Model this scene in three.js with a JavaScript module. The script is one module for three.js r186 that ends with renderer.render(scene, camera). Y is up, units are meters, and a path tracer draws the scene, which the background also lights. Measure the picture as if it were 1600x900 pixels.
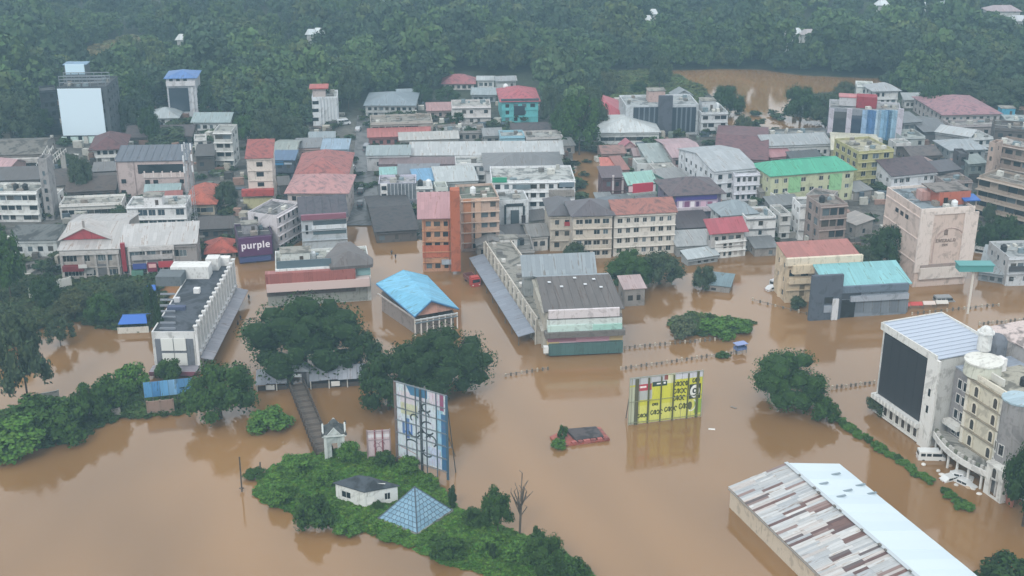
import * as THREE from 'three';
import { mergeGeometries } from 'three/addons/utils/BufferGeometryUtils.js';
import { MarchingCubes } from 'three/addons/objects/MarchingCubes.js';
import { ImprovedNoise } from 'three/addons/math/ImprovedNoise.js';
import { FontLoader } from 'three/addons/loaders/FontLoader.js';
import { TextGeometry } from 'three/addons/geometries/TextGeometry.js';

// ---------- camera, sky, sun, exposure ----------
const scene = new THREE.Scene();
const CAM_H = 120, FOCAL = 2000, PITCH = 21.8 * Math.PI / 180;
const camera = new THREE.PerspectiveCamera(2 * Math.atan(450 / FOCAL) * 180 / Math.PI, 16 / 9, 1, 9000);
camera.position.set(0, CAM_H, 0);
camera.rotation.x = -PITCH;
const renderer = new THREE.WebGLRenderer({ antialias: true });
renderer.toneMapping = THREE.LinearToneMapping;
renderer.toneMappingExposure = 1.3;
renderer.shadowMap.enabled = true;
// even overcast sky, cool grey, slightly brighter toward the horizon
{
  const W = 64, H = 32, d = new Float32Array(W * H * 4), up = [0.98, 1.02, 1.07], low = [1.02, 1.07, 1.13];
  for (let y = 0; y < H; y++) for (let x = 0; x < W; x++) {
    const e = Math.max(0, Math.sin((y + 0.5) / H * Math.PI - Math.PI / 2)), i = (y * W + x) * 4;
    for (let c = 0; c < 3; c++) d[i + c] = low[c] + (up[c] - low[c]) * e;
    d[i + 3] = 1;
  }
  const sky = new THREE.DataTexture(d, W, H, THREE.RGBAFormat, THREE.FloatType);
  sky.mapping = THREE.EquirectangularReflectionMapping; sky.magFilter = THREE.LinearFilter; sky.needsUpdate = true;
  scene.background = sky; scene.environment = sky;
}
const sun = new THREE.DirectionalLight(new THREE.Color(1, 0.97, 0.92), 1.35);
sun.position.set(-140, 360, 60); sun.target.position.set(0, 0, -330);
sun.castShadow = true; sun.shadow.radius = 30; sun.shadow.mapSize.set(4096, 4096);
Object.assign(sun.shadow.camera, { left: -500, right: 500, top: 500, bottom: -500, near: 1, far: 1500 });
scene.add(sun, sun.target);
scene.fog = new THREE.FogExp2(new THREE.Color(0.52, 0.82, 1.0), 0.0004);

// ---------- small helpers ----------
let seed_ = 12345;
const rnd = () => { seed_ = (seed_ + 0x6d2b79f5) | 0; let t = Math.imul(seed_ ^ (seed_ >>> 15), 1 | seed_); t = (t + Math.imul(t ^ (t >>> 7), 61 | t)) ^ t; return ((t ^ (t >>> 14)) >>> 0) / 4294967296; };
const rr = (a, b) => a + (b - a) * rnd();
const noise = new ImprovedNoise();
const V = (x, y, z) => new THREE.Vector3(x, y, z);
const sinP = Math.sin(PITCH), cosP = Math.cos(PITCH);
// survey of the place: bearing of a sighted point, and where it meets a level or a wall
function ray(px, py) { const a = (px - 800) / FOCAL, b = (450 - py) / FOCAL; return V(a, b * cosP - sinP, -b * sinP - cosP); }
function at(px, py, h = 0) { const r = ray(px, py), t = (h - CAM_H) / r.y; return V(r.x * t, h, r.z * t); }
function atZ(px, py, z) { const r = ray(px, py), t = z / r.z; return V(r.x * t, CAM_H + r.y * t, z); }
function heightOver(px, yTop, yBase) { const p = at(px, yBase); return atZ(px, yTop, p.z).y; }
const used = new Map();
function numbered(n) { const k = used.get(n) || 0; used.set(n, k + 1); return k ? n + '_' + String(k).padStart(3, '0') : n; }
function tag(o, label, category, group, kind) { if (label) o.userData.label = label; if (category) o.userData.category = category; if (group) o.userData.group = group; if (kind) o.userData.kind = kind; return o; }
function top(o, name, label, category, group) { o.name = numbered(name); tag(o, label, category, group); scene.add(o); return o; }
function shade(o) { o.castShadow = true; o.receiveShadow = true; return o; }
function part(parent, name, geo, m) { const o = shade(new THREE.Mesh(geo, m)); o.name = name; parent.add(o); return o; }
// planar uv in metres and flat normals
function fin(g, off = 0) {
  if (g.index) g = g.toNonIndexed();
  g.computeVertexNormals();
  const p = g.attributes.position, n = g.attributes.normal, uv = new Float32Array(p.count * 2);
  for (let i = 0; i < p.count; i++) {
    const ax = Math.abs(n.getX(i)), ay = Math.abs(n.getY(i)), az = Math.abs(n.getZ(i));
    let u, v;
    if (ay > 0.35) { if (ax > az) { u = p.getZ(i); v = p.getX(i); } else { u = p.getX(i); v = p.getZ(i); } }
    else if (ax > az) { u = p.getZ(i); v = p.getY(i); } else { u = p.getX(i); v = p.getY(i); }
    uv[2 * i] = u + off; uv[2 * i + 1] = v + off * 0.37;
  }
  g.setAttribute('uv', new THREE.BufferAttribute(uv, 2));
  for (const k of Object.keys(g.attributes)) if (!['position', 'normal', 'uv', 'color'].includes(k)) g.deleteAttribute(k);
  return g;
}
const mergeF = (list, off) => fin(mergeGeometries(list.map((g) => { const q = g.index ? g.toNonIndexed() : g; for (const k of Object.keys(q.attributes)) if (k !== 'position') q.deleteAttribute(k); return q; })), off);
const boxCache = new Map();
function boxG(sx, sy, sz) { const k = [sx, sy, sz].map((v) => v.toFixed(2)).join(); if (!boxCache.has(k)) boxCache.set(k, fin(new THREE.BoxGeometry(sx, sy, sz))); return boxCache.get(k); }
function box(parent, name, m, x, y, z, sx, sy, sz, ry = 0) { const o = part(parent, name, boxG(sx, sy, sz), m); o.position.set(x, y, z); o.rotation.y = ry; return o; }
function bx(x, y, z, sx, sy, sz) { const g = new THREE.BoxGeometry(sx, sy, sz); g.translate(x, y, z); return g; }
function bar(a, b, r, n = 6) { const d = b.clone().sub(a), g = new THREE.CylinderGeometry(r, r, d.length(), n); g.applyQuaternion(new THREE.Quaternion().setFromUnitVectors(V(0, 1, 0), d.clone().normalize())); const c = a.clone().add(b).multiplyScalar(0.5); g.translate(c.x, c.y, c.z); return g; }
function tri(list) { const g = new THREE.BufferGeometry(); g.setAttribute('position', new THREE.Float32BufferAttribute(list.flatMap((v) => [v.x, v.y, v.z]), 3)); return g; }
const quadL = (a, b, c, d) => [a, b, c, a, c, d];
// a slab between an upper polygon ring and its copy lowered by t
function slab(ring, t) {
  const out = [], lo = ring.map((v) => v.clone().setY(v.y - t)), n = ring.length;
  for (let i = 1; i < n - 1; i++) { out.push(ring[0], ring[i], ring[i + 1]); out.push(lo[0], lo[i + 1], lo[i]); }
  for (let i = 0; i < n; i++) { const j = (i + 1) % n; out.push(...quadL(ring[i], lo[i], lo[j], ring[j])); }
  return tri(out);
}

// ---------- textures: grain, grime and sheet joints only ----------
function tex(size, fn, metres) {
  const d = new Uint8Array(size * size * 4);
  for (let y = 0; y < size; y++) for (let x = 0; x < size; x++) { const c = fn(x / size, y / size), i = (y * size + x) * 4; for (let k = 0; k < 3; k++) d[i + k] = Math.max(0, Math.min(255, (Array.isArray(c) ? c[k] : c) * 255)); d[i + 3] = 255; }
  const t = new THREE.DataTexture(d, size, size); t.wrapS = t.wrapT = THREE.RepeatWrapping; t.magFilter = THREE.LinearFilter; t.minFilter = THREE.LinearMipmapLinearFilter; t.colorSpace = THREE.SRGBColorSpace; t.repeat.set(1 / metres, 1 / metres); t.needsUpdate = true; return t;
}
// noise that repeats over the unit square
function pn(u, v, fu, fv, z) { const a = u * 2 * Math.PI, b = v * 2 * Math.PI; return noise.noise(Math.cos(a) * fu / 6.283 + z, Math.sin(a) * fu / 6.283 + Math.cos(b) * fv / 6.283, Math.sin(b) * fv / 6.283 + z * 1.7); }
const ss = (a, b, x) => { const t = Math.max(0, Math.min(1, (x - a) / (b - a))); return t * t * (3 - 2 * t); };
const T = {};
T.plaster = tex(512, (u, v) => { // lime wash with damp blotches and mould runs
  const blot = ss(0.1, 0.5, pn(u, v, 9, 9, 3.1) + 0.5 * pn(u, v, 30, 30, 8)), run = ss(0.2, 0.8, pn(u, v, 90, 8, 5.3) + 0.5 * pn(u, v, 14, 14, 2)), fine = pn(u, v, 140, 140, 1) * 0.05;
  const k = 1.0 + fine - 0.12 * blot - 0.14 * run; return [k, k * 0.99, k * (0.985 - 0.02 * run)];
}, 17);
T.concrete = tex(512, (u, v) => { // old wet slab: black algae patches, paler worn spots
  const a = ss(-0.1, 0.45, pn(u, v, 8, 8, 13) + 0.6 * pn(u, v, 25, 25, 4)), b = ss(0.2, 0.5, pn(u, v, 60, 60, 21)), k = 0.95 - 0.32 * a - 0.12 * b + 0.06 * pn(u, v, 150, 150, 3);
  return [k, k, k * 0.98];
}, 23);
const panel_ = Array.from({ length: 24 * 8 }, () => rnd());
T.metal = tex(512, (u, v) => { // sheet by sheet tone, laps, rust running along the fall
  const c = Math.floor(u * 24), r = Math.floor(v * 6 + (c % 2) * 0.4) % 6, p = panel_[c * 8 + r];
  const rust = ss(0.25, 0.6, pn(u, v, 60, 7, 6) + 0.4 * pn(u, v, 30, 30, 9)) * ss(0.2, 0.8, p), lap = (u * 24) % 1 < 0.07 ? 0.09 : 0, k = 0.9 + 0.1 * p - lap + 0.04 * pn(u, v, 200, 40, 2);
  return [k * (1 - 0.18 * rust), k * (1 - 0.25 * rust), k * (1 - 0.3 * rust)];
}, 24);
T.tile = tex(512, (u, v) => { // clay tile courses with lichen
  const row = (v * 40) % 1, col = (u * 60 + Math.floor(v * 40) * 0.5) % 1, l = ss(-0.1, 0.9, pn(u, v, 12, 12, 17) + 0.6 * pn(u, v, 70, 70, 2) + 0.5 * pn(u, v, 160, 160, 5));
  const k = 0.98 - (row < 0.16 ? 0.16 : 0) - (col < 0.14 ? 0.08 : 0) + 0.1 * pn(u, v, 90, 90, 6);
  return [k * (1 - 0.34 * l), k * (1 - 0.27 * l), k * (1 - 0.22 * l)];
}, 14);
T.soil = tex(512, (u, v) => { const k = 0.8 + 0.25 * pn(u, v, 14, 14, 2) + 0.22 * pn(u, v, 60, 60, 7) + 0.15 * pn(u, v, 200, 200, 4); return [k, k, k]; }, 40);
T.ripple = tex(512, (u, v) => 0.5 + 0.32 * pn(u, v, 60, 40, 2) + 0.22 * pn(u, v, 150, 110, 9), 34); T.ripple.colorSpace = THREE.NoColorSpace;
T.silt = tex(512, (u, v) => { const k = 0.94 + 0.09 * pn(u, v, 8, 5, 6) + 0.05 * pn(u, v, 26, 12, 1); return [k, k * 0.995, k * 0.985]; }, 260);

const dusty = (hex) => { const c = new THREE.Color(hex), l = (c.r + c.g + c.b) / 3; return '#' + c.lerp(new THREE.Color(l, l, l), 0.16).multiplyScalar(0.88).getHexString(); }; // roof paints under a coat of grey dust
const matCache = new Map();
function mat(hex, kind = 'plaster') {
  const key = hex + kind; if (matCache.has(key)) return matCache.get(key);
  const P = { color: new THREE.Color(hex), roughness: 0.85 };
  if (kind === 'plaster') P.map = T.plaster;
  if (kind === 'concrete') P.map = T.concrete;
  if (kind === 'metal') Object.assign(P, { map: T.metal, roughness: 0.5 });
  if (kind === 'tile') Object.assign(P, { map: T.tile, roughness: 0.75 });
  if (kind === 'paint') P.roughness = 0.5;
  if (kind === 'glass') Object.assign(P, { roughness: 0.12, metalness: 0.0 });
  const m = kind === 'glass' ? new THREE.MeshPhysicalMaterial({ ...P, ior: 1.6 }) : new THREE.MeshStandardMaterial(P);
  m.name = kind + '_' + String(hex).replace('#', ''); matCache.set(key, m); return m;
}
const GLASS = mat('#20262b', 'glass'), DARK = mat('#1c1b1b', 'plain'), WHITE = mat('#d8d8d4'), STEEL = mat('#54534f', 'paint');

// ---------- terrain, water ----------
const poly = (list, h = 0) => list.map(([x, y]) => { const p = at(x, y, h); return [p.x, p.z]; });
function sdPoly(P, x, z) { // signed distance, negative inside
  let d = 1e12, s = 1;
  for (let i = 0, j = P.length - 1; i < P.length; j = i++) {
    const ex = P[j][0] - P[i][0], ez = P[j][1] - P[i][1], wx = x - P[i][0], wz = z - P[i][1], t = Math.max(0, Math.min(1, (wx * ex + wz * ez) / (ex * ex + ez * ez || 1)));
    d = Math.min(d, (wx - ex * t) ** 2 + (wz - ez * t) ** 2);
    const c1 = z >= P[i][1], c2 = z < P[j][1], c3 = ex * wz > ez * wx; if ((c1 && c2 && c3) || (!c1 && !c2 && !c3)) s = -s;
  }
  return s * Math.sqrt(d);
}
const LAND = poly([[-700, 5], [-700, 470], [-60, 455], [60, 440], [150, 436], [245, 434], [262, 410], [372, 402], [430, 398], [540, 352], [598, 350], [650, 376], [745, 392], [800, 372], [885, 372], [895, 330], [925, 300], [945, 300], [955, 360], [1060, 385], [1140, 398], [1215, 392], [1330, 400], [1430, 405], [1540, 392], [1700, 400], [2300, 420], [2300, 5]]);
const RIVER = poly([[1035, 112], [1130, 109], [1190, 110], [1250, 119], [1330, 122], [1470, 128], [1470, 134], [1320, 140], [1262, 146], [1236, 160], [1224, 182], [1292, 188], [1298, 210], [1160, 214], [1135, 190], [1130, 158], [1098, 138], [1050, 126]]);
const ALLEY = poly([[905, 330], [896, 285], [902, 238], [928, 238], [932, 285], [938, 330]]);
const GARDEN = poly([[-60, 436], [250, 432], [262, 470], [240, 520], [150, 512], [110, 500], [40, 520], [-60, 545]]);
const ISLAND = poly([[396, 772], [408, 750], [428, 728], [470, 713], [512, 704], [556, 706], [604, 716], [640, 732], [668, 744], [690, 765], [712, 792], [750, 812], [800, 832], [862, 852], [905, 880], [935, 910], [890, 925], [780, 905], [690, 880], [640, 856], [590, 838], [545, 824], [505, 822], [468, 812], [445, 796], [416, 788]]);
const BANK = poly([[-60, 660], [20, 640], [80, 628], [150, 622], [225, 612], [300, 600], [330, 622], [290, 648], [200, 654], [150, 668], [120, 690], [60, 702], [-60, 712]]);
const BAR = poly([[1040, 505], [1075, 488], [1150, 500], [1182, 505], [1170, 518], [1090, 526], [1050, 520]]);
const HEDGES = [poly([[1298, 652], [1312, 648], [1362, 686], [1352, 694]]), poly([[1358, 694], [1372, 690], [1452, 742], [1456, 756], [1440, 754]]), poly([[1474, 768], [1486, 764], [1512, 782], [1506, 800], [1482, 792]])];
function landAt(x, z) {
  const town = Math.max(sdPoly(LAND, x, z), -sdPoly(RIVER, x, z), -sdPoly(ALLEY, x, z));
  let h = -1.4 + 1.62 * ss(3, -2, town);
  const add = (P, top_, soft) => { h = Math.max(h, -1.4 + (top_ + 1.4) * ss(soft, -soft, sdPoly(P, x, z))); };
  if (z > -400) { add(GARDEN, 0.3, 3); add(ISLAND, 0.55, 3); add(BANK, 0.4, 3); add(BAR, 0.25, 2); for (const q of HEDGES) add(q, 0.25, 1.2); }
  const D = -z, hill = ss(560, 1000, D);
  if (hill > 0 && h > 0) h += hill * (16 + 22 * noise.noise(x * 0.004, 1.3, z * 0.004) + 10 * noise.noise(x * 0.011, 7.3, z * 0.011)) + 30 * ss(900, 2200, D);
  return h;
}
{
  const axis = (a, b, step, ext) => { const o = []; for (let v = a; v <= b; v += step) o.push(v); let l = a, r = b, s = step; while (r < ext) { s *= 1.5; r += s; o.push(r); } s = step; while (l > -ext) { s *= 1.5; l -= s; o.unshift(l); } return o; };
  const xs = axis(-230, 230, 2.5, 4500), zs = axis(-560, -150, 2, 5200), nx = xs.length, nz = zs.length;
  const pos = new Float32Array(nx * nz * 3), col = new Float32Array(nx * nz * 3), uv = new Float32Array(nx * nz * 2), idx = [];
  for (let j = 0; j < nz; j++) for (let i = 0; i < nx; i++) {
    const x = xs[i], z = zs[j], k = j * nx + i, h = landAt(x, z);
    pos.set([x, h, z], 3 * k); uv.set([x, z], 2 * k);
    let c = [0.15, 0.14, 0.125];
    const green = Math.max(ss(430, 520, -z), z > -400 ? Math.max(ss(2, -2, sdPoly(ISLAND, x, z)), ss(4, -4, sdPoly(GARDEN, x, z)), ss(3, -3, sdPoly(BANK, x, z))) : 0);
    c = c.map((v, q) => v + ([0.035, 0.05, 0.02][q] - v) * green);
    if (h < 0.05) c = [0.12, 0.08, 0.045];
    col.set(c, 3 * k);
    if (i && j) idx.push(k - nx - 1, k - 1, k, k - nx - 1, k, k - nx);
  }
  const g = new THREE.BufferGeometry();
  g.setAttribute('position', new THREE.BufferAttribute(pos, 3)); g.setAttribute('color', new THREE.BufferAttribute(col, 3)); g.setAttribute('uv', new THREE.BufferAttribute(uv, 2)); g.setIndex(idx); g.computeVertexNormals();
  const o = shade(new THREE.Mesh(g, new THREE.MeshStandardMaterial({ vertexColors: true, map: T.soil, roughness: 0.9 }))); o.name = 'ground'; tag(o, 'wet earth, town ground and forest floor rising to low hills', 'ground', null, 'structure'); scene.add(o);
  const w = new THREE.PlaneGeometry(1200, 900, 1, 1); w.rotateX(-Math.PI / 2); w.translate(0, 0, -470);
  const wp = w.attributes.position, wu = w.attributes.uv; for (let i = 0; i < wp.count; i++) wu.setXY(i, wp.getX(i), wp.getZ(i));
  const wm = new THREE.MeshPhysicalMaterial({ color: new THREE.Color(0.265, 0.147, 0.058), map: T.silt, roughness: 0.06, ior: 1.56, bumpMap: T.ripple, bumpScale: 0.012 });
  const wo = new THREE.Mesh(w, wm); wo.receiveShadow = true; wo.name = 'flood_water'; tag(wo, 'muddy brown flood water lying over streets and fields', 'water', null, 'structure'); scene.add(wo);
}
// main street, climbing out of the flood
{
  const L = [[540, 352], [546, 300], [551, 255], [556, 215], [558, 180]], R = [[598, 352], [590, 300], [586, 255], [581, 215], [576, 180]], out = [];
  for (let i = 0; i < 4; i++) out.push(...quadL(at(...L[i], 0.26), at(...R[i], 0.26), at(...R[i + 1], 0.26), at(...L[i + 1], 0.26)));
  const m = part(scene, 'road', fin(tri(out)), new THREE.MeshStandardMaterial({ color: new THREE.Color(0.13, 0.13, 0.135), map: T.concrete, roughness: 0.45 })); tag(m, 'wet grey main street between the shops', 'road', null, 'structure');
}
// ---------- building kit ----------
// wall face w x h (x from -w/2, y from y0) with real openings; reveals run t inwards (-z)
function faceG(w, y0, h, holes, t = 0.22) {
  const out = [], xs = [-w / 2, w / 2], ys = [y0, h];
  holes = holes.filter((q) => q[0] > -w / 2 + 0.05 && q[2] < w / 2 - 0.05 && q[1] > y0 + 0.05 && q[3] < h - 0.05);
  for (const q of holes) { xs.push(q[0], q[2]); ys.push(q[1], q[3]); }
  const u = (a) => [...new Set(a.map((v) => +v.toFixed(3)))].sort((p, q) => p - q), X = u(xs), Y = u(ys);
  for (let j = 0; j < Y.length - 1; j++) {
    let run = null;
    for (let i = 0; i < X.length; i++) {
      const cx = (X[i] + X[i + 1]) / 2, cy = (Y[j] + Y[j + 1]) / 2, solid = i < X.length - 1 && !holes.some((q) => cx > q[0] && cx < q[2] && cy > q[1] && cy < q[3]);
      if (solid && run === null) run = X[i];
      if (!solid && run !== null) { out.push(...quadL(V(run, Y[j], 0), V(X[i], Y[j], 0), V(X[i], Y[j + 1], 0), V(run, Y[j + 1], 0))); run = null; }
    }
  }
  for (const [a, b, c, d] of holes) {
    const q = [V(a, b, 0), V(c, b, 0), V(c, d, 0), V(a, d, 0)];
    for (let i = 0; i < 4; i++) { const p = q[i], r = q[(i + 1) % 4]; out.push(...quadL(p, r, r.clone().setZ(-t), p.clone().setZ(-t))); }
  }
  return tri(out);
}
const PANES = [GLASS, GLASS, mat('#3a4146', 'glass'), mat('#4d4a45', 'glass'), mat('#5d686e', 'glass'), mat('#2c2a28', 'glass')];
const frameCache = new Map();
function frameG(w, h) {
  const k = w.toFixed(1) + h.toFixed(1);
  if (!frameCache.has(k)) frameCache.set(k, mergeF([bx(0, h / 2 - 0.04, 0, w, 0.08, 0.07), bx(0, -h / 2 + 0.04, 0, w, 0.08, 0.07), bx(w / 2 - 0.04, 0, 0, 0.08, h - 0.16, 0.07), bx(-w / 2 + 0.04, 0, 0, 0.08, h - 0.16, 0.07), bx(0, 0, 0, 0.07, h - 0.16, 0.06)]));
  return frameCache.get(k);
}
// o: A,B front eave/parapet line (sighted at wall-top height), yb sighted foot of the front wall (or h), k sighted back edge/ridge (or d),
//    w wall colour, r roof {t,c,p,o,kind}, f floors, n windows per floor, s windows per side floor, ww/wh window size, wc window material
function start(o) {
  const mx = (o.A[0] + o.B[0]) / 2, my = (o.A[1] + o.B[1]) / 2;
  const h = o.h ?? heightOver(mx, my, o.yb);
  const a = at(...o.A, h), b = at(...o.B, h), dir = b.clone().sub(a), w = dir.length(); dir.normalize();
  const inw = V(dir.z, 0, -dir.x); // away from the viewer
  const r = o.r || {}, p = r.p || 0;
  let d = o.d;
  if (o.C) d = at(...o.C, h).sub(a).dot(inw);
  else if (d === undefined && o.k !== undefined) {
    const q = at(mx, o.k, h + (['hip', 'gable', 'shed', 'gablex'].includes(r.t) ? p : 0)).sub(a.clone().add(b).multiplyScalar(0.5)).dot(inw);
    d = (r.t === 'hip' || r.t === 'gable') ? q * 2 : q;
  }
  d = Math.max(3, d ?? 8);
  const c = a.clone().add(b).multiplyScalar(0.5).addScaledVector(inw, d / 2);
  const g = new THREE.Group(); g.position.set(c.x, 0, c.z); g.rotation.y = Math.atan2(-dir.z, dir.x);
  g.updateMatrixWorld(true);
  const inv = g.matrixWorld.clone().invert(), rn = V(dir.z * -1, 0, dir.x);
  const b_ = { g, w, d, h, off: rnd() * 40,
    // where a sighting meets the front wall plane (pushed out by e): local x,y
    f(px, py, e = 0) { const n = V(-inw.x, 0, -inw.z), q = a.clone().addScaledVector(n, e), R = ray(px, py), t = q.sub(V(0, CAM_H, 0)).dot(n) / R.dot(n); return V(0, CAM_H, 0).addScaledVector(R, t).applyMatrix4(inv); },
    // ... and a level at height y: local point
    l(px, py, y) { return at(px, py, y).applyMatrix4(inv); },
  };
  return b_;
}
function windowsOn(w, h, o, n) {
  const list = [], f = o.f ?? Math.max(1, Math.round(h / 3.4)), fh = (h - (o.par ?? 0.6)) / f, ww = o.ww ?? 1.3, wh = Math.min(o.wh ?? 1.4, fh * 0.62), b0 = o.f0 ?? 0;
  for (let j = b0; j < f; j++) for (let i = 0; i < n; i++) { const x = (i + 0.5) / n * (w - 1) - (w - 1) / 2, y = j * fh + fh * 0.53; if (rnd() > 0.1) { const q = rr(0.75, 1.2) * ww / 2, t = rr(-0.15, 0.15); list.push([x - q, y - wh / 2, x + q, y + wh / 2 + t * 0.5]); } }
  return list;
}
function roofOn(b, r, o) {
  const { g, w, d, h } = b, t = r.t || 'flat', e = r.o ?? 0.6, p = r.p || 0, m = mat(dusty(r.c || '#8d8c88'), r.kind || (t === 'flat' ? 'concrete' : 'metal')), th = 0.16;
  const X = w / 2 + e, Z = d / 2 + e, y = h + 0.02;
  if (t === 'flat') {
    part(g, 'roof', fin(bx(0, h - 0.75, 0, w - 0.1, 0.2, d - 0.1), b.off), m);
    part(g, 'parapet', mergeF([bx(0, h - 0.3, d / 2 - 0.13, w - 0.02, 0.66, 0.22), bx(0, h - 0.3, -d / 2 + 0.13, w - 0.02, 0.66, 0.22), bx(w / 2 - 0.13, h - 0.3, 0, 0.22, 0.66, d - 0.5), bx(-w / 2 + 0.13, h - 0.3, 0, 0.22, 0.66, d - 0.5)], b.off), mat(r.pc || o.w || '#bdbab4'));
    return;
  }
  const faces = [];
  const up = th, ys = y - p * e / Math.max(0.1, t === 'gablex' ? w / 2 : t === 'shed' ? d : d / 2); // eave drops below wall top with the overhang
  let walls = [];
  if (t === 'gable') {
    faces.push([V(-X, ys, Z), V(X, ys, Z), V(X, y + p, 0), V(-X, y + p, 0)], [V(X, ys, -Z), V(-X, ys, -Z), V(-X, y + p, 0), V(X, y + p, 0)]);
    for (const s of [-1, 1]) walls.push(V(s * w / 2, h, d / 2), V(s * w / 2, h, -d / 2), V(s * w / 2, h + p, 0));
  } else if (t === 'gablex') {
    faces.push([V(-X, ys, Z), V(0, y + p, Z), V(0, y + p, -Z), V(-X, ys, -Z)], [V(0, y + p, Z), V(X, ys, Z), V(X, ys, -Z), V(0, y + p, -Z)]);
    for (const s of [-1, 1]) walls.push(V(-w / 2, h, s * d / 2), V(w / 2, h, s * d / 2), V(0, h + p, s * d / 2));
  } else if (t === 'hip') {
    const q = Math.max(0, w / 2 - d / 2 * (r.q ?? 0.9)), zr = w < d ? (d - w) / 2 : 0;
    const R1 = V(-q, y + p, zr), R2 = V(q, y + p, zr), R3 = V(q, y + p, -zr), R4 = V(-q, y + p, -zr);
    const c = [V(-X, ys, Z), V(X, ys, Z), V(X, ys, -Z), V(-X, ys, -Z)];
    if (zr) { faces.push([c[0], c[1], R1], [c[1], c[2], R3, R1], [c[2], c[3], R3], [c[3], c[0], R1, R3]); }
    else if (q) { faces.push([c[0], c[1], R2, R1], [c[1], c[2], R2], [c[2], c[3], R1, R2], [c[3], c[0], R1]); }
    else { faces.push([c[0], c[1], R1], [c[1], c[2], R1], [c[2], c[3], R1], [c[3], c[0], R1]); }
  } else if (t === 'shed') {
    faces.push([V(-X, ys, Z), V(X, ys, Z), V(X, y + p + p * e / d, -Z), V(-X, y + p + p * e / d, -Z)]);
    for (const s of [-1, 1]) walls.push(V(s * w / 2, h, d / 2), V(s * w / 2, h, -d / 2), V(s * w / 2, h + p, -d / 2));
    walls.push(...quadL(V(-w / 2, h, -d / 2), V(w / 2, h, -d / 2), V(w / 2, h + p, -d / 2), V(-w / 2, h + p, -d / 2)));
  }
  const lift = faces.map((f) => slab(f.map((v) => v.clone().setY(v.y + up)), th));
  const roof = part(g, 'roof', mergeF(lift, b.off), m);
  if (walls.length) part(g, 'gable_wall', fin(tri(walls), b.off), mat(o.w || '#c9c6c0'));
  if (r.seam) { // raised standing seams running down the fall
    const sm = mat(r.seam, 'paint'), n = Math.round(2 * X / 2.2);
    for (const f of faces) { if (f.length < 4) continue; const [p0, p1, p2, p3] = f; for (let i = 0; i <= n; i++) { const k = (i + 0.02) / (n + 0.04), lo = p0.clone().lerp(p1, k), hi = p3.clone().lerp(p2, k); lo.y += up + 0.03; hi.y += up + 0.03; part(roof, 'seam', fin(bar(lo, hi, 0.09, 4)), sm); } if (t !== 'shed') break; }
  }
  if (r.ridge && (t === 'gable' || t === 'gablex' || t === 'hip')) part(roof, 'ridge_cap', fin(t === 'gablex' ? bx(0, y + p + up + 0.02, 0, 0.5, 0.1, 2 * Z) : bx(0, y + p + up + 0.02, 0, t === 'hip' ? Math.max(0.5, w - d * 0.9) : 2 * X, 0.1, 0.5)), mat(r.ridge, 'paint'));
  return roof;
}
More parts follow.
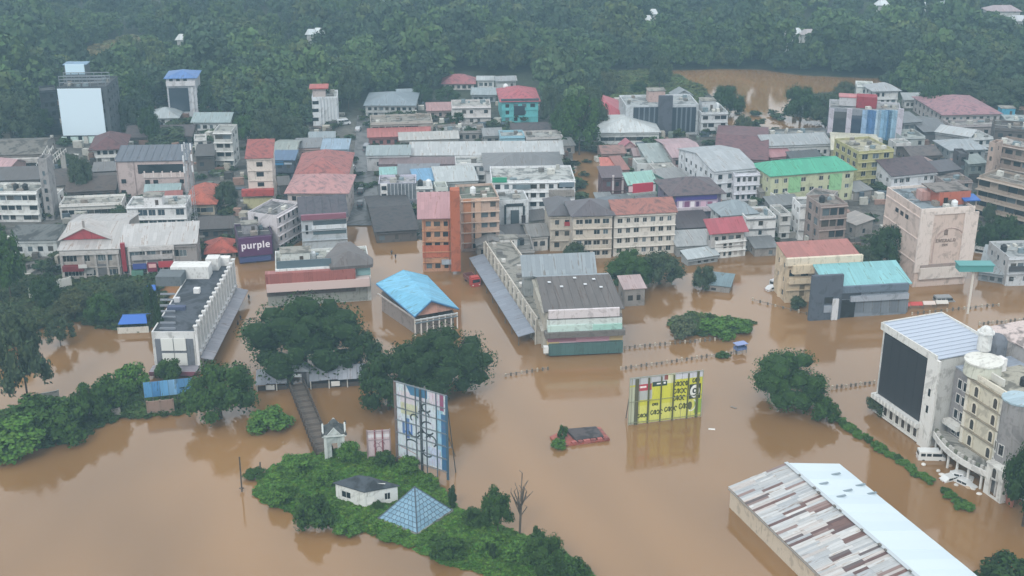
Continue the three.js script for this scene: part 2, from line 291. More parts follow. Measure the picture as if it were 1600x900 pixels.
function building(o) {
  const b = start(o), { g, w, d, h } = b; o.r = o.r || { t: 'flat' };
  const W = mat(o.w || '#c4c1bb', o.wk || 'plaster'), n = o.n ?? Math.max(2, Math.round(w / 3)), s = o.s ?? Math.max(1, Math.round(d / 4));
  const y0 = -0.8, fr = o.px ? o.px.map(([x0, ya, x1, yb]) => { const p = b.f(x0, yb), q = b.f(x1, ya); return [p.x, p.y, q.x, q.y]; }) : windowsOn(w, h, o, n), si = o.s === 0 ? [] : windowsOn(d, h, o, s);
  const list = [faceG(w, y0, h, fr).translate(0, 0, d / 2)];
  for (const k of [-1, 1]) list.push(faceG(d, y0, h, si).rotateY(k * Math.PI / 2).translate(k * w / 2, 0, 0));
  list.push(faceG(w, y0, h, []).rotateY(Math.PI).translate(0, 0, -d / 2));
  part(g, 'wall', mergeF(list, b.off), W);
  const pane = o.wc ? [mat(o.wc, 'glass')] : PANES, fm = mat(o.wf || '#b9b8b4', 'paint');
  const put = (q, fx) => { const ww = q[2] - q[0], wh = q[3] - q[1], m = part(g, 'window', boxG(+(ww + 0.1).toFixed(1), +(wh + 0.1).toFixed(1), 0.06), pane[Math.floor(rnd() * pane.length)]); fx(m, (q[0] + q[2]) / 2, (q[1] + q[3]) / 2); if (o.fr) part(m, 'frame', frameG(ww, wh), fm).position.z = 0.07; };
  const ok = (q, ww) => q[0] > -ww / 2 + 0.05 && q[2] < ww / 2 - 0.05 && q[1] > y0 + 0.05 && q[3] < h - 0.05;
  for (const q of fr) if (ok(q, w)) put(q, (m, x, y) => m.position.set(x, y, d / 2 - 0.2));
  for (const k of [-1, 1]) { if ((b.g.position.x > 0) === (k > 0) && !o.both) { /* the far side keeps its panes too */ } for (const q of si) if (ok(q, d)) put(q, (m, x, y) => { m.position.set(k * (w / 2 - 0.2), y, -k * x); m.rotation.y = k * Math.PI / 2; }); }
  const f = o.f ?? Math.max(1, Math.round(h / 3.4)), fh = (h - (o.par ?? 0.6)) / f;
  if (o.lg !== 0) for (let j = 1; j <= f; j++) { const y = j * fh - (j === f ? 0.0 : 0.25), ld = o.ld ?? 0.55; box(g, 'ledge', mat(o.lc || o.w || '#c4c1bb'), 0, y, d / 2 + ld / 2 - 0.02, w + 0.1, 0.14, ld); }
  roofOn(b, o.r, o);
  for (const q of o.add || []) panel(b, ...q);
  if ((o.r.t || 'flat') === 'flat' && w * d > 60) { // cabins, slab stubs, plinths and pipes that sit on these roofs
    const m = Math.min(7, Math.round(w * d / 28)); for (let i = 0; i < m; i++) { const sx = rr(0.6, 2.2), sz = rr(0.6, 1.8), sy = rr(0.4, 1.5); box(g, 'roof_box', mat(['#a8a6a2', '#6c6a68', '#c9c8c4', '#8a8079', '#7b8a93'][Math.floor(rnd() * 5)], 'concrete'), rr(-w / 2 + 1.5, w / 2 - 1.5), h - 0.62 + sy / 2, rr(-d / 2 + 1.4, d / 2 - 1.4), sx, sy, sz, rnd() < 0.3 ? rr(0, 0.6) : 0); }
    if (w > 9) part(g, 'roof_pipe', fin(bar(V(-w / 2 + 0.6, h - 0.55, rr(-1, 1)), V(w / 2 - 0.6, h - 0.55, rr(-1, 1)), 0.08, 5)), mat('#b4b3b0', 'paint'));
  }
  top(g, o.nm || 'town_building', o.l, o.c || 'building', o.gp);
  (o.tk || []).forEach(([u, v, c, s2, lab]) => tank(g, w, d, o.r.t === 'flat' || !o.r.t ? h - 0.65 : h, u, v, c, s2 || 1, lab));
  if (o.st) { const [u, v, sw, sd, sh, c] = o.st, x = (u - 0.5) * w, z = (0.5 - v) * d; const rm = box(g, 'stair_room', mat(c || o.w || '#c4c1bb'), x, h - 0.65 + sh / 2, z, sw, sh, sd); box(rm, 'stair_roof', mat('#8f8c86', 'concrete'), 0, sh / 2 + 0.09, 0, sw + 0.6, 0.16, sd + 0.6); box(rm, 'door', mat('#4b3f36', 'paint'), sw * 0.2, -sh / 2 + 1.05, sd / 2 + 0.03, 0.9, 2.0, 0.06); }
  return b;
}
// a slab standing proud of the front wall, given by two sighted corners [x0,y0,x1,y1]
function panel(b, name, m, [x0, y0, x1, y1], thick = 0.25, out = 0, parent) {
  const p = b.f(x0, y0, out + thick), q = b.f(x1, y1, out + thick);
  const W = Math.abs(q.x - p.x), H = Math.abs(q.y - p.y);
  const o = part(parent || b.g, name, fin(bx(0, 0, 0, W, H, thick), b.off), typeof m === 'string' ? mat(m) : m);
  o.position.set((p.x + q.x) / 2, (p.y + q.y) / 2, b.d / 2 + out + thick / 2); return o;
}
const tankG = fin(new THREE.LatheGeometry([[0.001, 0], [0.62, 0], [0.65, 0.05], [0.65, 0.35], [0.6, 0.4], [0.65, 0.45], [0.65, 0.8], [0.6, 0.85], [0.65, 0.9], [0.65, 1.2], [0.5, 1.4], [0.24, 1.48]].map(([x, y]) => new THREE.Vector2(x, y)), 14)), lidG = fin(new THREE.CylinderGeometry(0.26, 0.28, 0.14, 12));
const tankNames = { black: ['#191a1c', 'black'], white: ['#d5d8d8', 'white'], blue: ['#2b5da0', 'blue'] };
function tank(g, w, d, y, u, v, c, s, lab) {
  const t = new THREE.Group(), [hex, nm] = tankNames[c]; const body = part(t, 'tank_body', tankG, mat(hex, 'paint')); part(t, 'tank_lid', lidG, mat(hex, 'paint')).position.y = 1.52;
  t.scale.setScalar(s * 1.25); t.position.copy(V((u - 0.5) * w, y, (0.5 - v) * d).applyEuler(g.rotation).add(g.position)); t.rotation.y = rnd() * 6;
  top(t, 'water_tank', nm + ' plastic water tank on ' + lab, 'water tank', 'rooftop water tanks');
}

// ---------- plants ----------
const leafM = {}; // one leaf material per kind of foliage
function leafMat(r, g, b) { const k = [r, g, b].join(); return leafM[k] || (leafM[k] = new THREE.MeshPhysicalMaterial({ color: new THREE.Color(r, g, b), vertexColors: true, roughness: 0.8, specularIntensity: 0.3, side: THREE.DoubleSide })); }
// crown in the unit box x,z +-0.5, y 0..1: leaf-clump faces over many uneven boughs, an opaque heart inside each bough
function crownG(nb, nl, ls, low, sharp = 0.5, heart = 0.72) {
  const pos = [], col = [], blobs = [];
  for (let i = 0; i < nb; i++) { // boughs spread over a full dome, a few inside it
    const a = i * 2.39996 + rr(-0.4, 0.4), c = 1 - (i + 0.5) / nb * 1.42, sn = Math.sqrt(Math.max(0, 1 - c * c)), k = i % 5 === 4 ? rr(0.3, 0.6) : rr(0.82, 1.08), f = nb < 8 ? 1.5 : nb < 14 ? 1.25 : 1;
    blobs.push([Math.cos(a) * sn * 0.355 * k, Math.max(low * 0.5 + 0.14, 0.42 + 0.42 * c * k), Math.sin(a) * sn * 0.355 * k, rr(0.1, 0.18) * f, rr(0.11, 0.19) * f]);
  }
  const put = (p, q, r, s) => { const k = rr(0.7, 1.25), y = rr(0.9, 1.15); for (const v of [p, q, r, p, r, s]) { pos.push(v.x, v.y, v.z); col.push(k * y, k, k * rr(0.75, 1.1)); } };
  for (const [cx, cy, cz, R, RY] of blobs) {
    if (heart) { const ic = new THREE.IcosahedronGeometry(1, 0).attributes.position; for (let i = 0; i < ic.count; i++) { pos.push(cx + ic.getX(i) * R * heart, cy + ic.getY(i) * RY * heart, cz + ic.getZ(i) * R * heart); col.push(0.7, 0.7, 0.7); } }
    const m = Math.round(nl / nb * (R / 0.15) ** 2);
    for (let i = 0; i < m; i++) {
      const n = V(rr(-1, 1), rr(-0.55, 1), rr(-1, 1)).normalize(), k = 0.68 + 0.42 * Math.pow(rnd(), 0.8), c = V(cx + n.x * R * k, cy + n.y * RY * k, cz + n.z * R * k);
      const nn = n.clone().add(V(rr(-sharp, sharp), rr(-sharp, sharp) + 0.25, rr(-sharp, sharp))).normalize(), u = V(nn.z, 0.3, -nn.x).normalize().applyAxisAngle(nn, rnd() * 6), v = nn.clone().cross(u).normalize(), s = ls * rr(0.6, 1.35), f = rr(0.45, 0.8);
      put(c.clone().addScaledVector(u, -s), c.clone().addScaledVector(v, -s * f), c.clone().addScaledVector(u, s), c.clone().addScaledVector(v, s * f));
    }
  }
  const g = new THREE.BufferGeometry(); g.setAttribute('position', new THREE.Float32BufferAttribute(pos, 3)); g.setAttribute('color', new THREE.Float32BufferAttribute(col, 3)); g.computeVertexNormals(); return g;
}
function trunkG(r, h, limbs) {
  const list = [new THREE.CylinderGeometry(r * 0.6, r, h, 8).translate(0, h / 2, 0)];
  for (let i = 0; i < limbs; i++) { const a = i / limbs * 6.283 + rr(-0.4, 0.4), q = V(Math.cos(a) * rr(0.16, 0.3), rr(0.55, 0.8), Math.sin(a) * rr(0.16, 0.3)); list.push(bar(V(0, h * rr(0.6, 0.95), 0), q, r * 0.35, 6)); }
  return mergeF(list);
}
const CR = {
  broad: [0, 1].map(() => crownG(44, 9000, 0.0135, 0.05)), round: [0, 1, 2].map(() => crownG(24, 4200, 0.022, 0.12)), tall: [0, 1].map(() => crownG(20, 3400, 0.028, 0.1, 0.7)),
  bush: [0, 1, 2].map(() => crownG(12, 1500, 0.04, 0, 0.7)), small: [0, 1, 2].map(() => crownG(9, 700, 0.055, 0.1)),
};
const TR = { broad: trunkG(0.022, 0.55, 6), round: trunkG(0.028, 0.55, 5), tall: trunkG(0.02, 0.7, 5), bush: trunkG(0.02, 0.4, 4), small: trunkG(0.03, 0.5, 3) };
const BARK = mat('#4a3f33', 'plaster');
const GREEN = { dark: [0.024, 0.054, 0.013], mid: [0.034, 0.078, 0.014], fresh: [0.066, 0.15, 0.025], dull: [0.046, 0.07, 0.034], olive: [0.06, 0.072, 0.03], pale: [0.085, 0.11, 0.06] };
let treeK = 0;
function tree(px, yb, yt, wpx, type, green, label, opt = {}) {
  const p = at(px, yb), dist = V(p.x, -CAM_H, p.z).length(), H = heightOver(px, yt, yb), W = wpx * dist / FOCAL, t = new THREE.Group();
  const gy = Math.max(0, landAt(p.x, p.z)) - 0.15, low = opt.low ?? ({ broad: -0.08, round: -0.1, tall: 0.02, bush: -0.05, small: -0.02 })[type], k = treeK++;
  const tr = part(t, 'trunk', TR[type], BARK); tr.scale.set(W * 0.9, H * 0.9, W * 0.9);
  const cr = part(t, 'crown', CR[type][k % CR[type].length], leafMat(...GREEN[green])); cr.scale.set(W, H * (1 - low), W * (opt.dz ?? 0.9)); cr.position.y = H * low;
  t.position.set(p.x, gy, p.z); t.rotation.y = k * 1.7; 
  if (opt.dz) t.rotation.y = opt.ry ?? 0;
  return top(t, opt.nm || (type === 'bush' ? 'bush' : 'tree'), label, opt.c || (type === 'bush' ? 'bush' : 'tree'), opt.gp);
}
const signs = [];
// ---------- the town, far rows first ----------
const B = building, hip = (c, p, o = 0.7, x = {}) => ({ t: 'hip', c, p, o, ...x }), gab = (c, p, o = 0.6, x = {}) => ({ t: 'gable', c, p, o, ...x }), gax = (c, p, o = 0.6, x = {}) => ({ t: 'gablex', c, p, o, ...x }), shd = (c, p, o = 0.5, x = {}) => ({ t: 'shed', c, p, o, ...x }), flat = (c, x = {}) => ({ t: 'flat', c, ...x });
// far left edge
B({ l: 'pale pink block with a stepped top at the far left edge', A: [-14, 92], B: [27, 91], yb: 135, d: 14, w: '#a99a98', r: flat('#8d8684'), f: 3, n: 5, add: [['sign_board', mat('#a8323e', 'paint'), [12, 106, 27, 134], 0.4]] });
B({ l: 'low grey shed with a pale flat roof behind the red sign board', A: [30, 104], B: [63, 102], yb: 120, d: 11, w: '#5a6066', r: flat('#9aa0a2'), f: 1, n: 3 });
B({ l: 'dark slate office block left of the big blank hoarding', A: [36, 113], B: [84, 111], yb: 150, d: 15, w: '#4b5258', r: flat('#5d6468'), f: 3, n: 6, tk: [[0.3, 0.5, 'white', 1, 'the dark slate block left of the hoarding']] });
B({ l: 'dark unlit wall block beside the left edge of the hoarding', A: [62, 142], B: [87, 140], yb: 212, d: 8, w: '#343b42', r: flat('#4b5054'), f: 5, n: 2 });
{ // block carrying the blank hoarding
  const b = B({ l: 'dark block carrying a huge blank white hoarding, with steel roof frames', A: [88, 136], B: [166, 135], yb: 224, d: 17, w: '#474d52', r: flat('#555b5f'), f: 6, n: 6, lg: 0 });
  panel(b, 'hoarding', mat('#cfe0ea', 'paint'), [89, 139, 166, 211], 0.35, 0.5);
  panel(b, 'shop_front', mat('#c3dcd8'), [96, 214, 170, 223], 0.3, 0.1); for (const x of [104, 122]) panel(b, 'door', GLASS, [x, 212, x + 7, 223], 0.12, 0.42);
  const p = b.l(90, 108, b.h + 3.4), q = b.l(156, 108, b.h + 3.4), ym = b.h;
  for (let i = 0; i <= 6; i++) for (const z of [0, -6]) box(b.g, 'roof_post', mat('#6b7278', 'paint'), -b.w / 2 + 0.6 + i * (b.w - 1.2) / 6, ym + 1.2, b.d / 2 - 2 + z, 0.2, 4, 0.2);
  for (const z of [0, -6]) for (const y of [1.1, 2.1, 3.2]) box(b.g, 'roof_rail', mat('#7d848a', 'paint'), 0, ym + y, b.d / 2 - 2 + z, b.w - 1, 0.22, 0.22);
  box(b.g, 'roof_cabin', mat('#4f565b'), -b.w / 2 + 4.6, ym + 2.4, -3, 7.6, 6.5, 5); box(b.g, 'screen', mat('#c3dbe8', 'paint'), -b.w / 2 + 4.6, ym + 4.2, -0.3, 6.6, 3.6, 0.3); box(b.g, 'cabin_roof', mat('#6b8ba5', 'metal'), -b.w / 2 + 4.6, ym + 5.8, -3, 8.2, 0.25, 5.6);
}
B({ l: 'small plain white hut right of the big hoarding', A: [172, 177], B: [183, 177], yb: 196, d: 4, w: '#cdd0cd', r: flat('#a5a7a5'), f: 1, n: 1, s: 0, nm: 'hut' });
{ // slim tower with blue cap
  const b = B({ l: 'slim grey tower block with a bright blue roof cap among trees', A: [259, 122], B: [305, 121], yb: 186, d: 12, w: '#b9bcc2', r: hip('#3f77bd', 1.6, 0.8), f: 5, n: 0, s: 2, lg: 0 });
  panel(b, 'glass_wall', mat('#39434e', 'glass'), [263, 138, 297, 174], 0.3); panel(b, 'balcony', mat('#c9c9cc'), [259, 128, 305, 134], 0.9); panel(b, 'pilaster', mat('#c6c8cc'), [298, 136, 306, 186], 0.5); for (const x of [264, 275, 286]) panel(b, 'window', GLASS, [x, 122.5, x + 6, 127], 0.1);
}
B({ l: 'white house under a pale grey hipped roof below the blue capped tower', A: [232, 183], B: [276, 182], yb: 196, k: 168, w: '#cfd3d3', r: hip('#a9b3b6', 2.2, 1.1), f: 1, n: 3, nm: 'house' });
B({ l: 'white house with teal and pale sheet roof behind the balconied block', A: [302, 190], B: [357, 190], yb: 205, k: 178, w: '#c9cccd', r: shd('#93a6a8', 1.6, 0.9), f: 1, n: 5, nm: 'house' });
B({ l: 'narrow four storey white block with stacked open balconies', A: [333, 205], B: [362, 205], yb: 262, d: 9, w: '#b3b5b3', r: flat('#9a9c9a'), f: 4, n: 2, ww: 2.2, ld: 1.1, lc: '#cfd0cd' });
B({ l: 'plain white cube shed left of the balconied block', A: [303, 217], B: [322, 216], yb: 244, d: 6, w: '#c7c8c6', r: flat('#b8b9b6'), f: 2, n: 1 });
B({ l: 'dark low roofed shed below the white cube shed', A: [306, 244], B: [334, 243], yb: 268, d: 9, w: '#54504d', r: shd('#4a4644', 1.2), f: 1, n: 2 });
// left rows
B({ l: 'old grey block with pale stair rails at the left edge', A: [-40, 243], B: [64, 240], yb: 268, k: 220, w: '#8e8984', r: gab('#77736e', 2, 0.6, { kind: 'concrete' }), f: 2, n: 8, add: [['terrace', mat('#b4b2ae'), [-20, 250, 66, 254], 2.2]] });
for (const [x0, y0, x1, y1, l] of [[62, 262, 79, 232, 'white railed outside stair rising beside the old grey block'], [76, 258, 99, 237, 'long white railed ramp behind the old grey block']]) {
  const g = new THREE.Group(), a = at(x0, y0, 5), c = at(x1, y1, 9), m = mat('#cfcfcb'); g.position.copy(a).setY(0); const v = c.clone().sub(a).setY(4);
  part(g, 'stair_flight', fin(slab([V(-0.8, 5, 0), V(0.8, 5, 0), V(0.8 + v.x, 9, v.z), V(-0.8 + v.x, 9, v.z)], 0.3)), mat('#8f8c88', 'concrete'));
  for (const s of [-0.9, 0.9]) { part(g, 'hand_rail', fin(bar(V(s, 6, 0), V(s + v.x, 10, v.z), 0.1, 4)), m); for (let i = 0; i <= 7; i++) { const k = i / 7; box(g, 'baluster', m, s + v.x * k, 5.5 + 4 * k, v.z * k, 0.16, 1.1, 0.16); } }
  for (const k of [0.08, 0.92]) box(g, 'support_wall', mat('#9a9894'), v.x * k, (4.6 + 4 * k) / 2 - 0.2, v.z * k, 1.5, 4.6 + 4 * k, 0.6);
  top(g, 'outside_stair', l, 'stair');
}
B({ l: 'pink gabled house fragment at the far left edge', A: [-20, 258], B: [14, 262], yb: 285, k: 246, w: '#a88e8b', r: gab('#b98f92', 1.6), f: 1, n: 2, nm: 'house' });
B({ l: 'long dark sheet roof behind the white roof room at left', A: [-30, 283], B: [60, 280], yb: 302, k: 262, w: '#6e6a67', r: shd('#544f4d', 1.2), f: 1, n: 6 });
B({ l: 'white roof room with a dark doorway at left', A: [27, 274], B: [57, 274], yb: 296, d: 6, w: '#d3d3d0', r: flat('#8b8886'), f: 1, n: 0, s: 1, nm: 'roof_room', add: [['door', DARK, [29, 277, 35, 291], 0.12]] });
B({ l: 'wide white slab fronted block at the left edge', A: [-40, 299], B: [57, 299], yb: 348, k: 285, w: '#c8cac8', r: flat('#9b9d9a'), f: 3, n: 8, ww: 2, ld: 1.0, lc: '#d3d5d2', tk: [[0.6, 0.4, 'black', 1, 'the wide white slab fronted block'], [0.75, 0.4, 'black', 1, 'the wide white slab fronted block, nearer the grey shaft']] });
B({ l: 'tall grey service shaft beside the wide white slab block', A: [58, 248], B: [72, 248], yb: 345, d: 5, w: '#8f8d8d', r: flat('#7d7b7a'), f: 7, n: 1, ww: 0.8, s: 0, lg: 0, nm: 'service_tower' });
B({ l: 'small white block with two windows beside the grey shaft', A: [70, 303], B: [90, 303], yb: 326, d: 5, w: '#d2d3d1', r: flat('#a9aaa8'), f: 2, n: 2, lg: 0 });
B({ l: 'brown roofed courtyard house behind the small white block', A: [72, 291], B: [108, 288], yb: 305, k: 268, w: '#8a8078', r: gab('#5a4f4b', 1.8, 0.7, { kind: 'tile' }), f: 1, n: 3, nm: 'house' });
B({ l: 'dark earth red roofed sheds left of the pink walled hall', A: [104, 300], B: [178, 296], yb: 312, k: 276, w: '#6e625b', r: gab('#5f5049', 1.6, 0.7, { kind: 'tile' }), f: 1, n: 5 });
B({ l: 'grey sheet roof strip behind the tree beside the pink walled hall', A: [146, 268], B: [184, 266], yb: 285, k: 254, w: '#75726f', r: shd('#6e6c6c', 1), f: 1, n: 3 });
B({ l: 'white house with a broad maroon hipped roof below the hoarding', A: [146, 231], B: [190, 229], yb: 256, k: 209, w: '#cbccca', r: hip('#6f4446', 2.6, 1.6, { kind: 'tile' }), f: 2, n: 4, nm: 'house' });
B({ l: 'long dark ridge roofed store behind the maroon roofed house', A: [198, 214], B: [298, 212], yb: 228, k: 196, w: '#605a58', r: gab('#574c4c', 2, 0.8, { kind: 'tile' }), f: 1, n: 8 });
{ // pink walled hall with blue grey seamed roof
  const b = B({ l: 'tall pinkish hall with a blue grey ribbed metal roof and open upper deck', A: [181, 252], B: [291, 250], yb: 308, k: 228, w: '#b5a6a3', r: shd('#5c6470', 1.8, 0.5, { seam: '#474e5a' }), f: 3, lg: 0, px: [[190, 280, 197, 287], [190, 297, 197, 303], [227, 281, 234, 288], [240, 281, 247, 288], [281, 280, 287, 287], [216, 256, 286, 272]], s: 2 });
  panel(b, 'deck_rail', mat('#c0b3ae'), [222, 271, 288, 277], 0.4); for (let i = 0; i < 5; i++) panel(b, 'rail_post', mat('#cdc4c0'), [224 + i * 14, 268, 227 + i * 14, 277], 0.5); panel(b, 'pilaster', mat('#bdb0ad'), [180, 250, 187, 306], 0.5); panel(b, 'pilaster', mat('#bdb0ad'), [208, 252, 214, 306], 0.4);
}
B({ l: 'pale teal sheet canopy in front of the pink walled hall', A: [226, 300], B: [281, 298], yb: 314, k: 289, w: '#8b8a88', r: shd('#9db6b8', 1.2, 0.3), f: 1, n: 4, nm: 'canopy_shed' });
B({ l: 'faded red sheet lean-to below the pale teal canopy', A: [228, 312], B: [284, 309], yb: 322, k: 301, w: '#7a6a66', r: shd('#a3605a', 1.2, 0.3), f: 1, n: 4, nm: 'lean_to' });
B({ l: 'cream house with an orange tiled hipped roof by the lattice mast', A: [291, 318], B: [334, 317], yb: 337, k: 292, w: '#b7ab98', r: hip('#c25a3c', 2.4, 1, { kind: 'tile' }), f: 1, n: 4, nm: 'house', ww: 1.8 });
B({ l: 'long pale grey flat roofed arcade with a white fascia', A: [92, 320], B: [190, 316], yb: 342, k: 305, w: '#c4c3bf', r: flat('#a9a7a2', { pc: '#d6d6d2' }), f: 1, n: 9, ww: 2 });
B({ l: 'white two storey clinic with blue tinted glass bays', A: [197, 322], B: [290, 320], yb: 358, k: 306, w: '#d5d7d8', r: flat('#b8babb'), f: 2, n: 6, ww: 2.2, wh: 1.9, wc: '#3a4854', fr: 1, st: [0.45, 0.3, 5, 4, 3, '#d9dadb'] });
B({ l: 'dark roofed low shed right of the white clinic', A: [310, 358], B: [362, 356], yb: 372, k: 340, w: '#4d4744', r: shd('#4c4542', 1.4), f: 1, n: 3 });
B({ l: 'grey sheet roofed house with white windowed front beneath the slab block', A: [18, 375], B: [88, 374], yb: 402, k: 352, w: '#c2c6c5', r: gab('#666a6c', 2, 0.5, { kind: 'concrete' }), f: 1, n: 4, ww: 1.6, nm: 'house' });
{ // two joined shop halls with white roofs
  const b = B({ l: 'wide shop hall with a pale roof and a small red gable', A: [93, 391], B: [186, 388], yb: 438, k: 347, w: '#9d9791', r: gab('#b6b2ae', 2.6, 0.5), f: 2, n: 8, ww: 1.9, wh: 1.7, fr: 1 });
  const p = b.l(133, 366, b.h + 2.2); const gx = p.x, gz = p.z;
  part(b.g, 'gable', fin(tri([V(gx - 6, b.h + 1.2, gz + 1), V(gx + 6, b.h + 1.2, gz + 1), V(gx, b.h + 4, gz + 1)])), mat('#9c4148')); part(b.g, 'gable_roof', mergeF([slab([V(gx - 6.8, b.h + 1.1, gz + 1.5), V(gx, b.h + 4.3, gz + 1.5), V(gx, b.h + 4.3, gz - 7), V(gx - 6.8, b.h + 1.1, gz - 7)], 0.15), slab([V(gx, b.h + 4.3, gz + 1.5), V(gx + 6.8, b.h + 1.1, gz + 1.5), V(gx + 6.8, b.h + 1.1, gz - 7), V(gx, b.h + 4.3, gz - 7)], 0.15)]), mat('#b0aba7', 'metal')); box(b.g, 'finial', mat('#8d8782'), gx, b.h + 5, gz + 0.5, 0.5, 2, 0.5);
  panel(b, 'awning', mat('#7b2f36', 'metal'), [97, 417, 131, 424], 1.4); panel(b, 'shutter', mat('#6b6a6c', 'metal'), [148, 413, 168, 430], 0.2); panel(b, 'sign_board', mat('#c8c6c2', 'paint'), [122, 414, 136, 419], 0.25, 1.4); panel(b, 'sign_board', mat('#9b9a98', 'paint'), [131, 421, 147, 428], 0.25);
  for (const x of [96, 130, 149, 167, 184]) panel(b, 'column', mat('#b3aeaa'), [x, 393, x + 2.4, 440], 0.4);
  panel(b, 'fascia', mat('#bab6b3'), [93, 394, 186, 397], 0.7);
  const c = B({ l: 'shop hall with a broad pale roof, red pylon and coloured signs', A: [187, 386], B: [306, 380], yb: 432, k: 350, w: '#8f8a88', r: shd('#bbb8b6', 2.2, 0.4), f: 2, n: 9, ww: 2.2, wh: 1.9, fr: 1 });
  panel(c, 'pylon', mat('#8d2a35', 'paint'), [187, 381, 199, 424], 1.0); panel(c, 'sign_board', mat('#3f4d8e', 'paint'), [207, 413, 229, 420], 0.3, 0.7); panel(c, 'sign_board', mat('#7d2b44', 'paint'), [229.5, 411, 246, 424], 0.3, 0.7); panel(c, 'sign_board', mat('#a83a44', 'paint'), [247, 409, 271, 417], 0.3, 0.7); panel(c, 'sign_plate', mat('#d7a9a6', 'paint'), [232, 413, 244, 418], 0.1, 1.02);
  panel(c, 'fascia', mat('#c2bfbd'), [200, 387, 272, 390], 0.7); for (const x of [201, 228, 252, 271]) panel(c, 'column', mat('#b4b0ae'), [x, 386, x + 2.2, 430], 0.4); panel(c, 'awning', mat('#5f8a78', 'metal'), [205, 425, 224, 431], 1.6); panel(c, 'balcony_rail', mat('#a8a5a4'), [205, 401, 270, 404], 0.9);
}
// centre left, west of the street
{
  const b = B({ l: 'slim four storey white tower house with red roofs', A: [385, 247], B: [424, 246], yb: 327, d: 10, w: '#c9bfb6', r: shd('#a8524a', 2.6, 0.5, { kind: 'tile' }), f: 5, n: 1, ww: 2.2, ld: 0.4, s: 2, c: 'house', nm: 'tower_house' });
  panel(b, 'awning', mat('#b04a45', 'tile'), [377, 298, 428, 306], 2); panel(b, 'shop_front', mat('#b6b28c'), [380, 309, 427, 325], 0.8);
}
B({ l: 'low grey roofed house with green edge between the tower house and red roofs', A: [427, 238], B: [460, 238], yb: 262, k: 222, w: '#a5a8a4', r: gab('#8f9a93', 1.4), f: 1, n: 2, nm: 'house' });
B({ l: 'dark blue fronted shop below the green edged roof', A: [427, 250], B: [459, 250], yb: 282, d: 7, w: '#4a5360', r: shd('#4c6f92', 1), f: 2, n: 2, add: [['sign_board', mat('#3d7aa6', 'paint'), [428, 252, 443, 258], 0.3], ['sign_board', mat('#a9b6c2', 'paint'), [444, 253, 456, 257], 0.3]] });
B({ l: 'pink walled house with a grey sheet roof behind the red hipped roof', A: [463, 231], B: [501, 230], yb: 250, k: 217, w: '#b79f9b', r: shd('#7b7d80', 1.4), f: 1, n: 2, nm: 'house' });
B({ l: 'house with a pale blue sheet roof at the street edge', A: [503, 233], B: [543, 233], yb: 252, k: 218, w: '#8f99a3', r: shd('#8aa3b8', 1.5), f: 1, n: 3, nm: 'house' });
B({ l: 'grey ridge roof behind the pale blue sheet roof', A: [484, 215], B: [522, 214], yb: 230, k: 206, w: '#84878a', r: gab('#8d9aa0', 1.2), f: 1, n: 3, nm: 'house' });
B({ l: 'big house with a faded red tiled hipped roof by the street', A: [461, 275], B: [542, 274], yb: 315, k: 240, w: '#bcb0a8', r: hip('#b0625a', 3.4, 0.6, { kind: 'tile' }), f: 3, n: 5, nm: 'house' });
B({ l: 'shop house with a pink pyramid roof facing the street', A: [449, 300], B: [541, 300], yb: 346, k: 272, w: '#b3a9a5', r: hip('#c08a86', 2.8, 0.9, { kind: 'tile' }), f: 3, n: 6, nm: 'shop_house' });
{
  const b = B({ l: 'shop house with a dark slate tiled roof and glass bands', A: [470, 341], B: [541, 337], yb: 388, k: 308, w: '#a9b2b8', r: shd('#565058', 2.2, 0.6, { kind: 'tile', seam: '#3f3b42' }), f: 3, n: 0, s: 3, nm: 'shop_house' });
  panel(b, 'glass_band', mat('#46545c', 'glass'), [489, 346, 541, 352], 0.15); panel(b, 'glass_band', mat('#4a5f68', 'glass'), [489, 357, 541, 364], 0.15); panel(b, 'fascia', mat('#7d4c5c', 'paint'), [470, 337, 541, 341], 0.9); panel(b, 'sill_band', mat('#c9d2d8'), [487, 353, 542, 356], 0.4); panel(b, 'door', DARK, [477, 352, 482, 366], 0.1);
  const c = B({ l: 'white lattice screened shop facade standing askew beside the dark slate roof', A: [432, 337], B: [469, 316], yb: 384, d: 9, w: '#c3bfc2', r: flat('#87858a'), f: 4, n: 5, ww: 1.1, wh: 1.6, lc: '#d3d0d3', nm: 'shop_house' });
}
{ // sign with the one word name
  const b = B({ l: 'shop with a purple sign reading purple in white letters', A: [371, 371], B: [426, 366], yb: 410, d: 11, w: '#4d3a52', r: flat('#5d5a60'), f: 2, n: 3, lg: 0, nm: 'shop', st: [0.4, 0.5, 4, 3, 2.6, '#8d8c90'] });
  
  const s = panel(b, 'sign_board', mat('#532a55', 'paint'), [372, 373, 426, 397], 0.4, 0.6); b.sign = s; signs.push([b, s]);
  panel(b, 'shop_front', mat('#414b78', 'paint'), [374, 399, 424, 406], 0.3, 0.3);
}
B({ l: 'orange tiled hipped kiosk roof left of the purple sign', A: [323, 394], B: [368, 391], yb: 404, k: 372, w: '#8a7f76', r: hip('#c9553a', 2.2, 0.8, { kind: 'tile' }), f: 1, n: 3, nm: 'kiosk' });
B({ l: 'grey water board cabin behind the purple sign', A: [374, 352], B: [398, 351], yb: 372, d: 7, w: '#6e6b70', r: flat('#9d9c9f'), f: 1, n: 2, lg: 0, nm: 'cabin' });
B({ l: 'low cabin with a pale slab roof beside the water board cabin', A: [402, 356], B: [424, 354], yb: 374, d: 6, w: '#5d5a5f', r: flat('#a6a5a6'), f: 1, n: 2, lg: 0, nm: 'cabin' });
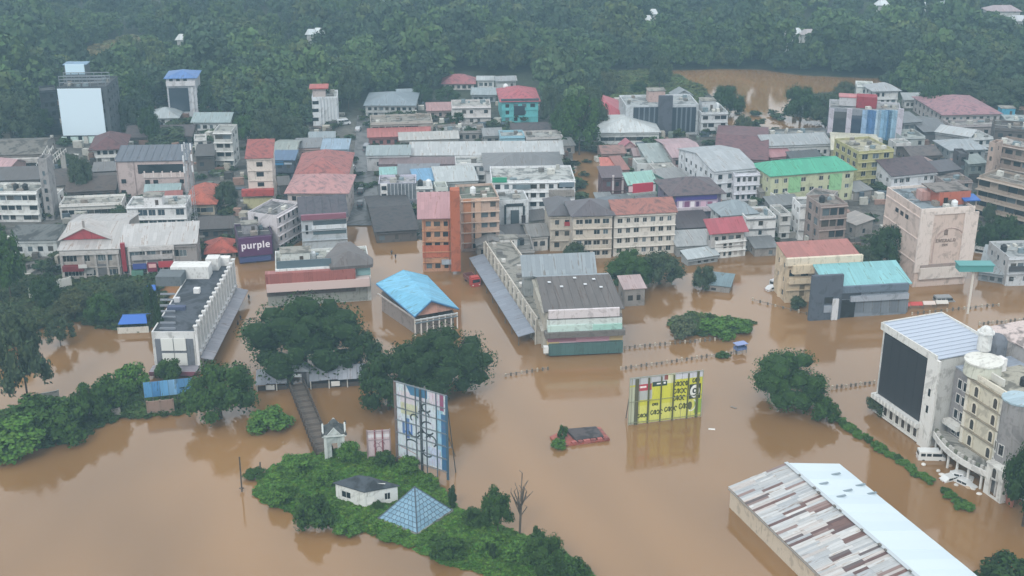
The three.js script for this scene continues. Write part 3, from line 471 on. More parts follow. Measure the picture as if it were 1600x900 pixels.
// north end
{
  const b = B({ l: 'white finned tower with a red roof cabin', A: [487, 152], B: [527, 151], yb: 197, d: 11, w: '#cfd4d8', r: flat('#aab0b3'), f: 4, n: 0, s: 3, lg: 0, nm: 'tower_block' });
  for (const x of [500, 505, 510, 515, 520, 525]) panel(b, 'fin', mat('#d9dee1'), [x, 152, x + 1.6, 194], 0.8); for (const y of [158, 170, 184]) panel(b, 'window', GLASS, [488, y, 498, y + 5], 0.1);
  box(b.g, 'roof_cabin', mat('#b3a8a4'), -b.w * 0.22, b.h + 0.9, 0, b.w * 0.5, 3.2, 5); box(b.g, 'cabin_roof', mat('#ad5650', 'metal'), -b.w * 0.22, b.h + 2.7, 0, b.w * 0.75, 0.4, 7);
}
B({ l: 'public hall with a blue grey hipped sheet roof north of the street', A: [571, 164], B: [647, 164], yb: 182, k: 144, w: '#a7aaaa', r: hip('#7f8f99', 2.6, 0.8), f: 2, n: 8 });
B({ l: 'grey ridge roof tucked behind the public hall', A: [622, 149], B: [652, 148], yb: 160, k: 139, w: '#8d9296', r: gab('#8797a0', 1.4), f: 1, n: 3, nm: 'house' });
B({ l: 'far villa with a pink red hipped roof at the forest edge', A: [693, 129], B: [740, 129], yb: 141, k: 116, w: '#c0bdba', r: hip('#b0676b', 2.4, 1, { kind: 'tile' }), f: 1, n: 5, nm: 'villa' });
B({ l: 'small white villa right of the pink roofed villa', A: [746, 124], B: [772, 124], yb: 138, k: 119, w: '#c9cdce', r: gab('#b1b8bb', 1), f: 1, n: 3, nm: 'villa' });
B({ l: 'grey sheet roofed depot below the small white villa', A: [737, 148], B: [774, 148], yb: 160, k: 138, w: '#868c90', r: shd('#93a0a6', 1.2), f: 1, n: 4 });
B({ l: 'pale house at the end of the villa row behind the teal block', A: [776, 126], B: [806, 125], yb: 140, k: 119, w: '#b3b6b8', r: gab('#9a9fa3', 1.2), f: 1, n: 3, nm: 'house' });
B({ l: 'low faded pink roof behind the old concrete shop row', A: [668, 173], B: [708, 172], yb: 184, k: 161, w: '#9c8d8a', r: shd('#aa7d7c', 1.4), f: 1, n: 3 });
B({ l: 'white two storey school block with dark windows', A: [706, 166], B: [767, 165], yb: 196, d: 10, w: '#c3c1c0', r: flat('#aaa8a6'), f: 2, n: 5, ld: 0.9 });
{
  const b = B({ l: 'turquoise block with a rounded red roof', A: [784, 158], B: [841, 157], yb: 192, k: 137, w: '#5fb0b4', r: hip('#c05760', 2.6, 0.9, { kind: 'tile' }), f: 3, n: 4, ww: 1.5, ld: 0.3, tk: [[0.2, 0.9, 'white', 1.2, 'the turquoise block']] });
  panel(b, 'glass_band', mat('#2b3640', 'glass'), [803, 166, 820, 180], 0.3); panel(b, 'fascia', mat('#3f4a52'), [783, 155, 842, 158], 0.6);
}
B({ l: 'old concrete shop row with an open terrace and red awning roof', A: [579, 192], B: [676, 189], yb: 222, d: 11, w: '#a39d96', r: flat('#8f8a83'), f: 2, n: 9, ww: 2.2 });
B({ l: 'long red sheet roof below the open concrete terrace', A: [576, 214], B: [672, 211], yb: 228, k: 201, w: '#8b5d5b', r: shd('#b2625c', 1.6, 0.5), f: 1, n: 8 });
B({ l: 'grey flat strip roof east of the red sheet roof', A: [682, 206], B: [758, 204], yb: 222, d: 10, w: '#8b8987', r: flat('#929496'), f: 1, n: 7 });
B({ l: 'pale sheet roofed row behind the big market roof', A: [625, 219], B: [716, 216], yb: 232, k: 207, w: '#97948f', r: shd('#b3b3ae', 1.2), f: 1, n: 8 });
B({ l: 'blue trimmed small block below the turquoise block', A: [782, 213], B: [820, 212], yb: 232, d: 8, w: '#8fb6c4', r: flat('#9fa7a9'), f: 1, n: 3 });
B({ l: 'dark brown roofed shed below the turquoise block', A: [802, 207], B: [868, 205], yb: 218, k: 192, w: '#6a605d', r: gab('#54494a', 1.8, 0.6, { kind: 'tile' }), f: 1, n: 5 });
B({ l: 'pale flat roofed house right of the blue trimmed block', A: [822, 215], B: [880, 213], yb: 230, d: 9, w: '#b6b4b2', r: flat('#a9aaa8'), f: 1, n: 5, nm: 'house' });
B({ l: 'house with grey weathered roof east of the strip roof', A: [757, 212], B: [784, 211], yb: 226, k: 200, w: '#8d8e8c', r: gab('#86898a', 1.4), f: 1, n: 2, nm: 'house' });
// market roofs between street and alley
B({ l: 'wide pale market roof spanning most of the block', A: [640, 243], B: [880, 241], yb: 262, k: 222, w: '#a9aaa9', r: shd('#b6b9ba', 1.8, 0.4), f: 1, n: 18 });
B({ l: 'grey green sheet roof at the street corner of the market', A: [573, 243], B: [640, 242], yb: 268, k: 228, w: '#b3b4b6', r: shd('#93a2a4', 1.4, 0.4), f: 1, n: 6 });
B({ l: 'dark brown inner court roof strip within the market', A: [592, 257], B: [710, 257], yb: 275, k: 246, w: '#77656a', r: shd('#7a6566', 0.8, 0.2), f: 1, n: 8 });
B({ l: 'dark grey sheet roof in the market centre', A: [622, 272], B: [686, 271], yb: 292, k: 257, w: '#777a80', r: shd('#7b8088', 1.2, 0.3), f: 1, n: 5 });
B({ l: 'small turquoise sheet roof at the market west side', A: [594, 273], B: [622, 272], yb: 292, k: 262, w: '#8d9fa0', r: shd('#86bdb9', 1, 0.3), f: 1, n: 3 });
B({ l: 'bright blue sheet roof beside the striped shop front', A: [648, 284], B: [682, 282], yb: 302, k: 264, w: '#6e8ba3', r: shd('#5f9cc4', 1.2, 0.3), f: 1, n: 3 });
B({ l: 'plain pale grey sheet roof east of the blue sheet roof', A: [682, 285], B: [746, 282], yb: 304, k: 260, w: '#9da3a3', r: shd('#b4bcbc', 1.4, 0.4), f: 1, n: 5 });
B({ l: 'white stepped annex between the market and the long dark roof', A: [712, 256], B: [760, 255], yb: 285, d: 9, w: '#c6c9ca', r: flat('#b3b6b6'), f: 2, n: 4 });
{
  const b = B({ l: 'shop with a vertical striped grey facade at the street corner', A: [591, 287], B: [650, 286], yb: 322, d: 9, w: '#6b7178', r: flat('#a9a8b4', { pc: '#bdbcca' }), f: 2, n: 0, s: 2, lg: 0, nm: 'shop' });
  for (let i = 0; i < 7; i++) panel(b, 'fin', mat('#c3c7cb'), [610 + i * 5.6, 288, 611.6 + i * 5.6, 312], 0.5); panel(b, 'stair_wall', mat('#d3d4d4'), [594, 288, 606, 315], 0.6); for (const y of [291, 303]) panel(b, 'window', GLASS, [596, y, 604, y + 6], 0.1, 0.6); panel(b, 'awning', mat('#7b7b82', 'metal'), [590, 314, 652, 318], 1.6);
}
B({ l: 'long hall with a dark grey hipped roof above white shops', A: [760, 266], B: [879, 264], yb: 300, k: 240, w: '#bcbebf', r: hip('#747677', 2.4, 0.8), f: 2, n: 14, ww: 1.6 });
{
  const b = B({ l: 'big white shopping block with a green dome sign', A: [768, 283], B: [899, 281], yb: 340, d: 15, w: '#d3d6d8', r: flat('#b6b9ba'), f: 4, n: 9, ww: 1.8, lc: '#dde0e1' });
  panel(b, 'sign_board', mat('#2f8f70', 'paint'), [769, 278, 792, 285], 0.5); panel(b, 'glass_band', mat('#6d7a80', 'glass'), [806, 289, 829, 295], 0.15, 0.6); panel(b, 'glass_band', mat('#6b7a85', 'glass'), [874, 285, 897, 292], 0.15, 0.6); panel(b, 'balcony', mat('#8e8984'), [858, 298, 897, 307], 1);
  const c = B({ l: 'white showroom with a black square arch outline on its front', A: [780, 314], B: [826, 312], yb: 366, d: 9, w: '#ced3d6', r: flat('#a6aaac'), f: 1, n: 0, s: 1, lg: 0, nm: 'showroom' });
  panel(c, 'arch_frame', mat('#2d3336', 'paint'), [788, 321, 791, 357], 0.3); panel(c, 'arch_frame', mat('#2d3336', 'paint'), [791, 319, 818, 322], 0.3); panel(c, 'arch_frame', mat('#2d3336', 'paint'), [817, 322, 820, 336], 0.3); panel(c, 'shop_window', mat('#4b555a', 'glass'), [798, 329, 811, 352], 0.3); panel(c, 'door', mat('#3a3438', 'paint'), [815, 337, 821, 353], 0.3);
}
B({ l: 'cluttered white roof rooms behind the orange block', A: [650, 292], B: [676, 291], yb: 322, d: 6, w: '#c9cccb', r: flat('#a3a6a5'), f: 2, n: 2, tk: [[0.8, 0.5, 'white', 1, 'the white roof rooms behind the orange block'], [0.3, 0.5, 'black', 1, 'the white roof rooms behind the orange block']] });
B({ l: 'white and green roof rooms right behind the orange block', A: [681, 293], B: [700, 292], yb: 324, d: 6, w: '#bcc3bd', r: flat('#9ea4a0'), f: 2, n: 2, lg: 0 });
B({ l: 'dark soot roofed shed at the street foot', A: [588, 362], B: [651, 358], yb: 378, k: 322, w: '#5b5552', r: gab('#4b4545', 1.8, 0.6, { kind: 'tile' }), f: 1, n: 5 });
{ // orange block
  const b = B({ l: 'tall orange block with a narrow chimney like tower, pink lean-to roof', A: [659, 339], B: [706, 338], yb: 424, d: 11, w: '#b58a6c', r: shd('#b98386', 2.4, 1.2), f: 5, n: 3, ww: 1.4, s: 2, lc: '#b98a66' });
  panel(b, 'tower', mat('#a55a3a'), [703, 298, 720, 424], 3); panel(b, 'wall_panel', mat('#b4664a'), [660, 384, 702, 402], 0.2); panel(b, 'awning', mat('#a9b6c2', 'metal'), [690, 408, 716, 413], 1.2, 0.2); for (const x of [662, 700]) panel(b, 'pilaster', mat('#a8603f'), [x, 340, x + 3, 422], 0.5);
  const c = B({ l: 'peach fronted block with balconies right of the orange tower', A: [720, 311], B: [780, 308], yb: 392, d: 13, w: '#b8a294', r: flat('#6e7668'), f: 5, n: 4, ww: 1.7, ld: 0.9, lc: '#bda897', tk: [[0.4, 0.5, 'white', 1, 'the peach fronted block']] });
  panel(c, 'stair_shaft', mat('#c4a58e'), [742, 312, 752, 372], 0.5); panel(c, 'shaft_panel', mat('#b07a58'), [724, 312, 737, 388], 0.3);
}
B({ l: 'grey ruined looking roofs with a white cabin behind the brown hall', A: [765, 392], B: [835, 390], yb: 418, d: 12, w: '#8d8b88', r: flat('#7b7976'), f: 1, n: 5, st: [0.45, 0.4, 4.5, 3, 2.6, '#cfcfcd'], tk: [[0.75, 0.5, 'black', 1, 'the grey roofs behind the brown hall']] });
B({ l: 'long weathered grey roof wing running back from the brown hall', A: [746, 384], B: [792, 382], yb: 402, d: 16, w: '#95928e', r: gax('#8a8988', 1.5, 0.4), f: 1, n: 3 });
B({ l: 'dark sheet roofs cluster in front of the white showroom', A: [778, 370], B: [830, 366], yb: 384, k: 352, w: '#6b6866', r: shd('#605d5d', 1.2, 0.5), f: 1, n: 4 });
B({ l: 'small white gabled cabin left of the cream apartment', A: [829, 369], B: [856, 367], yb: 392, k: 350, w: '#c2c0bb', r: gab('#83807d', 1.6), f: 1, n: 2, nm: 'cabin' });
// cream apartment pair
B({ l: 'cream apartment block with a dark hipped sheet roof', A: [896, 336], B: [957, 334], yb: 404, k: 311, w: '#bdb5a9', r: hip('#5e575c', 2.4, 0.8), f: 4, n: 4, ww: 1.8, fr: 1, lc: '#c8c0b4' });
B({ l: 'lower cream wing with dark eave and red flag at its left', A: [860, 336], B: [897, 335], yb: 392, k: 313, w: '#b9b2a6', r: hip('#5a565a', 1.8, 0.7), f: 3, n: 2, add: [['banner', mat('#a12f36', 'paint'), [882, 347, 891, 353], 0.15]] });
B({ l: 'white apartment block with a faded red roof and rows of dark windows', A: [960, 335], B: [1056, 330], yb: 398, k: 312, w: '#c9c5bd', r: shd('#ab6a5c', 2, 0.5, { kind: 'tile' }), f: 4, n: 7, ww: 1.3, fr: 1, lc: '#d2cec6' });
B({ l: 'small blue grey hipped roof between the two apartment roofs', A: [946, 326], B: [976, 325], yb: 348, k: 310, w: '#7c8388', r: hip('#67727a', 1.4), f: 1, n: 2 });
// east of the alley
B({ l: 'red tent like hipped roof above the wide white roofed hall', A: [924, 182], B: [978, 181], yb: 200, k: 154, w: '#9a8f8f', r: hip('#bf4654', 3.6, 0.8), f: 1, n: 4 });
{
  const b = B({ l: 'dark glass office block with a white frame and stair tower', A: [978, 165], B: [1092, 163], yb: 212, d: 16, w: '#b2b8bc', r: flat('#a2a9ad', { pc: '#c6ccd0' }), f: 4, n: 0, s: 3, lg: 0, nm: 'office_block', st: [0.47, 0.6, 6, 5, 4, '#b39a94'] });
  panel(b, 'glass_wall', mat('#353d47', 'glass'), [990, 168, 1029, 206], 0.3); panel(b, 'glass_wall', mat('#353d47', 'glass'), [1050, 168, 1086, 206], 0.3); panel(b, 'stair_tower', mat('#4c505a'), [1030, 150, 1049, 210], 1.2);
  for (let i = 1; i < 5; i++) { panel(b, 'mullion', mat('#5b646d', 'paint'), [990 + i * 8, 168, 990.6 + i * 8, 206], 0.12, 0.3); panel(b, 'mullion', mat('#5b646d', 'paint'), [1050 + i * 7.2, 168, 1050.6 + i * 7.2, 206], 0.12, 0.3); }
}
B({ l: 'pale grey stepped apartment block right of the dark glass office', A: [1096, 176], B: [1138, 175], yb: 214, d: 13, w: '#b7bbbd', r: flat('#a4a9ac'), f: 3, n: 4, ww: 1.8, st: [0.4, 0.6, 5, 5, 3.5, '#b5b9bc'], tk: [[0.75, 0.6, 'white', 1.2, 'the pale stepped apartment block']] });
B({ l: 'small gabled grey roof house behind the dark glass office', A: [1054, 150], B: [1082, 149], yb: 164, k: 136, w: '#a9aeb2', r: gax('#8d9599', 2), f: 1, n: 3, nm: 'house' });
B({ l: 'wide white hall with a shallow pale hipped roof', A: [937, 207], B: [1030, 206], yb: 226, k: 181, w: '#c6cac9', r: hip('#c3c9ca', 2.8, 0.6), f: 1, n: 8, ww: 2.4 });
B({ l: 'little pink gable roof in front of the wide white hall', A: [974, 229], B: [992, 228], yb: 242, k: 216, w: '#b59a9a', r: gax('#bf6f7c', 1.6), f: 1, n: 1, nm: 'house' });
B({ l: 'rust pink weathered roof at the top of the alley', A: [941, 240], B: [976, 239], yb: 254, k: 227, w: '#8f7a73', r: gab('#a37a70', 1.4, 0.5, { kind: 'tile' }), f: 1, n: 3, nm: 'house' });
B({ l: 'bright orange sheet roof house beside the alley', A: [941, 272], B: [966, 272], yb: 292, k: 247, w: '#9a7d74', r: shd('#c4614c', 1.6, 0.3), f: 1, n: 2, nm: 'house' });
B({ l: 'rust brown sheet roof joined to the orange roof house', A: [967, 266], B: [983, 265], yb: 288, k: 244, w: '#7d6a66', r: shd('#9a5c50', 1.4, 0.3), f: 1, n: 1, nm: 'house' });
B({ l: 'maroon walled house with white frame poles at the alley mouth', A: [942, 278], B: [974, 277], yb: 312, d: 8, w: '#63474c', r: shd('#5e4a50', 1), f: 2, n: 2, add: [['pole', mat('#c9bfbf', 'paint'), [957, 274, 959, 302], 0.3], ['pole', mat('#c9bfbf', 'paint'), [972, 276, 974, 302], 0.3]], nm: 'house' });
{
  const b = B({ l: 'shop with a big crimson sign board and a mint green roof', A: [982, 288], B: [1024, 284], yb: 318, k: 270, w: '#5d4a4e', r: shd('#8fc0b4', 2, 0.5), f: 2, n: 0, s: 2, lg: 0, nm: 'shop' });
  panel(b, 'sign_board', mat('#b52d45', 'paint'), [989, 288, 1020, 303], 0.4, 0.3); panel(b, 'sign_plate', mat('#d9b9bd', 'paint'), [983, 292, 988.5, 300], 0.4, 0.3); panel(b, 'sign_plate', mat('#cfc3c6', 'paint'), [1020.5, 289, 1024, 299], 0.4, 0.3); panel(b, 'awning', mat('#9fa9a4', 'metal'), [982, 304, 1026, 308], 1.6);
}
B({ l: 'tall green clad narrow house right of the crimson sign', A: [1026, 282], B: [1040, 280], yb: 316, d: 7, w: '#4d6b64', r: flat('#6f7a76'), f: 2, n: 1, nm: 'house' });
B({ l: 'small white house in the courtyard behind the crimson sign', A: [996, 256], B: [1022, 255], yb: 276, d: 7, w: '#c6cac9', r: flat('#9da19f'), f: 1, n: 2, lg: 0, nm: 'house' });
B({ l: 'dusky pink gabled roof behind the courtyard house', A: [992, 243], B: [1018, 242], yb: 258, k: 231, w: '#92807f', r: gab('#9f8585', 1.4), f: 1, n: 2, nm: 'house' });
B({ l: 'broad grey green sheet roof with pale patch', A: [1014, 254], B: [1058, 252], yb: 272, k: 224, w: '#8d9695', r: shd('#93a09d', 2, 0.4), f: 1, n: 3 });
B({ l: 'pale block with worn roof under the grey green sheet roof', A: [1026, 268], B: [1062, 266], yb: 290, d: 9, w: '#b9b9b6', r: flat('#a5a4a1'), f: 1, n: 3 });
B({ l: 'grey lean-to roof left of the pink roofed pair', A: [1030, 290], B: [1082, 284], yb: 305, k: 262, w: '#807f7f', r: shd('#8c8d8d', 1.4, 0.4), f: 1, n: 4 });
B({ l: 'house with a pink framed roof and long side wall', A: [1052, 246], B: [1100, 244], yb: 272, k: 224, w: '#9d8d8f', r: gab('#b39297', 1.4), f: 2, n: 4, nm: 'house' });
B({ l: 'dusky pink second roof right of the pink framed roof', A: [1078, 252], B: [1106, 251], yb: 284, k: 232, w: '#877a7c', r: shd('#a98f94', 1.2), f: 2, n: 2, nm: 'house' });
{
  const b = B({ l: 'shop block with a big mauve brown hipped roof and purple banner', A: [1049, 303], B: [1127, 299], yb: 350, k: 276, w: '#6d6478', r: hip('#6c5a5d', 2.6, 1.2, { kind: 'tile' }), f: 3, n: 0, s: 3, lg: 0, nm: 'shop' });
  panel(b, 'banner', mat('#4a3d83', 'paint'), [1056, 305, 1120, 312], 0.3, 0.2); panel(b, 'poster_board', mat('#a592a6', 'paint'), [1058, 314, 1121, 325], 0.3, 0.2); [[1061, 5, '#d9d3d8'], [1070, 7, '#7a4a6d'], [1079, 6, '#e0dadd'], [1088, 4, '#593a63'], [1095, 8, '#c9a9b9'], [1106, 6, '#8f5570'], [1114, 5, '#cfc6cf']].forEach(([x, w, c]) => panel(b, 'poster', mat(c, 'paint'), [x, 315, x + w, 324], 0.06, 0.5)); panel(b, 'canopy', mat('#bfb6bd'), [1056, 326, 1124, 329], 1.4);
}
B({ l: 'dark brown sheet roof below the purple banner shop', A: [1060, 357], B: [1112, 354], yb: 372, k: 330, w: '#5d5552', r: shd('#4f4547', 1.6, 0.4), f: 1, n: 4 });
B({ l: 'weathered pale grey roof right of the white apartment block', A: [1058, 385], B: [1118, 382], yb: 400, k: 360, w: '#8d8f8f', r: shd('#a2a6a6', 1.4, 0.4), f: 1, n: 4 });
B({ l: 'house with a bright red roof and white lower front by the flood', A: [1112, 362], B: [1163, 358], yb: 402, k: 345, w: '#a9a7a5', r: shd('#b04350', 1.6, 1), f: 2, n: 4, nm: 'house' });
B({ l: 'white annex with slit windows in front of the red roofed house', A: [1118, 377], B: [1166, 372], yb: 402, d: 5, w: '#d1d2d0', r: flat('#b3b4b2'), f: 2, n: 5, ww: 0.9 });
B({ l: 'pale sheet shelter roof at the flood edge beside the tree', A: [1075, 405], B: [1122, 398], yb: 412, k: 388, w: '#93989a', r: shd('#b9c3c6', 1, 0.4), f: 1, n: 4, nm: 'shelter' });
B({ l: 'house with a broad blue grey hipped roof and white side wing', A: [1130, 334], B: [1180, 330], yb: 378, k: 312, w: '#b6bab9', r: hip('#8a979d', 2.2, 1), f: 3, n: 3, nm: 'house' });
B({ l: 'white boxy house with black string courses', A: [1166, 340], B: [1213, 338], yb: 385, d: 9, w: '#d2d4d4', r: flat('#b6b8b8'), f: 3, n: 1, ww: 1.2, lc: '#5a5c5e', nm: 'house' });
B({ l: 'narrow white house with dark gap beside the boxy house', A: [1219, 334], B: [1236, 333], yb: 374, d: 8, w: '#bcbdbb', r: flat('#8d8e8c'), f: 3, n: 1, nm: 'house' });
B({ l: 'tall plain white slab tower house', A: [1251, 320], B: [1279, 319], yb: 376, d: 7, w: '#d7d9d9', r: flat('#8d8f90'), f: 3, n: 0, s: 2, lc: '#9a9c9d', c: 'house', nm: 'tower_house' });
B({ l: 'dark framed unfinished block right of the white slab tower', A: [1283, 321], B: [1325, 318], yb: 392, d: 9, w: '#8d7f79', r: flat('#8e837d'), f: 4, n: 3, ww: 2, wh: 2, lc: '#a3958f', tk: [[0.3, 0.5, 'black', 1, 'the unfinished block beside the white slab tower']] });
B({ l: 'grey sheet roof behind the narrow white house', A: [1205, 322], B: [1250, 318], yb: 338, k: 306, w: '#77787a', r: shd('#7d8082', 1.2), f: 1, n: 4 });
B({ l: 'white roof cabin in front of the green roofed school', A: [1212, 306], B: [1236, 304], yb: 328, d: 6, w: '#d0d2cf', r: flat('#aaaca9'), f: 1, n: 2, lg: 0, nm: 'cabin' });
B({ l: 'pale framed terrace block below the green roofed school', A: [1259, 304], B: [1296, 310], yb: 345, d: 8, w: '#a59f9a', r: flat('#8d8985'), f: 2, n: 3, ww: 2 });
B({ l: 'long maroon tiled roof stretching back behind the white corner house', A: [1118, 246], B: [1198, 250], yb: 268, k: 212, w: '#866f70', r: gab('#7a4c50', 2.2, 0.6, { kind: 'tile' }), f: 1, n: 7 });
B({ l: 'white corner house with a pale grey sloping roof', A: [1116, 268], B: [1182, 262], yb: 312, k: 234, w: '#ccd0d4', r: gab('#a6adb0', 2.2, 0.5), f: 3, n: 4, nm: 'house' });
B({ l: 'white balconied front block left of the green roofed school', A: [1148, 272], B: [1188, 270], yb: 315, d: 6, w: '#d0d2da', r: flat('#b4b7bd'), f: 3, n: 4, ww: 1, nm: 'house' });
{
  const b = B({ l: 'long cream and green school with a bright emerald roof', A: [1205, 274], B: [1335, 264], yb: 318, k: 247, w: '#b9bd9c', r: hip('#35b08a', 2.4, 0.7, { q: 0.5, ridge: '#2f8f74' }), f: 3, n: 9, ww: 1.4, fr: 1, lg: 0, nm: 'school' });
  panel(b, 'wall_panel', mat('#8fc08d'), [1233, 277, 1250, 300], 0.12); panel(b, 'wall_panel', mat('#8fc08d'), [1297, 272, 1314, 296], 0.12);
}
{
  const b = B({ l: 'olive yellow block with a cream roof and shaded balconies', A: [1342, 237], B: [1397, 233], yb: 290, d: 16, w: '#a3a071', r: flat('#b3ad93', { pc: '#a9a67e' }), f: 4, n: 3, ww: 2, wh: 1.8, fr: 1, lc: '#b5b287' });
  B({ l: 'cream sheet roofed hall left of the olive yellow block', A: [1300, 234], B: [1372, 238], yb: 262, k: 215, w: '#a5a284', r: gab('#c4bfa6', 1.6, 0.5), f: 2, n: 6 });
}
B({ l: 'long grey roofed terrace of white shops behind the green school', A: [1196, 228], B: [1298, 224], yb: 250, k: 210, w: '#c3c6c8', r: shd('#9ba1a4', 1.6, 0.5), f: 1, n: 9, ww: 1.2 });
B({ l: 'pink sheet roof against the grey shop terrace', A: [1204, 246], B: [1238, 243], yb: 258, k: 228, w: '#97797b', r: shd('#b0757a', 1.6, 0.4), f: 1, n: 2 });
B({ l: 'dark sheet roof between pink roof and cream hall', A: [1236, 248], B: [1282, 244], yb: 260, k: 236, w: '#4f5254', r: shd('#4c5153', 1.2, 0.4), f: 1, n: 3 });
B({ l: 'pale pitched roof house by the river bend', A: [1130, 212], B: [1162, 211], yb: 224, k: 199, w: '#b7b4b1', r: gab('#bdb7b2', 1.2), f: 1, n: 3, nm: 'house' });
B({ l: 'long thin grey shed roof along the river bank', A: [1186, 212], B: [1300, 208], yb: 222, d: 8, w: '#6f7274', r: flat('#858889'), f: 1, n: 10, lg: 0 });
{ // blue and white block by the river
  const b = B({ l: 'blue and white clad block with tall framed bays by the river', A: [1296, 168], B: [1408, 174], yb: 222, d: 13, w: '#7d8088', r: flat('#9a9ca0', { pc: '#b4b6bc' }), f: 4, n: 0, s: 3, lg: 0 });
  panel(b, 'glass_wall', mat('#3a3c40', 'glass'), [1298, 174, 1323, 214], 0.25); panel(b, 'glass_wall', mat('#323b4e', 'glass'), [1328, 180, 1347, 214], 0.25); [[1348, 8, '#8ca8c6'], [1356, 9, '#4f77a8'], [1365, 8, '#a9c0d2'], [1373, 10, '#7fa6c4'], [1383, 7, '#3f6f9a'], [1390, 8, '#8fb0c6'], [1398, 8, '#b9c3cc']].forEach(([x, w, c]) => panel(b, 'facade_panel', mat(c), [x, 172, x + w - 0.5, 220], 0.4)); for (const x of [1296, 1324, 1404]) panel(b, 'pilaster', mat('#b9b5c0'), [x, 170, x + 3, 220], 0.7);
  box(b.g, 'roof_cabin', mat('#8d2f3a'), b.w * 0.02, b.h + 1.5, 0, 7, 4, 5); box(b.g, 'roof_cabin', mat('#b3b3b6'), -b.w * 0.2, b.h + 1.2, -1, 8, 3, 5); box(b.g, 'cabin_roof', mat('#b0686a', 'metal'), -b.w * 0.2, b.h + 2.9, -1, 8.6, 0.3, 5.6);
}
B({ l: 'white towered house with a flat grey roof behind the blue clad block', A: [1366, 141], B: [1404, 140], yb: 176, d: 9, w: '#c2c4c4', r: hip('#a1a7aa', 1.8, 1), f: 3, n: 4, nm: 'house' });
B({ l: 'plain white cube house left of the towered house', A: [1339, 133], B: [1366, 134], yb: 166, d: 8, w: '#ccd2d1', r: flat('#b7bcbb'), f: 2, n: 1, nm: 'house' });
B({ l: 'white bungalow with a grey slab roof right of the towered house', A: [1414, 155], B: [1446, 155], yb: 170, k: 147, w: '#c4c6c6', r: shd('#9ea5a6', 1.2, 0.8), f: 1, n: 4, nm: 'house' });
B({ l: 'big pink hipped roof hall at the forest edge', A: [1474, 179], B: [1563, 177], yb: 202, k: 151, w: '#a8a4a4', r: hip('#a8787e', 3, 0.8, { kind: 'tile' }), f: 2, n: 8 });
B({ l: 'small block with a bright blue roof box right of the pink hall', A: [1570, 182], B: [1592, 182], yb: 198, d: 9, w: '#aeb6b8', r: flat('#a3b0b4'), f: 1, n: 2, st: [0.4, 0.5, 5, 4, 3, '#4a93ad'] });
B({ l: 'pale flat roofed block at the right edge behind the brown terraces', A: [1580, 196], B: [1650, 198], yb: 216, d: 16, w: '#a9b3b5', r: flat('#a8b2b5'), f: 1, n: 5 });
B({ l: 'grey house right of the blue clad block', A: [1412, 192], B: [1440, 190], yb: 216, d: 9, w: '#7f8385', r: shd('#71767a', 1.2), f: 2, n: 3, nm: 'house' });
B({ l: 'pale grey block with a ramp roof below the white bungalow', A: [1410, 214], B: [1446, 213], yb: 232, d: 10, w: '#a5abaa', r: flat('#aab2b0'), f: 1, n: 3 });
B({ l: 'dark weathered shed below the pink hall', A: [1444, 206], B: [1484, 204], yb: 222, k: 186, w: '#5e5f63', r: gab('#65686c', 1.6), f: 1, n: 3 });
B({ l: 'grey annex in front of the pink hall', A: [1488, 196], B: [1562, 194], yb: 216, d: 8, w: '#9d9797', r: flat('#a39e9e'), f: 1, n: 6 });
B({ l: 'long white roofed walkway building slanting below the pink hall', A: [1462, 206], B: [1516, 214], yb: 236, d: 6, w: '#86888a', r: shd('#b4b8ba', 1, 0.4), f: 1, n: 5 });
B({ l: 'white terrace block right of the slanting walkway', A: [1516, 216], B: [1552, 214], yb: 240, d: 9, w: '#b7bbbc', r: flat('#a9aeb0'), f: 2, n: 3 });
B({ l: 'pale grey hipped roof house above the water tank clutter', A: [1486, 234], B: [1540, 232], yb: 258, k: 217, w: '#84898c', r: hip('#9aa4a8', 1.8, 0.8), f: 2, n: 4, nm: 'house' });
B({ l: 'small white cabin right of the olive yellow block', A: [1400, 224], B: [1424, 223], yb: 242, d: 6, w: '#c3c4c3', r: flat('#9ea09f'), f: 1, n: 2, lg: 0, nm: 'cabin' });
B({ l: 'brown grey low roofs behind the maroon roofed white row', A: [1424, 244], B: [1470, 242], yb: 258, k: 228, w: '#645b58', r: gab('#6b5f5c', 1.6, 0.5, { kind: 'tile' }), f: 1, n: 4 });
B({ l: 'white windowed row under a maroon tiled roof', A: [1394, 275], B: [1464, 268], yb: 300, k: 246, w: '#c9ccd0', r: shd('#604c50', 2.4, 0.5, { kind: 'tile' }), f: 2, n: 7, ww: 1.3, fr: 1 });
B({ l: 'pale pink walled house right of the white windowed row', A: [1440, 256], B: [1464, 254], yb: 276, d: 7, w: '#b7a6a3', r: flat('#9f9290'), f: 1, n: 2, lg: 0, nm: 'house' });
B({ l: 'dark grey sheds cluster left of the brown terraced building', A: [1468, 268], B: [1500, 264], yb: 292, k: 250, w: '#4d4a4e', r: shd('#56545a', 1.4), f: 1, n: 3 });
B({ l: 'tall dark shaft building left of the brown terraced building', A: [1500, 240], B: [1514, 240], yb: 282, d: 6, w: '#4c4a4e', r: flat('#5d5b60'), f: 3, n: 1, lg: 0, nm: 'service_tower' });
B({ l: 'teal grey roof house right of the dark shaft building', A: [1514, 256], B: [1540, 254], yb: 284, k: 242, w: '#7d8786', r: shd('#8b9896', 1.2), f: 2, n: 2, nm: 'house' });
B({ l: 'pale brown block behind the rooftop tower of the beige hotel', A: [1476, 284], B: [1520, 282], yb: 306, d: 9, w: '#8b807d', r: flat('#8e8583'), f: 2, n: 3 });
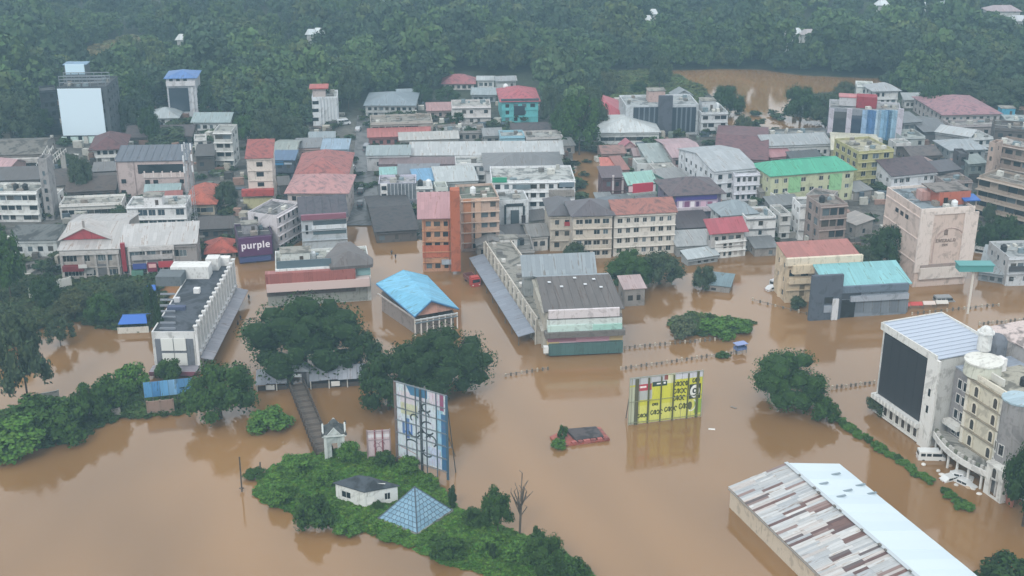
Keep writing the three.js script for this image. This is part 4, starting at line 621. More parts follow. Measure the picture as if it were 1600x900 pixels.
// brown terraced complex at right edge
B({ l: 'brown terraced block with stepped open floors at the right edge', A: [1530, 274], B: [1640, 300], yb: 352, d: 10, w: '#95887c', r: flat('#8d8278'), f: 4, n: 7, ww: 3, wh: 1.8, ld: 1.4, lc: '#a2968a' });
B({ l: 'upper brown block with a pale slab roof behind the stepped terraces', A: [1553, 222], B: [1650, 240], yb: 300, d: 10, w: '#8a7b72', r: flat('#b3aeac'), f: 4, n: 6, ww: 2.4, ld: 1, lc: '#a79b92' });
B({ l: 'dark topped block at the right edge behind the upper brown block', A: [1555, 200], B: [1650, 206], yb: 240, d: 12, w: '#5b5552', r: flat('#55504f'), f: 2, n: 6 });
B({ l: 'slim beige stair tower on the left of the brown terraces', A: [1546, 222], B: [1556, 224], yb: 300, d: 5, w: '#a8958a', r: flat('#98877d'), f: 5, n: 1, ww: 0.8, lg: 0, nm: 'service_tower' });
// right, below the beige hotel
B({ l: 'grey sheet workshop roof sloping down right of the beige hotel', A: [1530, 424], B: [1585, 432], yb: 442, k: 386, w: '#7f8488', r: shd('#9aa2a6', 2.4, 0.4), f: 1, n: 4, nm: 'workshop' });
B({ l: 'white shop with dark sign band at the right edge', A: [1577, 402], B: [1650, 400], yb: 446, d: 12, w: '#b9bdc0', r: flat('#a3a8ab'), f: 2, n: 6, tk: [[0.1, 0.5, 'black', 1, 'the white shop at the right edge']], nm: 'shop', add: [['sign_board', mat('#44464a', 'paint'), [1578, 417, 1640, 423], 0.4]] });
B({ l: 'parked bus like white cabin roofs right of the beige hotel', A: [1522, 384], B: [1546, 388], yb: 396, d: 6, w: '#c9cccd', r: flat('#d0d3d3'), f: 1, n: 3, lg: 0, nm: 'cabin' });
// ---------- the flooded foreground blocks ----------
const font = await new FontLoader().loadAsync('fonts/droid/droid_sans_bold.typeface.json'), fontS = await new FontLoader().loadAsync('fonts/droid/droid_serif_regular.typeface.json');
function letters(parent, text, size, m, x, y, z, f = font, depth = 0.08) {
  const g = new TextGeometry(text, { font: f, size, depth, curveSegments: 4, bevelEnabled: false }); g.computeBoundingBox(); const w = g.boundingBox.max.x; g.translate(-w / 2, 0, 0);
  const o = part(parent, 'lettering', fin(g), m); o.position.set(x, y, z); return o;
}
for (const [b, s] of signs) letters(s, 'purple', 1.75, mat('#e4dfe6', 'paint'), 0, -0.45, 0.22);

{ // beige hotel with arched sign wall
  const o = { A: [1441, 328], B: [1523, 323], yb: 446, C: [1352, 294], w: '#c4b3a9', r: flat('#8795a0', { pc: '#d3c9c2' }), f: 1, n: 0, s: 0, lg: 0, par: 0.6, nm: 'hotel', c: 'hotel', l: 'tall beige windowless hotel with arched emblem wall and blue grey roof' };
  const b = building(o), { g, w, d, h } = b;
  panel(b, 'cornice', mat('#d6ccc5'), [1441, 327, 1523, 332], 0.35); panel(b, 'side_pilaster', mat('#cfc4bd'), [1440, 332, 1449, 425], 0.4); panel(b, 'side_pilaster', mat('#cfc4bd'), [1509, 332, 1517, 425], 0.4); panel(b, 'string_course', mat('#8f827b'), [1438, 415, 1512, 418], 0.5); panel(b, 'base_band', mat('#c9c1ba'), [1438, 420, 1510, 432], 0.9);
  // raised arch moulding
  const p0 = b.f(1455, 410), p1 = b.f(1503, 410), pt = b.f(1480, 356), cx = (p0.x + p1.x) / 2, R = (p1.x - p0.x) / 2, yc = pt.y - R, list = [];
  for (let i = 0; i < 14; i++) { const a0 = i / 14 * Math.PI, a1 = (i + 1) / 14 * Math.PI; list.push(bar(V(cx + R * Math.cos(a0), yc + R * Math.sin(a0), d / 2 + 0.1), V(cx + R * Math.cos(a1), yc + R * Math.sin(a1), d / 2 + 0.1), 0.17, 5)); }
  list.push(bar(V(p0.x, p0.y, d / 2 + 0.1), V(p0.x, yc, d / 2 + 0.1), 0.17, 5), bar(V(p1.x, p1.y, d / 2 + 0.1), V(p1.x, yc, d / 2 + 0.1), 0.17, 5)); part(g, 'arch_moulding', mergeF(list), mat('#b39f97'));
  const im = mat('#6a5a52', 'paint'), q = b.f(1477, 376); letters(g, 'EMERALD', 0.8, im, q.x, q.y - 0.3, d / 2 + 0.03, fontS, 0.1); letters(g, 'INN', 0.62, im, b.f(1476, 382).x, b.f(1476, 382).y - 0.4, d / 2 + 0.03, fontS, 0.1);
  const e = b.f(1478, 364); part(g, 'emblem', mergeF([bx(-0.35, 0.2, 0, 0.22, 1.3, 0.1), bx(0.35, 0.2, 0, 0.22, 1.3, 0.1), bx(0, 0.5, 0, 0.2, 1.5, 0.1), bx(0, -0.45, 0, 0.9, 0.18, 0.1)]), im).position.set(e.x, e.y, d / 2 + 0.06);
  // long left wall: bands and a slit
  for (const [y, t] of [[h - 2.2, 0.3], [h * 0.62, 0.2], [h * 0.32, 0.2]]) box(g, 'wall_band', mat('#cdbdb4'), -w / 2 - 0.12, y, 0, 0.24, t, d - 0.6);
  for (let i = 0; i < 3; i++) box(g, 'window', GLASS, -w / 2 - 0.02, h * 0.8, -d * 0.15 + i * d * 0.14, 0.1, 1.1, 1.6);
  // penthouse on the roof
  const rt = b.l(1484, 312, h), ph = box(g, 'penthouse', mat('#a9604c'), rt.x, h + 1.0, rt.z - 1, 8.5, 3.6, 6.5), pr = box(ph, 'penthouse_roof', mat('#7d7673', 'concrete'), -0.6, 1.95, -0.6, 9.6, 0.3, 7.4); box(ph, 'door', DARK, -2.4, -0.6, 3.28, 1.1, 2, 0.1); box(g, 'roof_shed', mat('#b98f86', 'metal'), rt.x - 5.2, h + 0.6, rt.z - 3.5, 3, 2.4, 3);
  const tarp = shade(new THREE.Mesh(fin(slab([V(-2.2, 1.5, 1.7), V(2.2, 1.4, 1.7), V(2.1, 2.0, -1.7), V(-2.1, 2.1, -1.7)], 0.3)), mat('#2f5ea6', 'paint'))), tg = new THREE.Group(); tarp.name = 'tarpaulin_sheet'; tg.add(tarp); for (const [x, z] of [[-2, 1.5], [2, 1.5], [2, -1.5], [-2, -1.5]]) box(tg, 'post', STEEL, x, 0.7, z, 0.12, 1.5, 0.12);
  tg.position.copy(b.l(1513, 318, h - 0.6).applyMatrix4(g.matrixWorld)); tg.rotation.y = g.rotation.y; top(tg, 'tarpaulin', 'blue tarpaulin shelter on the beige hotel roof', 'tarpaulin');
  tank(g, w, d, h - 0.65, 0.7, 0.12, 'white', 1, 'the beige hotel roof edge');
}
{ // cream villa with worn red roof terrace
  const b = B({ l: 'cream villa with stepped bands and a faded red roof terrace', A: [1232, 406], B: [1344, 400], yb: 470, k: 376, w: '#bfae94', r: shd('#b06458', 1.2, 0.2), f: 3, n: 0, s: 2, nm: 'villa' });
  panel(b, 'roof_band', mat('#d0c6b2'), [1230, 405, 1348, 410], 1); panel(b, 'balcony', mat('#cbbca2'), [1240, 416, 1346, 423], 1.6); panel(b, 'balcony', mat('#c9b99f'), [1234, 436, 1300, 441], 1.2); panel(b, 'window', GLASS, [1234, 422, 1241, 432], 0.12); panel(b, 'window', GLASS, [1252, 427, 1262, 434], 0.12); panel(b, 'door', mat('#6b5f4c', 'paint'), [1250, 446, 1256, 462], 0.12);
  B({ l: 'cream stair wing on the left of the red terraced villa', A: [1219, 398], B: [1234, 404], yb: 466, d: 9, w: '#c6b69e', r: flat('#b3a796'), f: 3, n: 1, ww: 1, lg: 0, nm: 'villa_wing' });
}
{ // grey shop with turquoise roof
  const b = B({ l: 'dark grey flooded shop house with a turquoise sheet roof', A: [1294, 449], B: [1421, 442], yb: 494, d: 9, w: '#7b838c', r: shd('#7cc3c8', 2.0, 0.5), f: 2, n: 0, s: 2, lg: 0, nm: 'shop_house' });
  panel(b, 'wall_block', mat('#4f5661'), [1270, 432, 1312, 500], 0.9); panel(b, 'fascia', mat('#5f6d7c'), [1312, 449, 1420, 453], 0.8); panel(b, 'glass_band', mat('#3d4650', 'glass'), [1314, 457, 1345, 466], 0.2); panel(b, 'ledge', mat('#98a0aa'), [1330, 464, 1420, 467], 0.9);
  panel(b, 'window', GLASS, [1289, 465, 1301, 474], 0.15, 0.9); panel(b, 'window', mat('#8d95a0'), [1288, 478, 1300, 488], 0.2, 0.9); panel(b, 'column', mat('#c5c8cc'), [1302, 468, 1308, 500], 0.5, 0.9); panel(b, 'doorway', DARK, [1310, 470, 1334, 497], 0.2);
  for (let i = 0; i < 6; i++) panel(b, 'shutter', mat(['#6d757e', '#7a838c'][i % 2], 'metal'), [1338 + i * 13.5, 469, 1350 + i * 13.5, 488], 0.15);
  tank(b.g, b.w, b.d, b.h + 0.2, 0.02, 0.1, 'black', 0.8, 'the turquoise roofed shop house');
}
{ // row of red and white awnings left by traders in the water
  const cols = ['#cfcac6', '#c7b0b0', '#b0474d', '#b33b42', '#c24a3d', '#b8403c', '#c9b9b0', '#c2bcb4'];
  cols.forEach((c, i) => {
    const x = 1330 + i * 20, p = at(x, 488 - i * 1.3), g = new THREE.Group(); g.position.set(p.x, 0, p.z); g.rotation.y = 0.05;
    part(g, 'canvas', mergeF([slab([V(-1.5, 1.1, 0.9), V(1.5, 1.1, 0.9), V(1.5, 1.7, 0), V(-1.5, 1.7, 0)], 0.06), slab([V(1.5, 1.1, -0.9), V(-1.5, 1.1, -0.9), V(-1.5, 1.7, 0), V(1.5, 1.7, 0)], 0.06)]), mat(c, 'paint'));
    for (const [a, z] of [[-1.4, 0.8], [1.4, 0.8], [1.4, -0.8], [-1.4, -0.8]]) box(g, 'post', STEEL, a, 0.3, z, 0.08, 1.7, 0.08);
    top(g, 'stall_awning', ['grey white', 'pale pink', 'dusky red', 'crimson', 'orange red', 'bright red', 'beige', 'pale cream'][i] + ' stall awning standing in the flood before the turquoise roofed shop', 'awning', 'stall awnings in the flood');
  });
}
{ // canopy on one pole
  const p = at(1512, 490), g = new THREE.Group(); g.position.set(p.x, 0, p.z); const H = heightOver(1512, 418, 490);
  part(g, 'pole', fin(bar(V(0, -1, 0), V(0, H, 0), 0.28, 8)), mat('#cfc9bf', 'paint')); part(g, 'canopy', mergeF([bx(0, H + 0.2, 0, 8, 1.5, 3), bx(0, H + 1.05, 0, 8.5, 0.2, 3.4)]), mat('#4f8f8d', 'paint')); top(g, 'sign_canopy', 'teal canopy box on a single pale pole in the water', 'canopy');
}
{ // central brown hall
  const o = { l: 'large hall with a grey brown roof, green and pink fascia bands', A: [853, 487], B: [972, 482], yb: 552, C: [812, 436], w: '#9a968d', r: { t: 'none' }, f: 2, n: 0, s: 6, lg: 0, nm: 'market_hall', c: 'hall' };
  const b = start(o), { g, w, d, h } = b, W = mat('#a5a196'), Rm = mat('#5e5855', 'metal');
  part(g, 'wall', mergeF([faceG(w, -0.8, h, []).translate(0, 0, d / 2), faceG(d, -0.8, h, windowsOn(d, h, { f: 2, par: 1, ww: 1.2, wh: 1.2 }, 5)).rotateY(-Math.PI / 2).translate(-w / 2, 0, 0), faceG(d, -0.8, h, []).rotateY(Math.PI / 2).translate(w / 2, 0, 0), faceG(w, -0.8, h, []).rotateY(Math.PI).translate(0, 0, -d / 2)], b.off), W);
  for (const q of windowsOn(d, h, { f: 2, par: 1, ww: 1.2, wh: 1.2 }, 5)) box(g, 'window', GLASS, -w / 2 + 0.2, (q[1] + q[3]) / 2, (q[0] + q[2]) / 2, 0.06, 1.3, 1.3);
  // long front slope, ridge at the back, cut corner
  const rz = -d * 0.12, rp = 3.4, e = 0.5, X = w / 2 + e;
  const nP = 9; const roof = new THREE.Group(); // slope built of wide sheet bays
  const slopeF = part(g, 'roof', mergeF([slab([V(-X, h + 0.2, d / 2 + e), V(X, h + 0.2, d / 2 + e), V(X * 0.86, h + rp, rz), V(-X, h + rp, rz)], 0.16)], b.off), Rm);
  part(g, 'rear_roof', mergeF([slab([V(-X, h + rp - 0.02, rz - 0.05), V(X * 0.86, h + rp - 0.02, rz - 0.05), V(X, h + 0.5, -d / 2 - e), V(-X, h + 0.5, -d / 2 - e)], 0.16), slab([V(X * 0.86, h + rp - 0.02, rz), V(X, h + 0.2, d / 2 + e), V(X + 0.4, h + 0.3, -d / 2)], 0.16)], b.off), mat('#98a2a8', 'metal'));
  part(g, 'gable_wall', fin(tri([V(-w / 2, h, d / 2), V(-w / 2, h, -d / 2), V(-w / 2, h + rp - 0.1, rz)])), W);
  for (let i = 0; i <= 10; i++) { const k = i / 10; part(slopeF, 'seam', fin(bar(V(-X + 2 * X * k, h + 0.25, d / 2 + e), V(-X + X * 1.86 * k, h + rp + 0.03, rz), 0.05, 4)), mat('#57514f', 'paint')); }
  for (const [u, v] of [[0.15, 0.8], [0.3, 0.66], [0.5, 0.9], [0.62, 0.7], [0.75, 0.84], [0.82, 0.6]]) box(slopeF, 'roof_light', mat('#c9ccce', 'paint'), -X + 2 * X * u * 0.95, h + 0.3 + (rp - 0.1) * v + 0.05, d / 2 + (rz - d / 2) * v, 0.7, 0.14, 0.7);
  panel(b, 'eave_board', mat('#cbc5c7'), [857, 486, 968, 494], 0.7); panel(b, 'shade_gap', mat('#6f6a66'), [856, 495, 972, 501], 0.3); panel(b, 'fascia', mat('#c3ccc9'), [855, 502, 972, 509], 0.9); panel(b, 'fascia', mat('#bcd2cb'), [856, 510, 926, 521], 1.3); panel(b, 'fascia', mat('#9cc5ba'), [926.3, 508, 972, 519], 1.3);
  panel(b, 'sign_board', mat('#9b6a78', 'paint'), [856, 526, 900, 533], 0.7); panel(b, 'sign_board', mat('#b98a97', 'paint'), [900.3, 525, 952, 532], 0.7); panel(b, 'sign_board', mat('#b39d72', 'paint'), [952.3, 523, 973, 531], 0.7); panel(b, 'sign_board', mat('#c0a878', 'paint'), [855, 534, 874, 538], 0.7); panel(b, 'sign_board', mat('#c9a3ad', 'paint'), [874.3, 533.5, 950, 536.5], 0.6);
  panel(b, 'canopy', mat('#4c6b68', 'metal'), [858, 539, 973, 551], 1.4); panel(b, 'ledge', mat('#6a6662'), [852, 521.5, 977, 524], 2); panel(b, 'corner_box', mat('#d8dbda'), [850, 543, 857, 552], 1.2, 1.4);
  box(g, 'side_ledge', mat('#a8a59c'), -w / 2 - 0.5, h * 0.55, 0, 1.0, 0.18, d); box(g, 'side_ledge', mat('#b3b0a6'), -w / 2 - 0.35, h - 0.3, 0, 0.7, 0.2, d);
  for (let i = 0; i < 7; i++) box(g, 'buttress', mat('#aeaaa0'), -w / 2 - 0.2, h / 2 - 0.4, -d / 2 + 1 + i * (d - 2) / 6, 0.4, h, 0.6);
  top(g, o.nm, o.l, o.c);
}
B({ l: 'rear hall with a pale blue grey roof rising behind the brown roofed hall', A: [818, 430], B: [930, 425], h: 11.2, k: 402, w: '#8f9392', r: shd('#929ca2', 3.2, 0.4), f: 2, n: 6, s: 2, nm: 'rear_hall', c: 'hall' });
{ // arcade along the street, left of the hall, with its low sheet awning
  const p0 = at(757, 380, 6), p1 = at(838, 500, 6), dir = p1.clone().sub(p0), L = dir.length(), g = new THREE.Group(); dir.normalize(); g.position.copy(p0.clone().add(p1).multiplyScalar(0.5).setY(0)); g.rotation.y = Math.atan2(-dir.z, dir.x);
  const holes = []; for (let i = 0; i < 13; i++) for (const y of [1, 3.7]) { const x = -L / 2 + (i + 0.5) * L / 13; holes.push([x - 0.7, y, x + 0.7, y + 1.5]); }
  part(g, 'wall', mergeF([faceG(L, -0.8, 6, holes), bx(0, 2.6, -7, L, 6.8, 0.2), bx(L / 2 - 0.1, 2.6, -3.5, 0.2, 6.8, 6.7), bx(-L / 2 + 0.1, 2.6, -3.5, 0.2, 6.8, 6.7)]), mat('#b3aea3')); for (const q of holes) box(g, 'window', GLASS, (q[0] + q[2]) / 2, q[1] + 0.75, -0.2, 1.5, 1.6, 0.06);
  part(g, 'roof', fin(bx(0, 5.8, -3.5, L - 0.1, 0.2, 6.8)), mat('#8c8983', 'concrete')); part(g, 'parapet', mergeF([bx(0, 6.25, -0.2, L, 0.7, 0.3), bx(0, 6.25, -6.9, L, 0.7, 0.3)]), mat('#c1bcb2'));
  for (let i = 0; i <= 13; i++) box(g, 'pilaster', mat('#c4c0b6'), -L / 2 + i * L / 13, 2.8, 0.15, 0.45, 7, 0.3);
  part(g, 'awning', fin(slab([V(-L / 2, 2.3, 4.2), V(L / 2, 2.3, 4.2), V(L / 2, 3.1, 0.3), V(-L / 2, 3.1, 0.3)], 0.12)), mat('#868d99', 'metal')); for (let i = 0; i <= 8; i++) box(g, 'awning_post', STEEL, -L / 2 + 0.3 + i * (L - 0.6) / 8, 0.7, 4, 0.14, 3.1, 0.14);
  for (let i = 0; i < 9; i++) box(g, 'roof_vent', mat(['#a9a7a2', '#6e6c69', '#c9c8c4'][i % 3]), -L / 2 + 3 + i * (L - 6) / 8 + rr(-0.8, 0.8), 6.3, -3.5 + rr(-2, 2), rr(0.8, 1.8), 0.9, rr(0.8, 1.6));
  top(g, 'arcade', 'long white arcade with a low grey sheet awning along the flooded street', 'building');
}
{ // red lorry cab half under water by the arcade
  const p = at(742, 446), g = new THREE.Group(); g.position.set(p.x, -0.5, p.z); g.rotation.y = 0.4; const r = mat('#a8392f', 'paint');
  part(g, 'cab', mergeF([bx(0, 1.5, 0, 2.3, 2.2, 2.0), bx(0, 2.7, -0.2, 2.1, 0.5, 1.6)]), r); box(g, 'windscreen', GLASS, 0, 2.05, 1.02, 1.9, 0.8, 0.06); part(g, 'load_bed', mergeF([bx(0, 1.2, -3.2, 2.4, 0.25, 4.2), bx(-1.15, 1.7, -3.2, 0.12, 1, 4.2), bx(1.15, 1.7, -3.2, 0.12, 1, 4.2), bx(0, 1.7, -5.25, 2.4, 1, 0.12)]), mat('#6b3f38', 'paint')); for (const [x, z] of [[-1, 0.2], [1, 0.2], [-1, -3.8], [1, -3.8]]) { const q = part(g, 'wheel', fin(new THREE.CylinderGeometry(0.5, 0.5, 0.3, 14)), DARK); q.rotation.z = Math.PI / 2; q.position.set(x, 0.4, z); } for (const x of [-0.85, 0.85]) box(g, 'headlight', mat('#d8d4c8', 'glass'), x, 1.0, 1.03, 0.35, 0.25, 0.08);
  top(g, 'lorry', 'red lorry standing in the flood beside the arcade', 'lorry');
}
{ // wide building with red awning band (behind the big tree)
  const b = B({ l: 'corner building with a white fascia, glass band and red awning strip', A: [430, 421], B: [578, 412], yb: 474, d: 13, w: '#b4b8b6', r: flat('#a7aaa4', { pc: '#cdd1cf' }), f: 2, n: 0, s: 3, lg: 0, nm: 'corner_building', st: [0.22, 0.5, 7, 4, 3, '#c3c6c2'], tk: [[0.4, 0.6, 'white', 1, 'the corner building with the red awning']] });
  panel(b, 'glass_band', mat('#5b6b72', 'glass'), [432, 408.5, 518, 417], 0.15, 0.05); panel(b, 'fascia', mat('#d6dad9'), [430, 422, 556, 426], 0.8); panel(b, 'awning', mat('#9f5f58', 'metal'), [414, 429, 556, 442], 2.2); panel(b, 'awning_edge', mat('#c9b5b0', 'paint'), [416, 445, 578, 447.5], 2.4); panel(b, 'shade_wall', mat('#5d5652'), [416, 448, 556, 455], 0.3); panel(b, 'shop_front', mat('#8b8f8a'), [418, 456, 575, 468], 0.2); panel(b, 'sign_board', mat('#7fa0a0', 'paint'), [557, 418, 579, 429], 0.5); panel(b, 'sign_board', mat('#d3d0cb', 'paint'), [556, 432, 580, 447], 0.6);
  // dark faceted roof over the right half
  const ps = [b.l(507, 402, b.h + 1), b.l(528, 379, b.h + 2.6), b.l(548, 377, b.h + 3), b.l(583, 404, b.h + 1), b.l(582, 413, b.h + 0.4), b.l(517, 418, b.h + 0.4)]; const c = b.l(545, 392, b.h + 2.8), out = []; for (let i = 0; i < ps.length; i++) { const q = ps[(i + 1) % ps.length]; out.push(c, ps[i], q); } ; const lo = ps.map((v) => v.clone().setY(b.h - 0.4)); for (let i = 0; i < ps.length; i++) { const j = (i + 1) % ps.length; out.push(...quadL(ps[i], lo[i], lo[j], ps[j])); }
  part(b.g, 'hip_roof', fin(tri(out)), mat('#605a58', 'metal')); for (let i = 0; i < 6; i++) box(b.g, 'roof_box', mat(['#cfd1ce', '#9fa19e', '#b8bbb8'][i % 3]), -b.w / 2 + 2 + i * 2.2, b.h + 0.1, rr(-3, 3), rr(0.8, 2), 1.4, rr(0.8, 2));
}
{ // blue canopy hall
  const P = [at(588, 443, 7), at(648, 494, 5.2), at(717, 482, 5.2), at(668, 431, 7), at(630, 421, 7.6)], g = new THREE.Group(), c = at(655, 500, 0); const ce = P.reduce((a, v) => a.add(v), V(0, 0, 0)).multiplyScalar(0.2).setY(0); g.position.copy(ce); const L = P.map((v) => v.clone().sub(ce)), R1 = at(630, 422, 8.6).sub(ce), R2 = at(674, 469, 8.2).sub(ce), wl = L[0], fl = L[1], fr = L[2], br = L[3];
  const rf = part(g, 'roof', mergeF([slab([wl, fl, R2, R1], 0.18), slab([R2, fr, br, R1], 0.18)]), mat('#6fb1cf', 'metal'));
  for (let i = 0; i <= 6; i++) { const k = i / 6; for (const [a, d] of [[wl, fl], [br, fr]]) { const e = a.clone().lerp(d, k), t = R1.clone().lerp(R2, k); e.y += 0.03; t.y += 0.03; part(rf, 'seam', fin(bar(e, t, 0.06, 4)), mat('#5c9cba', 'paint')); } }
  const edge = mat('#3d6b93', 'paint'); for (const [a, d] of [[wl, fl], [fl, R2], [R2, fr]]) part(g, 'eave_trim', fin(bar(a.clone().setY(a.y - 0.2), d.clone().setY(d.y - 0.2), 0.2, 5)), edge);
  const inn = (v, k) => v.clone().lerp(V(0, v.y, 0), k), low = [wl, fl, fr, br].map((v) => inn(v, 0.12)); const wallq = []; for (const [a, d, t] of [[low[0], low[1], 4], [low[1], low[2], 3.6], [low[2], low[3], 4], [low[3], low[0], 5]]) wallq.push(...quadL(a.clone().setY(-0.8), d.clone().setY(-0.8), d.clone().setY(t), a.clone().setY(t)));
  part(g, 'wall', fin(tri(wallq)), mat('#8a817c')); const gb = part(g, 'gable_panel', fin(tri([inn(fl, 0.1).setY(4.6), inn(fr, 0.1).setY(4.6), inn(R2, 0.12).setY(7.4)])), mat('#b98f80'));
  for (let i = 0; i <= 7; i++) { const q = fl.clone().lerp(fr, i / 7).setY(1.6); q.lerp(V(0, 1.6, 0), 0.04); box(g, 'post', mat('#cfc9c2', 'paint'), q.x, 1.6, q.z, 0.3, 5, 0.3); } for (const [a, b2, y, m] of [[fl, fr, 3.9, mat('#c8cfd2')], [fl, fr, 3.2, mat('#77848c')], [wl, fl, 4.4, mat('#b9b3ae')]]) part(g, 'rail', fin(bar(inn(a, 0.03).setY(y), inn(b2, 0.03).setY(y), 0.22, 4)), m);
  top(g, 'canopy_hall', 'open hall with a bright sky blue metal roof in the flood', 'hall');
}
{ // long dark roofed building with white ornamental street front, left
  const p0 = at(363, 415, 9), p1 = at(304, 520, 9), dir = p1.clone().sub(p0), L = dir.length(); dir.normalize(); const inw = V(-1, 0, -0.06).normalize(), g = new THREE.Group(); g.position.copy(p0.clone().add(p1).multiplyScalar(0.5)).setY(0); g.rotation.y = Math.atan2(-dir.z, dir.x); g.updateMatrixWorld(true);
  const inv = g.matrixWorld.clone().invert(), lc = (px, py, y) => at(px, py, y).applyMatrix4(inv), holes = []; // facade faces the street: local -z is inwards or outwards
  const back = lc(253, 430, 9), s = Math.sign(back.z), D = Math.abs(lc(250, 500, 9).z), nB = 15; for (let i = 0; i < nB; i++) for (const y of [1.1, 4.9]) { const x = -L / 2 + (i + 0.5) * L / nB; holes.push([x - 0.65, y, x + 0.65, y + 2.2]); }
  const face = faceG(L, -0.8, 9.6, holes); if (s > 0) face.rotateY(Math.PI);
  part(g, 'wall', mergeF([face, bx(0, 4.2, s * D, L, 10, 0.25), bx(L / 2 - 0.15, 4.2, s * D / 2, 0.3, 10, D - 0.3), bx(-L / 2 + 0.15, 4.2, s * D / 2, 0.3, 10, D - 0.3)]), mat('#d0d1d0')); for (const q of holes) box(g, 'window', GLASS, s > 0 ? -(q[0] + q[2]) / 2 : (q[0] + q[2]) / 2, (q[1] + q[3]) / 2, s * 0.2, 1.4, 2.3, 0.06);
  part(g, 'roof', fin(bx(0, 8.85, s * D / 2, L - 0.3, 0.3, D - 0.3)), mat('#484d57', 'concrete'));
  for (let i = 0; i <= nB; i++) { const x = -L / 2 + i * L / nB; box(g, 'pier', mat('#dcdddc'), x, 4.9, -s * 0.3, 0.55, 11.2, 0.6); box(g, 'pier_cap', mat('#c9cac9'), x, 10.6, -s * 0.3, 0.85, 0.3, 0.9); }
  for (let i = 0; i < nB; i++) { const x = -L / 2 + (i + 0.5) * L / nB; box(g, 'balcony', mat('#c6c7c8'), x, 3.9, -s * 0.45, L / nB - 0.8, 0.7, 0.9); box(g, 'crest', mat('#c3c4c4'), x, 9.9, -s * 0.15, L / nB - 0.7, 0.7, 0.2); }
  part(g, 'canopy', fin(slab([V(-L / 2, 2.6, -s * 3.4), V(L / 2, 2.6, -s * 3.4), V(L / 2, 3.2, -s * 0.6), V(-L / 2, 3.2, -s * 0.6)], 0.15)), mat('#8c8c94', 'metal'));
  // end wall boards facing the viewer
  const e = L / 2; box(g, 'end_wall', mat('#6c7078'), e + 0.02, 3.4, s * D / 2, 0.3, 8.4, D - 1); for (const y of [6.4, 2.9]) for (const k of [0.36, 0.66]) box(g, 'end_board', mat('#d9d9d4', 'paint'), e + 0.35, y, s * D * k, 0.3, 2.8, D * 0.28); box(g, 'end_canopy', mat('#8f8b93', 'metal'), e + 1.9, 1.3, s * D / 2, 3.4, 0.2, D + 1); box(g, 'end_fascia', mat('#7d4c5a', 'paint'), e + 3.6, 1.0, s * D / 2, 0.2, 0.9, D + 1);
  // things on the roof
  for (const [px, py, w, hh, dd, c] of [[300, 430, 9, 3, 4, '#d3d4d2'], [268, 440, 6, 2.4, 5, '#5d6468'], [334, 418, 3, 3, 3, '#cfd0ce'], [352, 412, 2.4, 2, 2, '#dcdcda'], [308, 456, 1.4, 1.2, 1.2, '#d8d9d8'], [277, 470, 1.2, 1, 1, '#b9bbbf'], [276, 482, 4, 0.8, 1.4, '#47506a']]) { const q = lc(px, py, 9.2); box(g, 'roof_box', mat(c), q.x, 9 + hh / 2, q.z, dd, hh, w); }
  for (let i = 0; i < 7; i++) { const q = lc(262, 460 + i * 9, 9.1); box(g, 'roof_duct', mat('#7d828a', 'paint'), q.x, 9.2, q.z, 0.3, 0.4, 3.4); }
  top(g, 'street_block', 'long dark roofed block with a white ornamented street front', 'building');
}
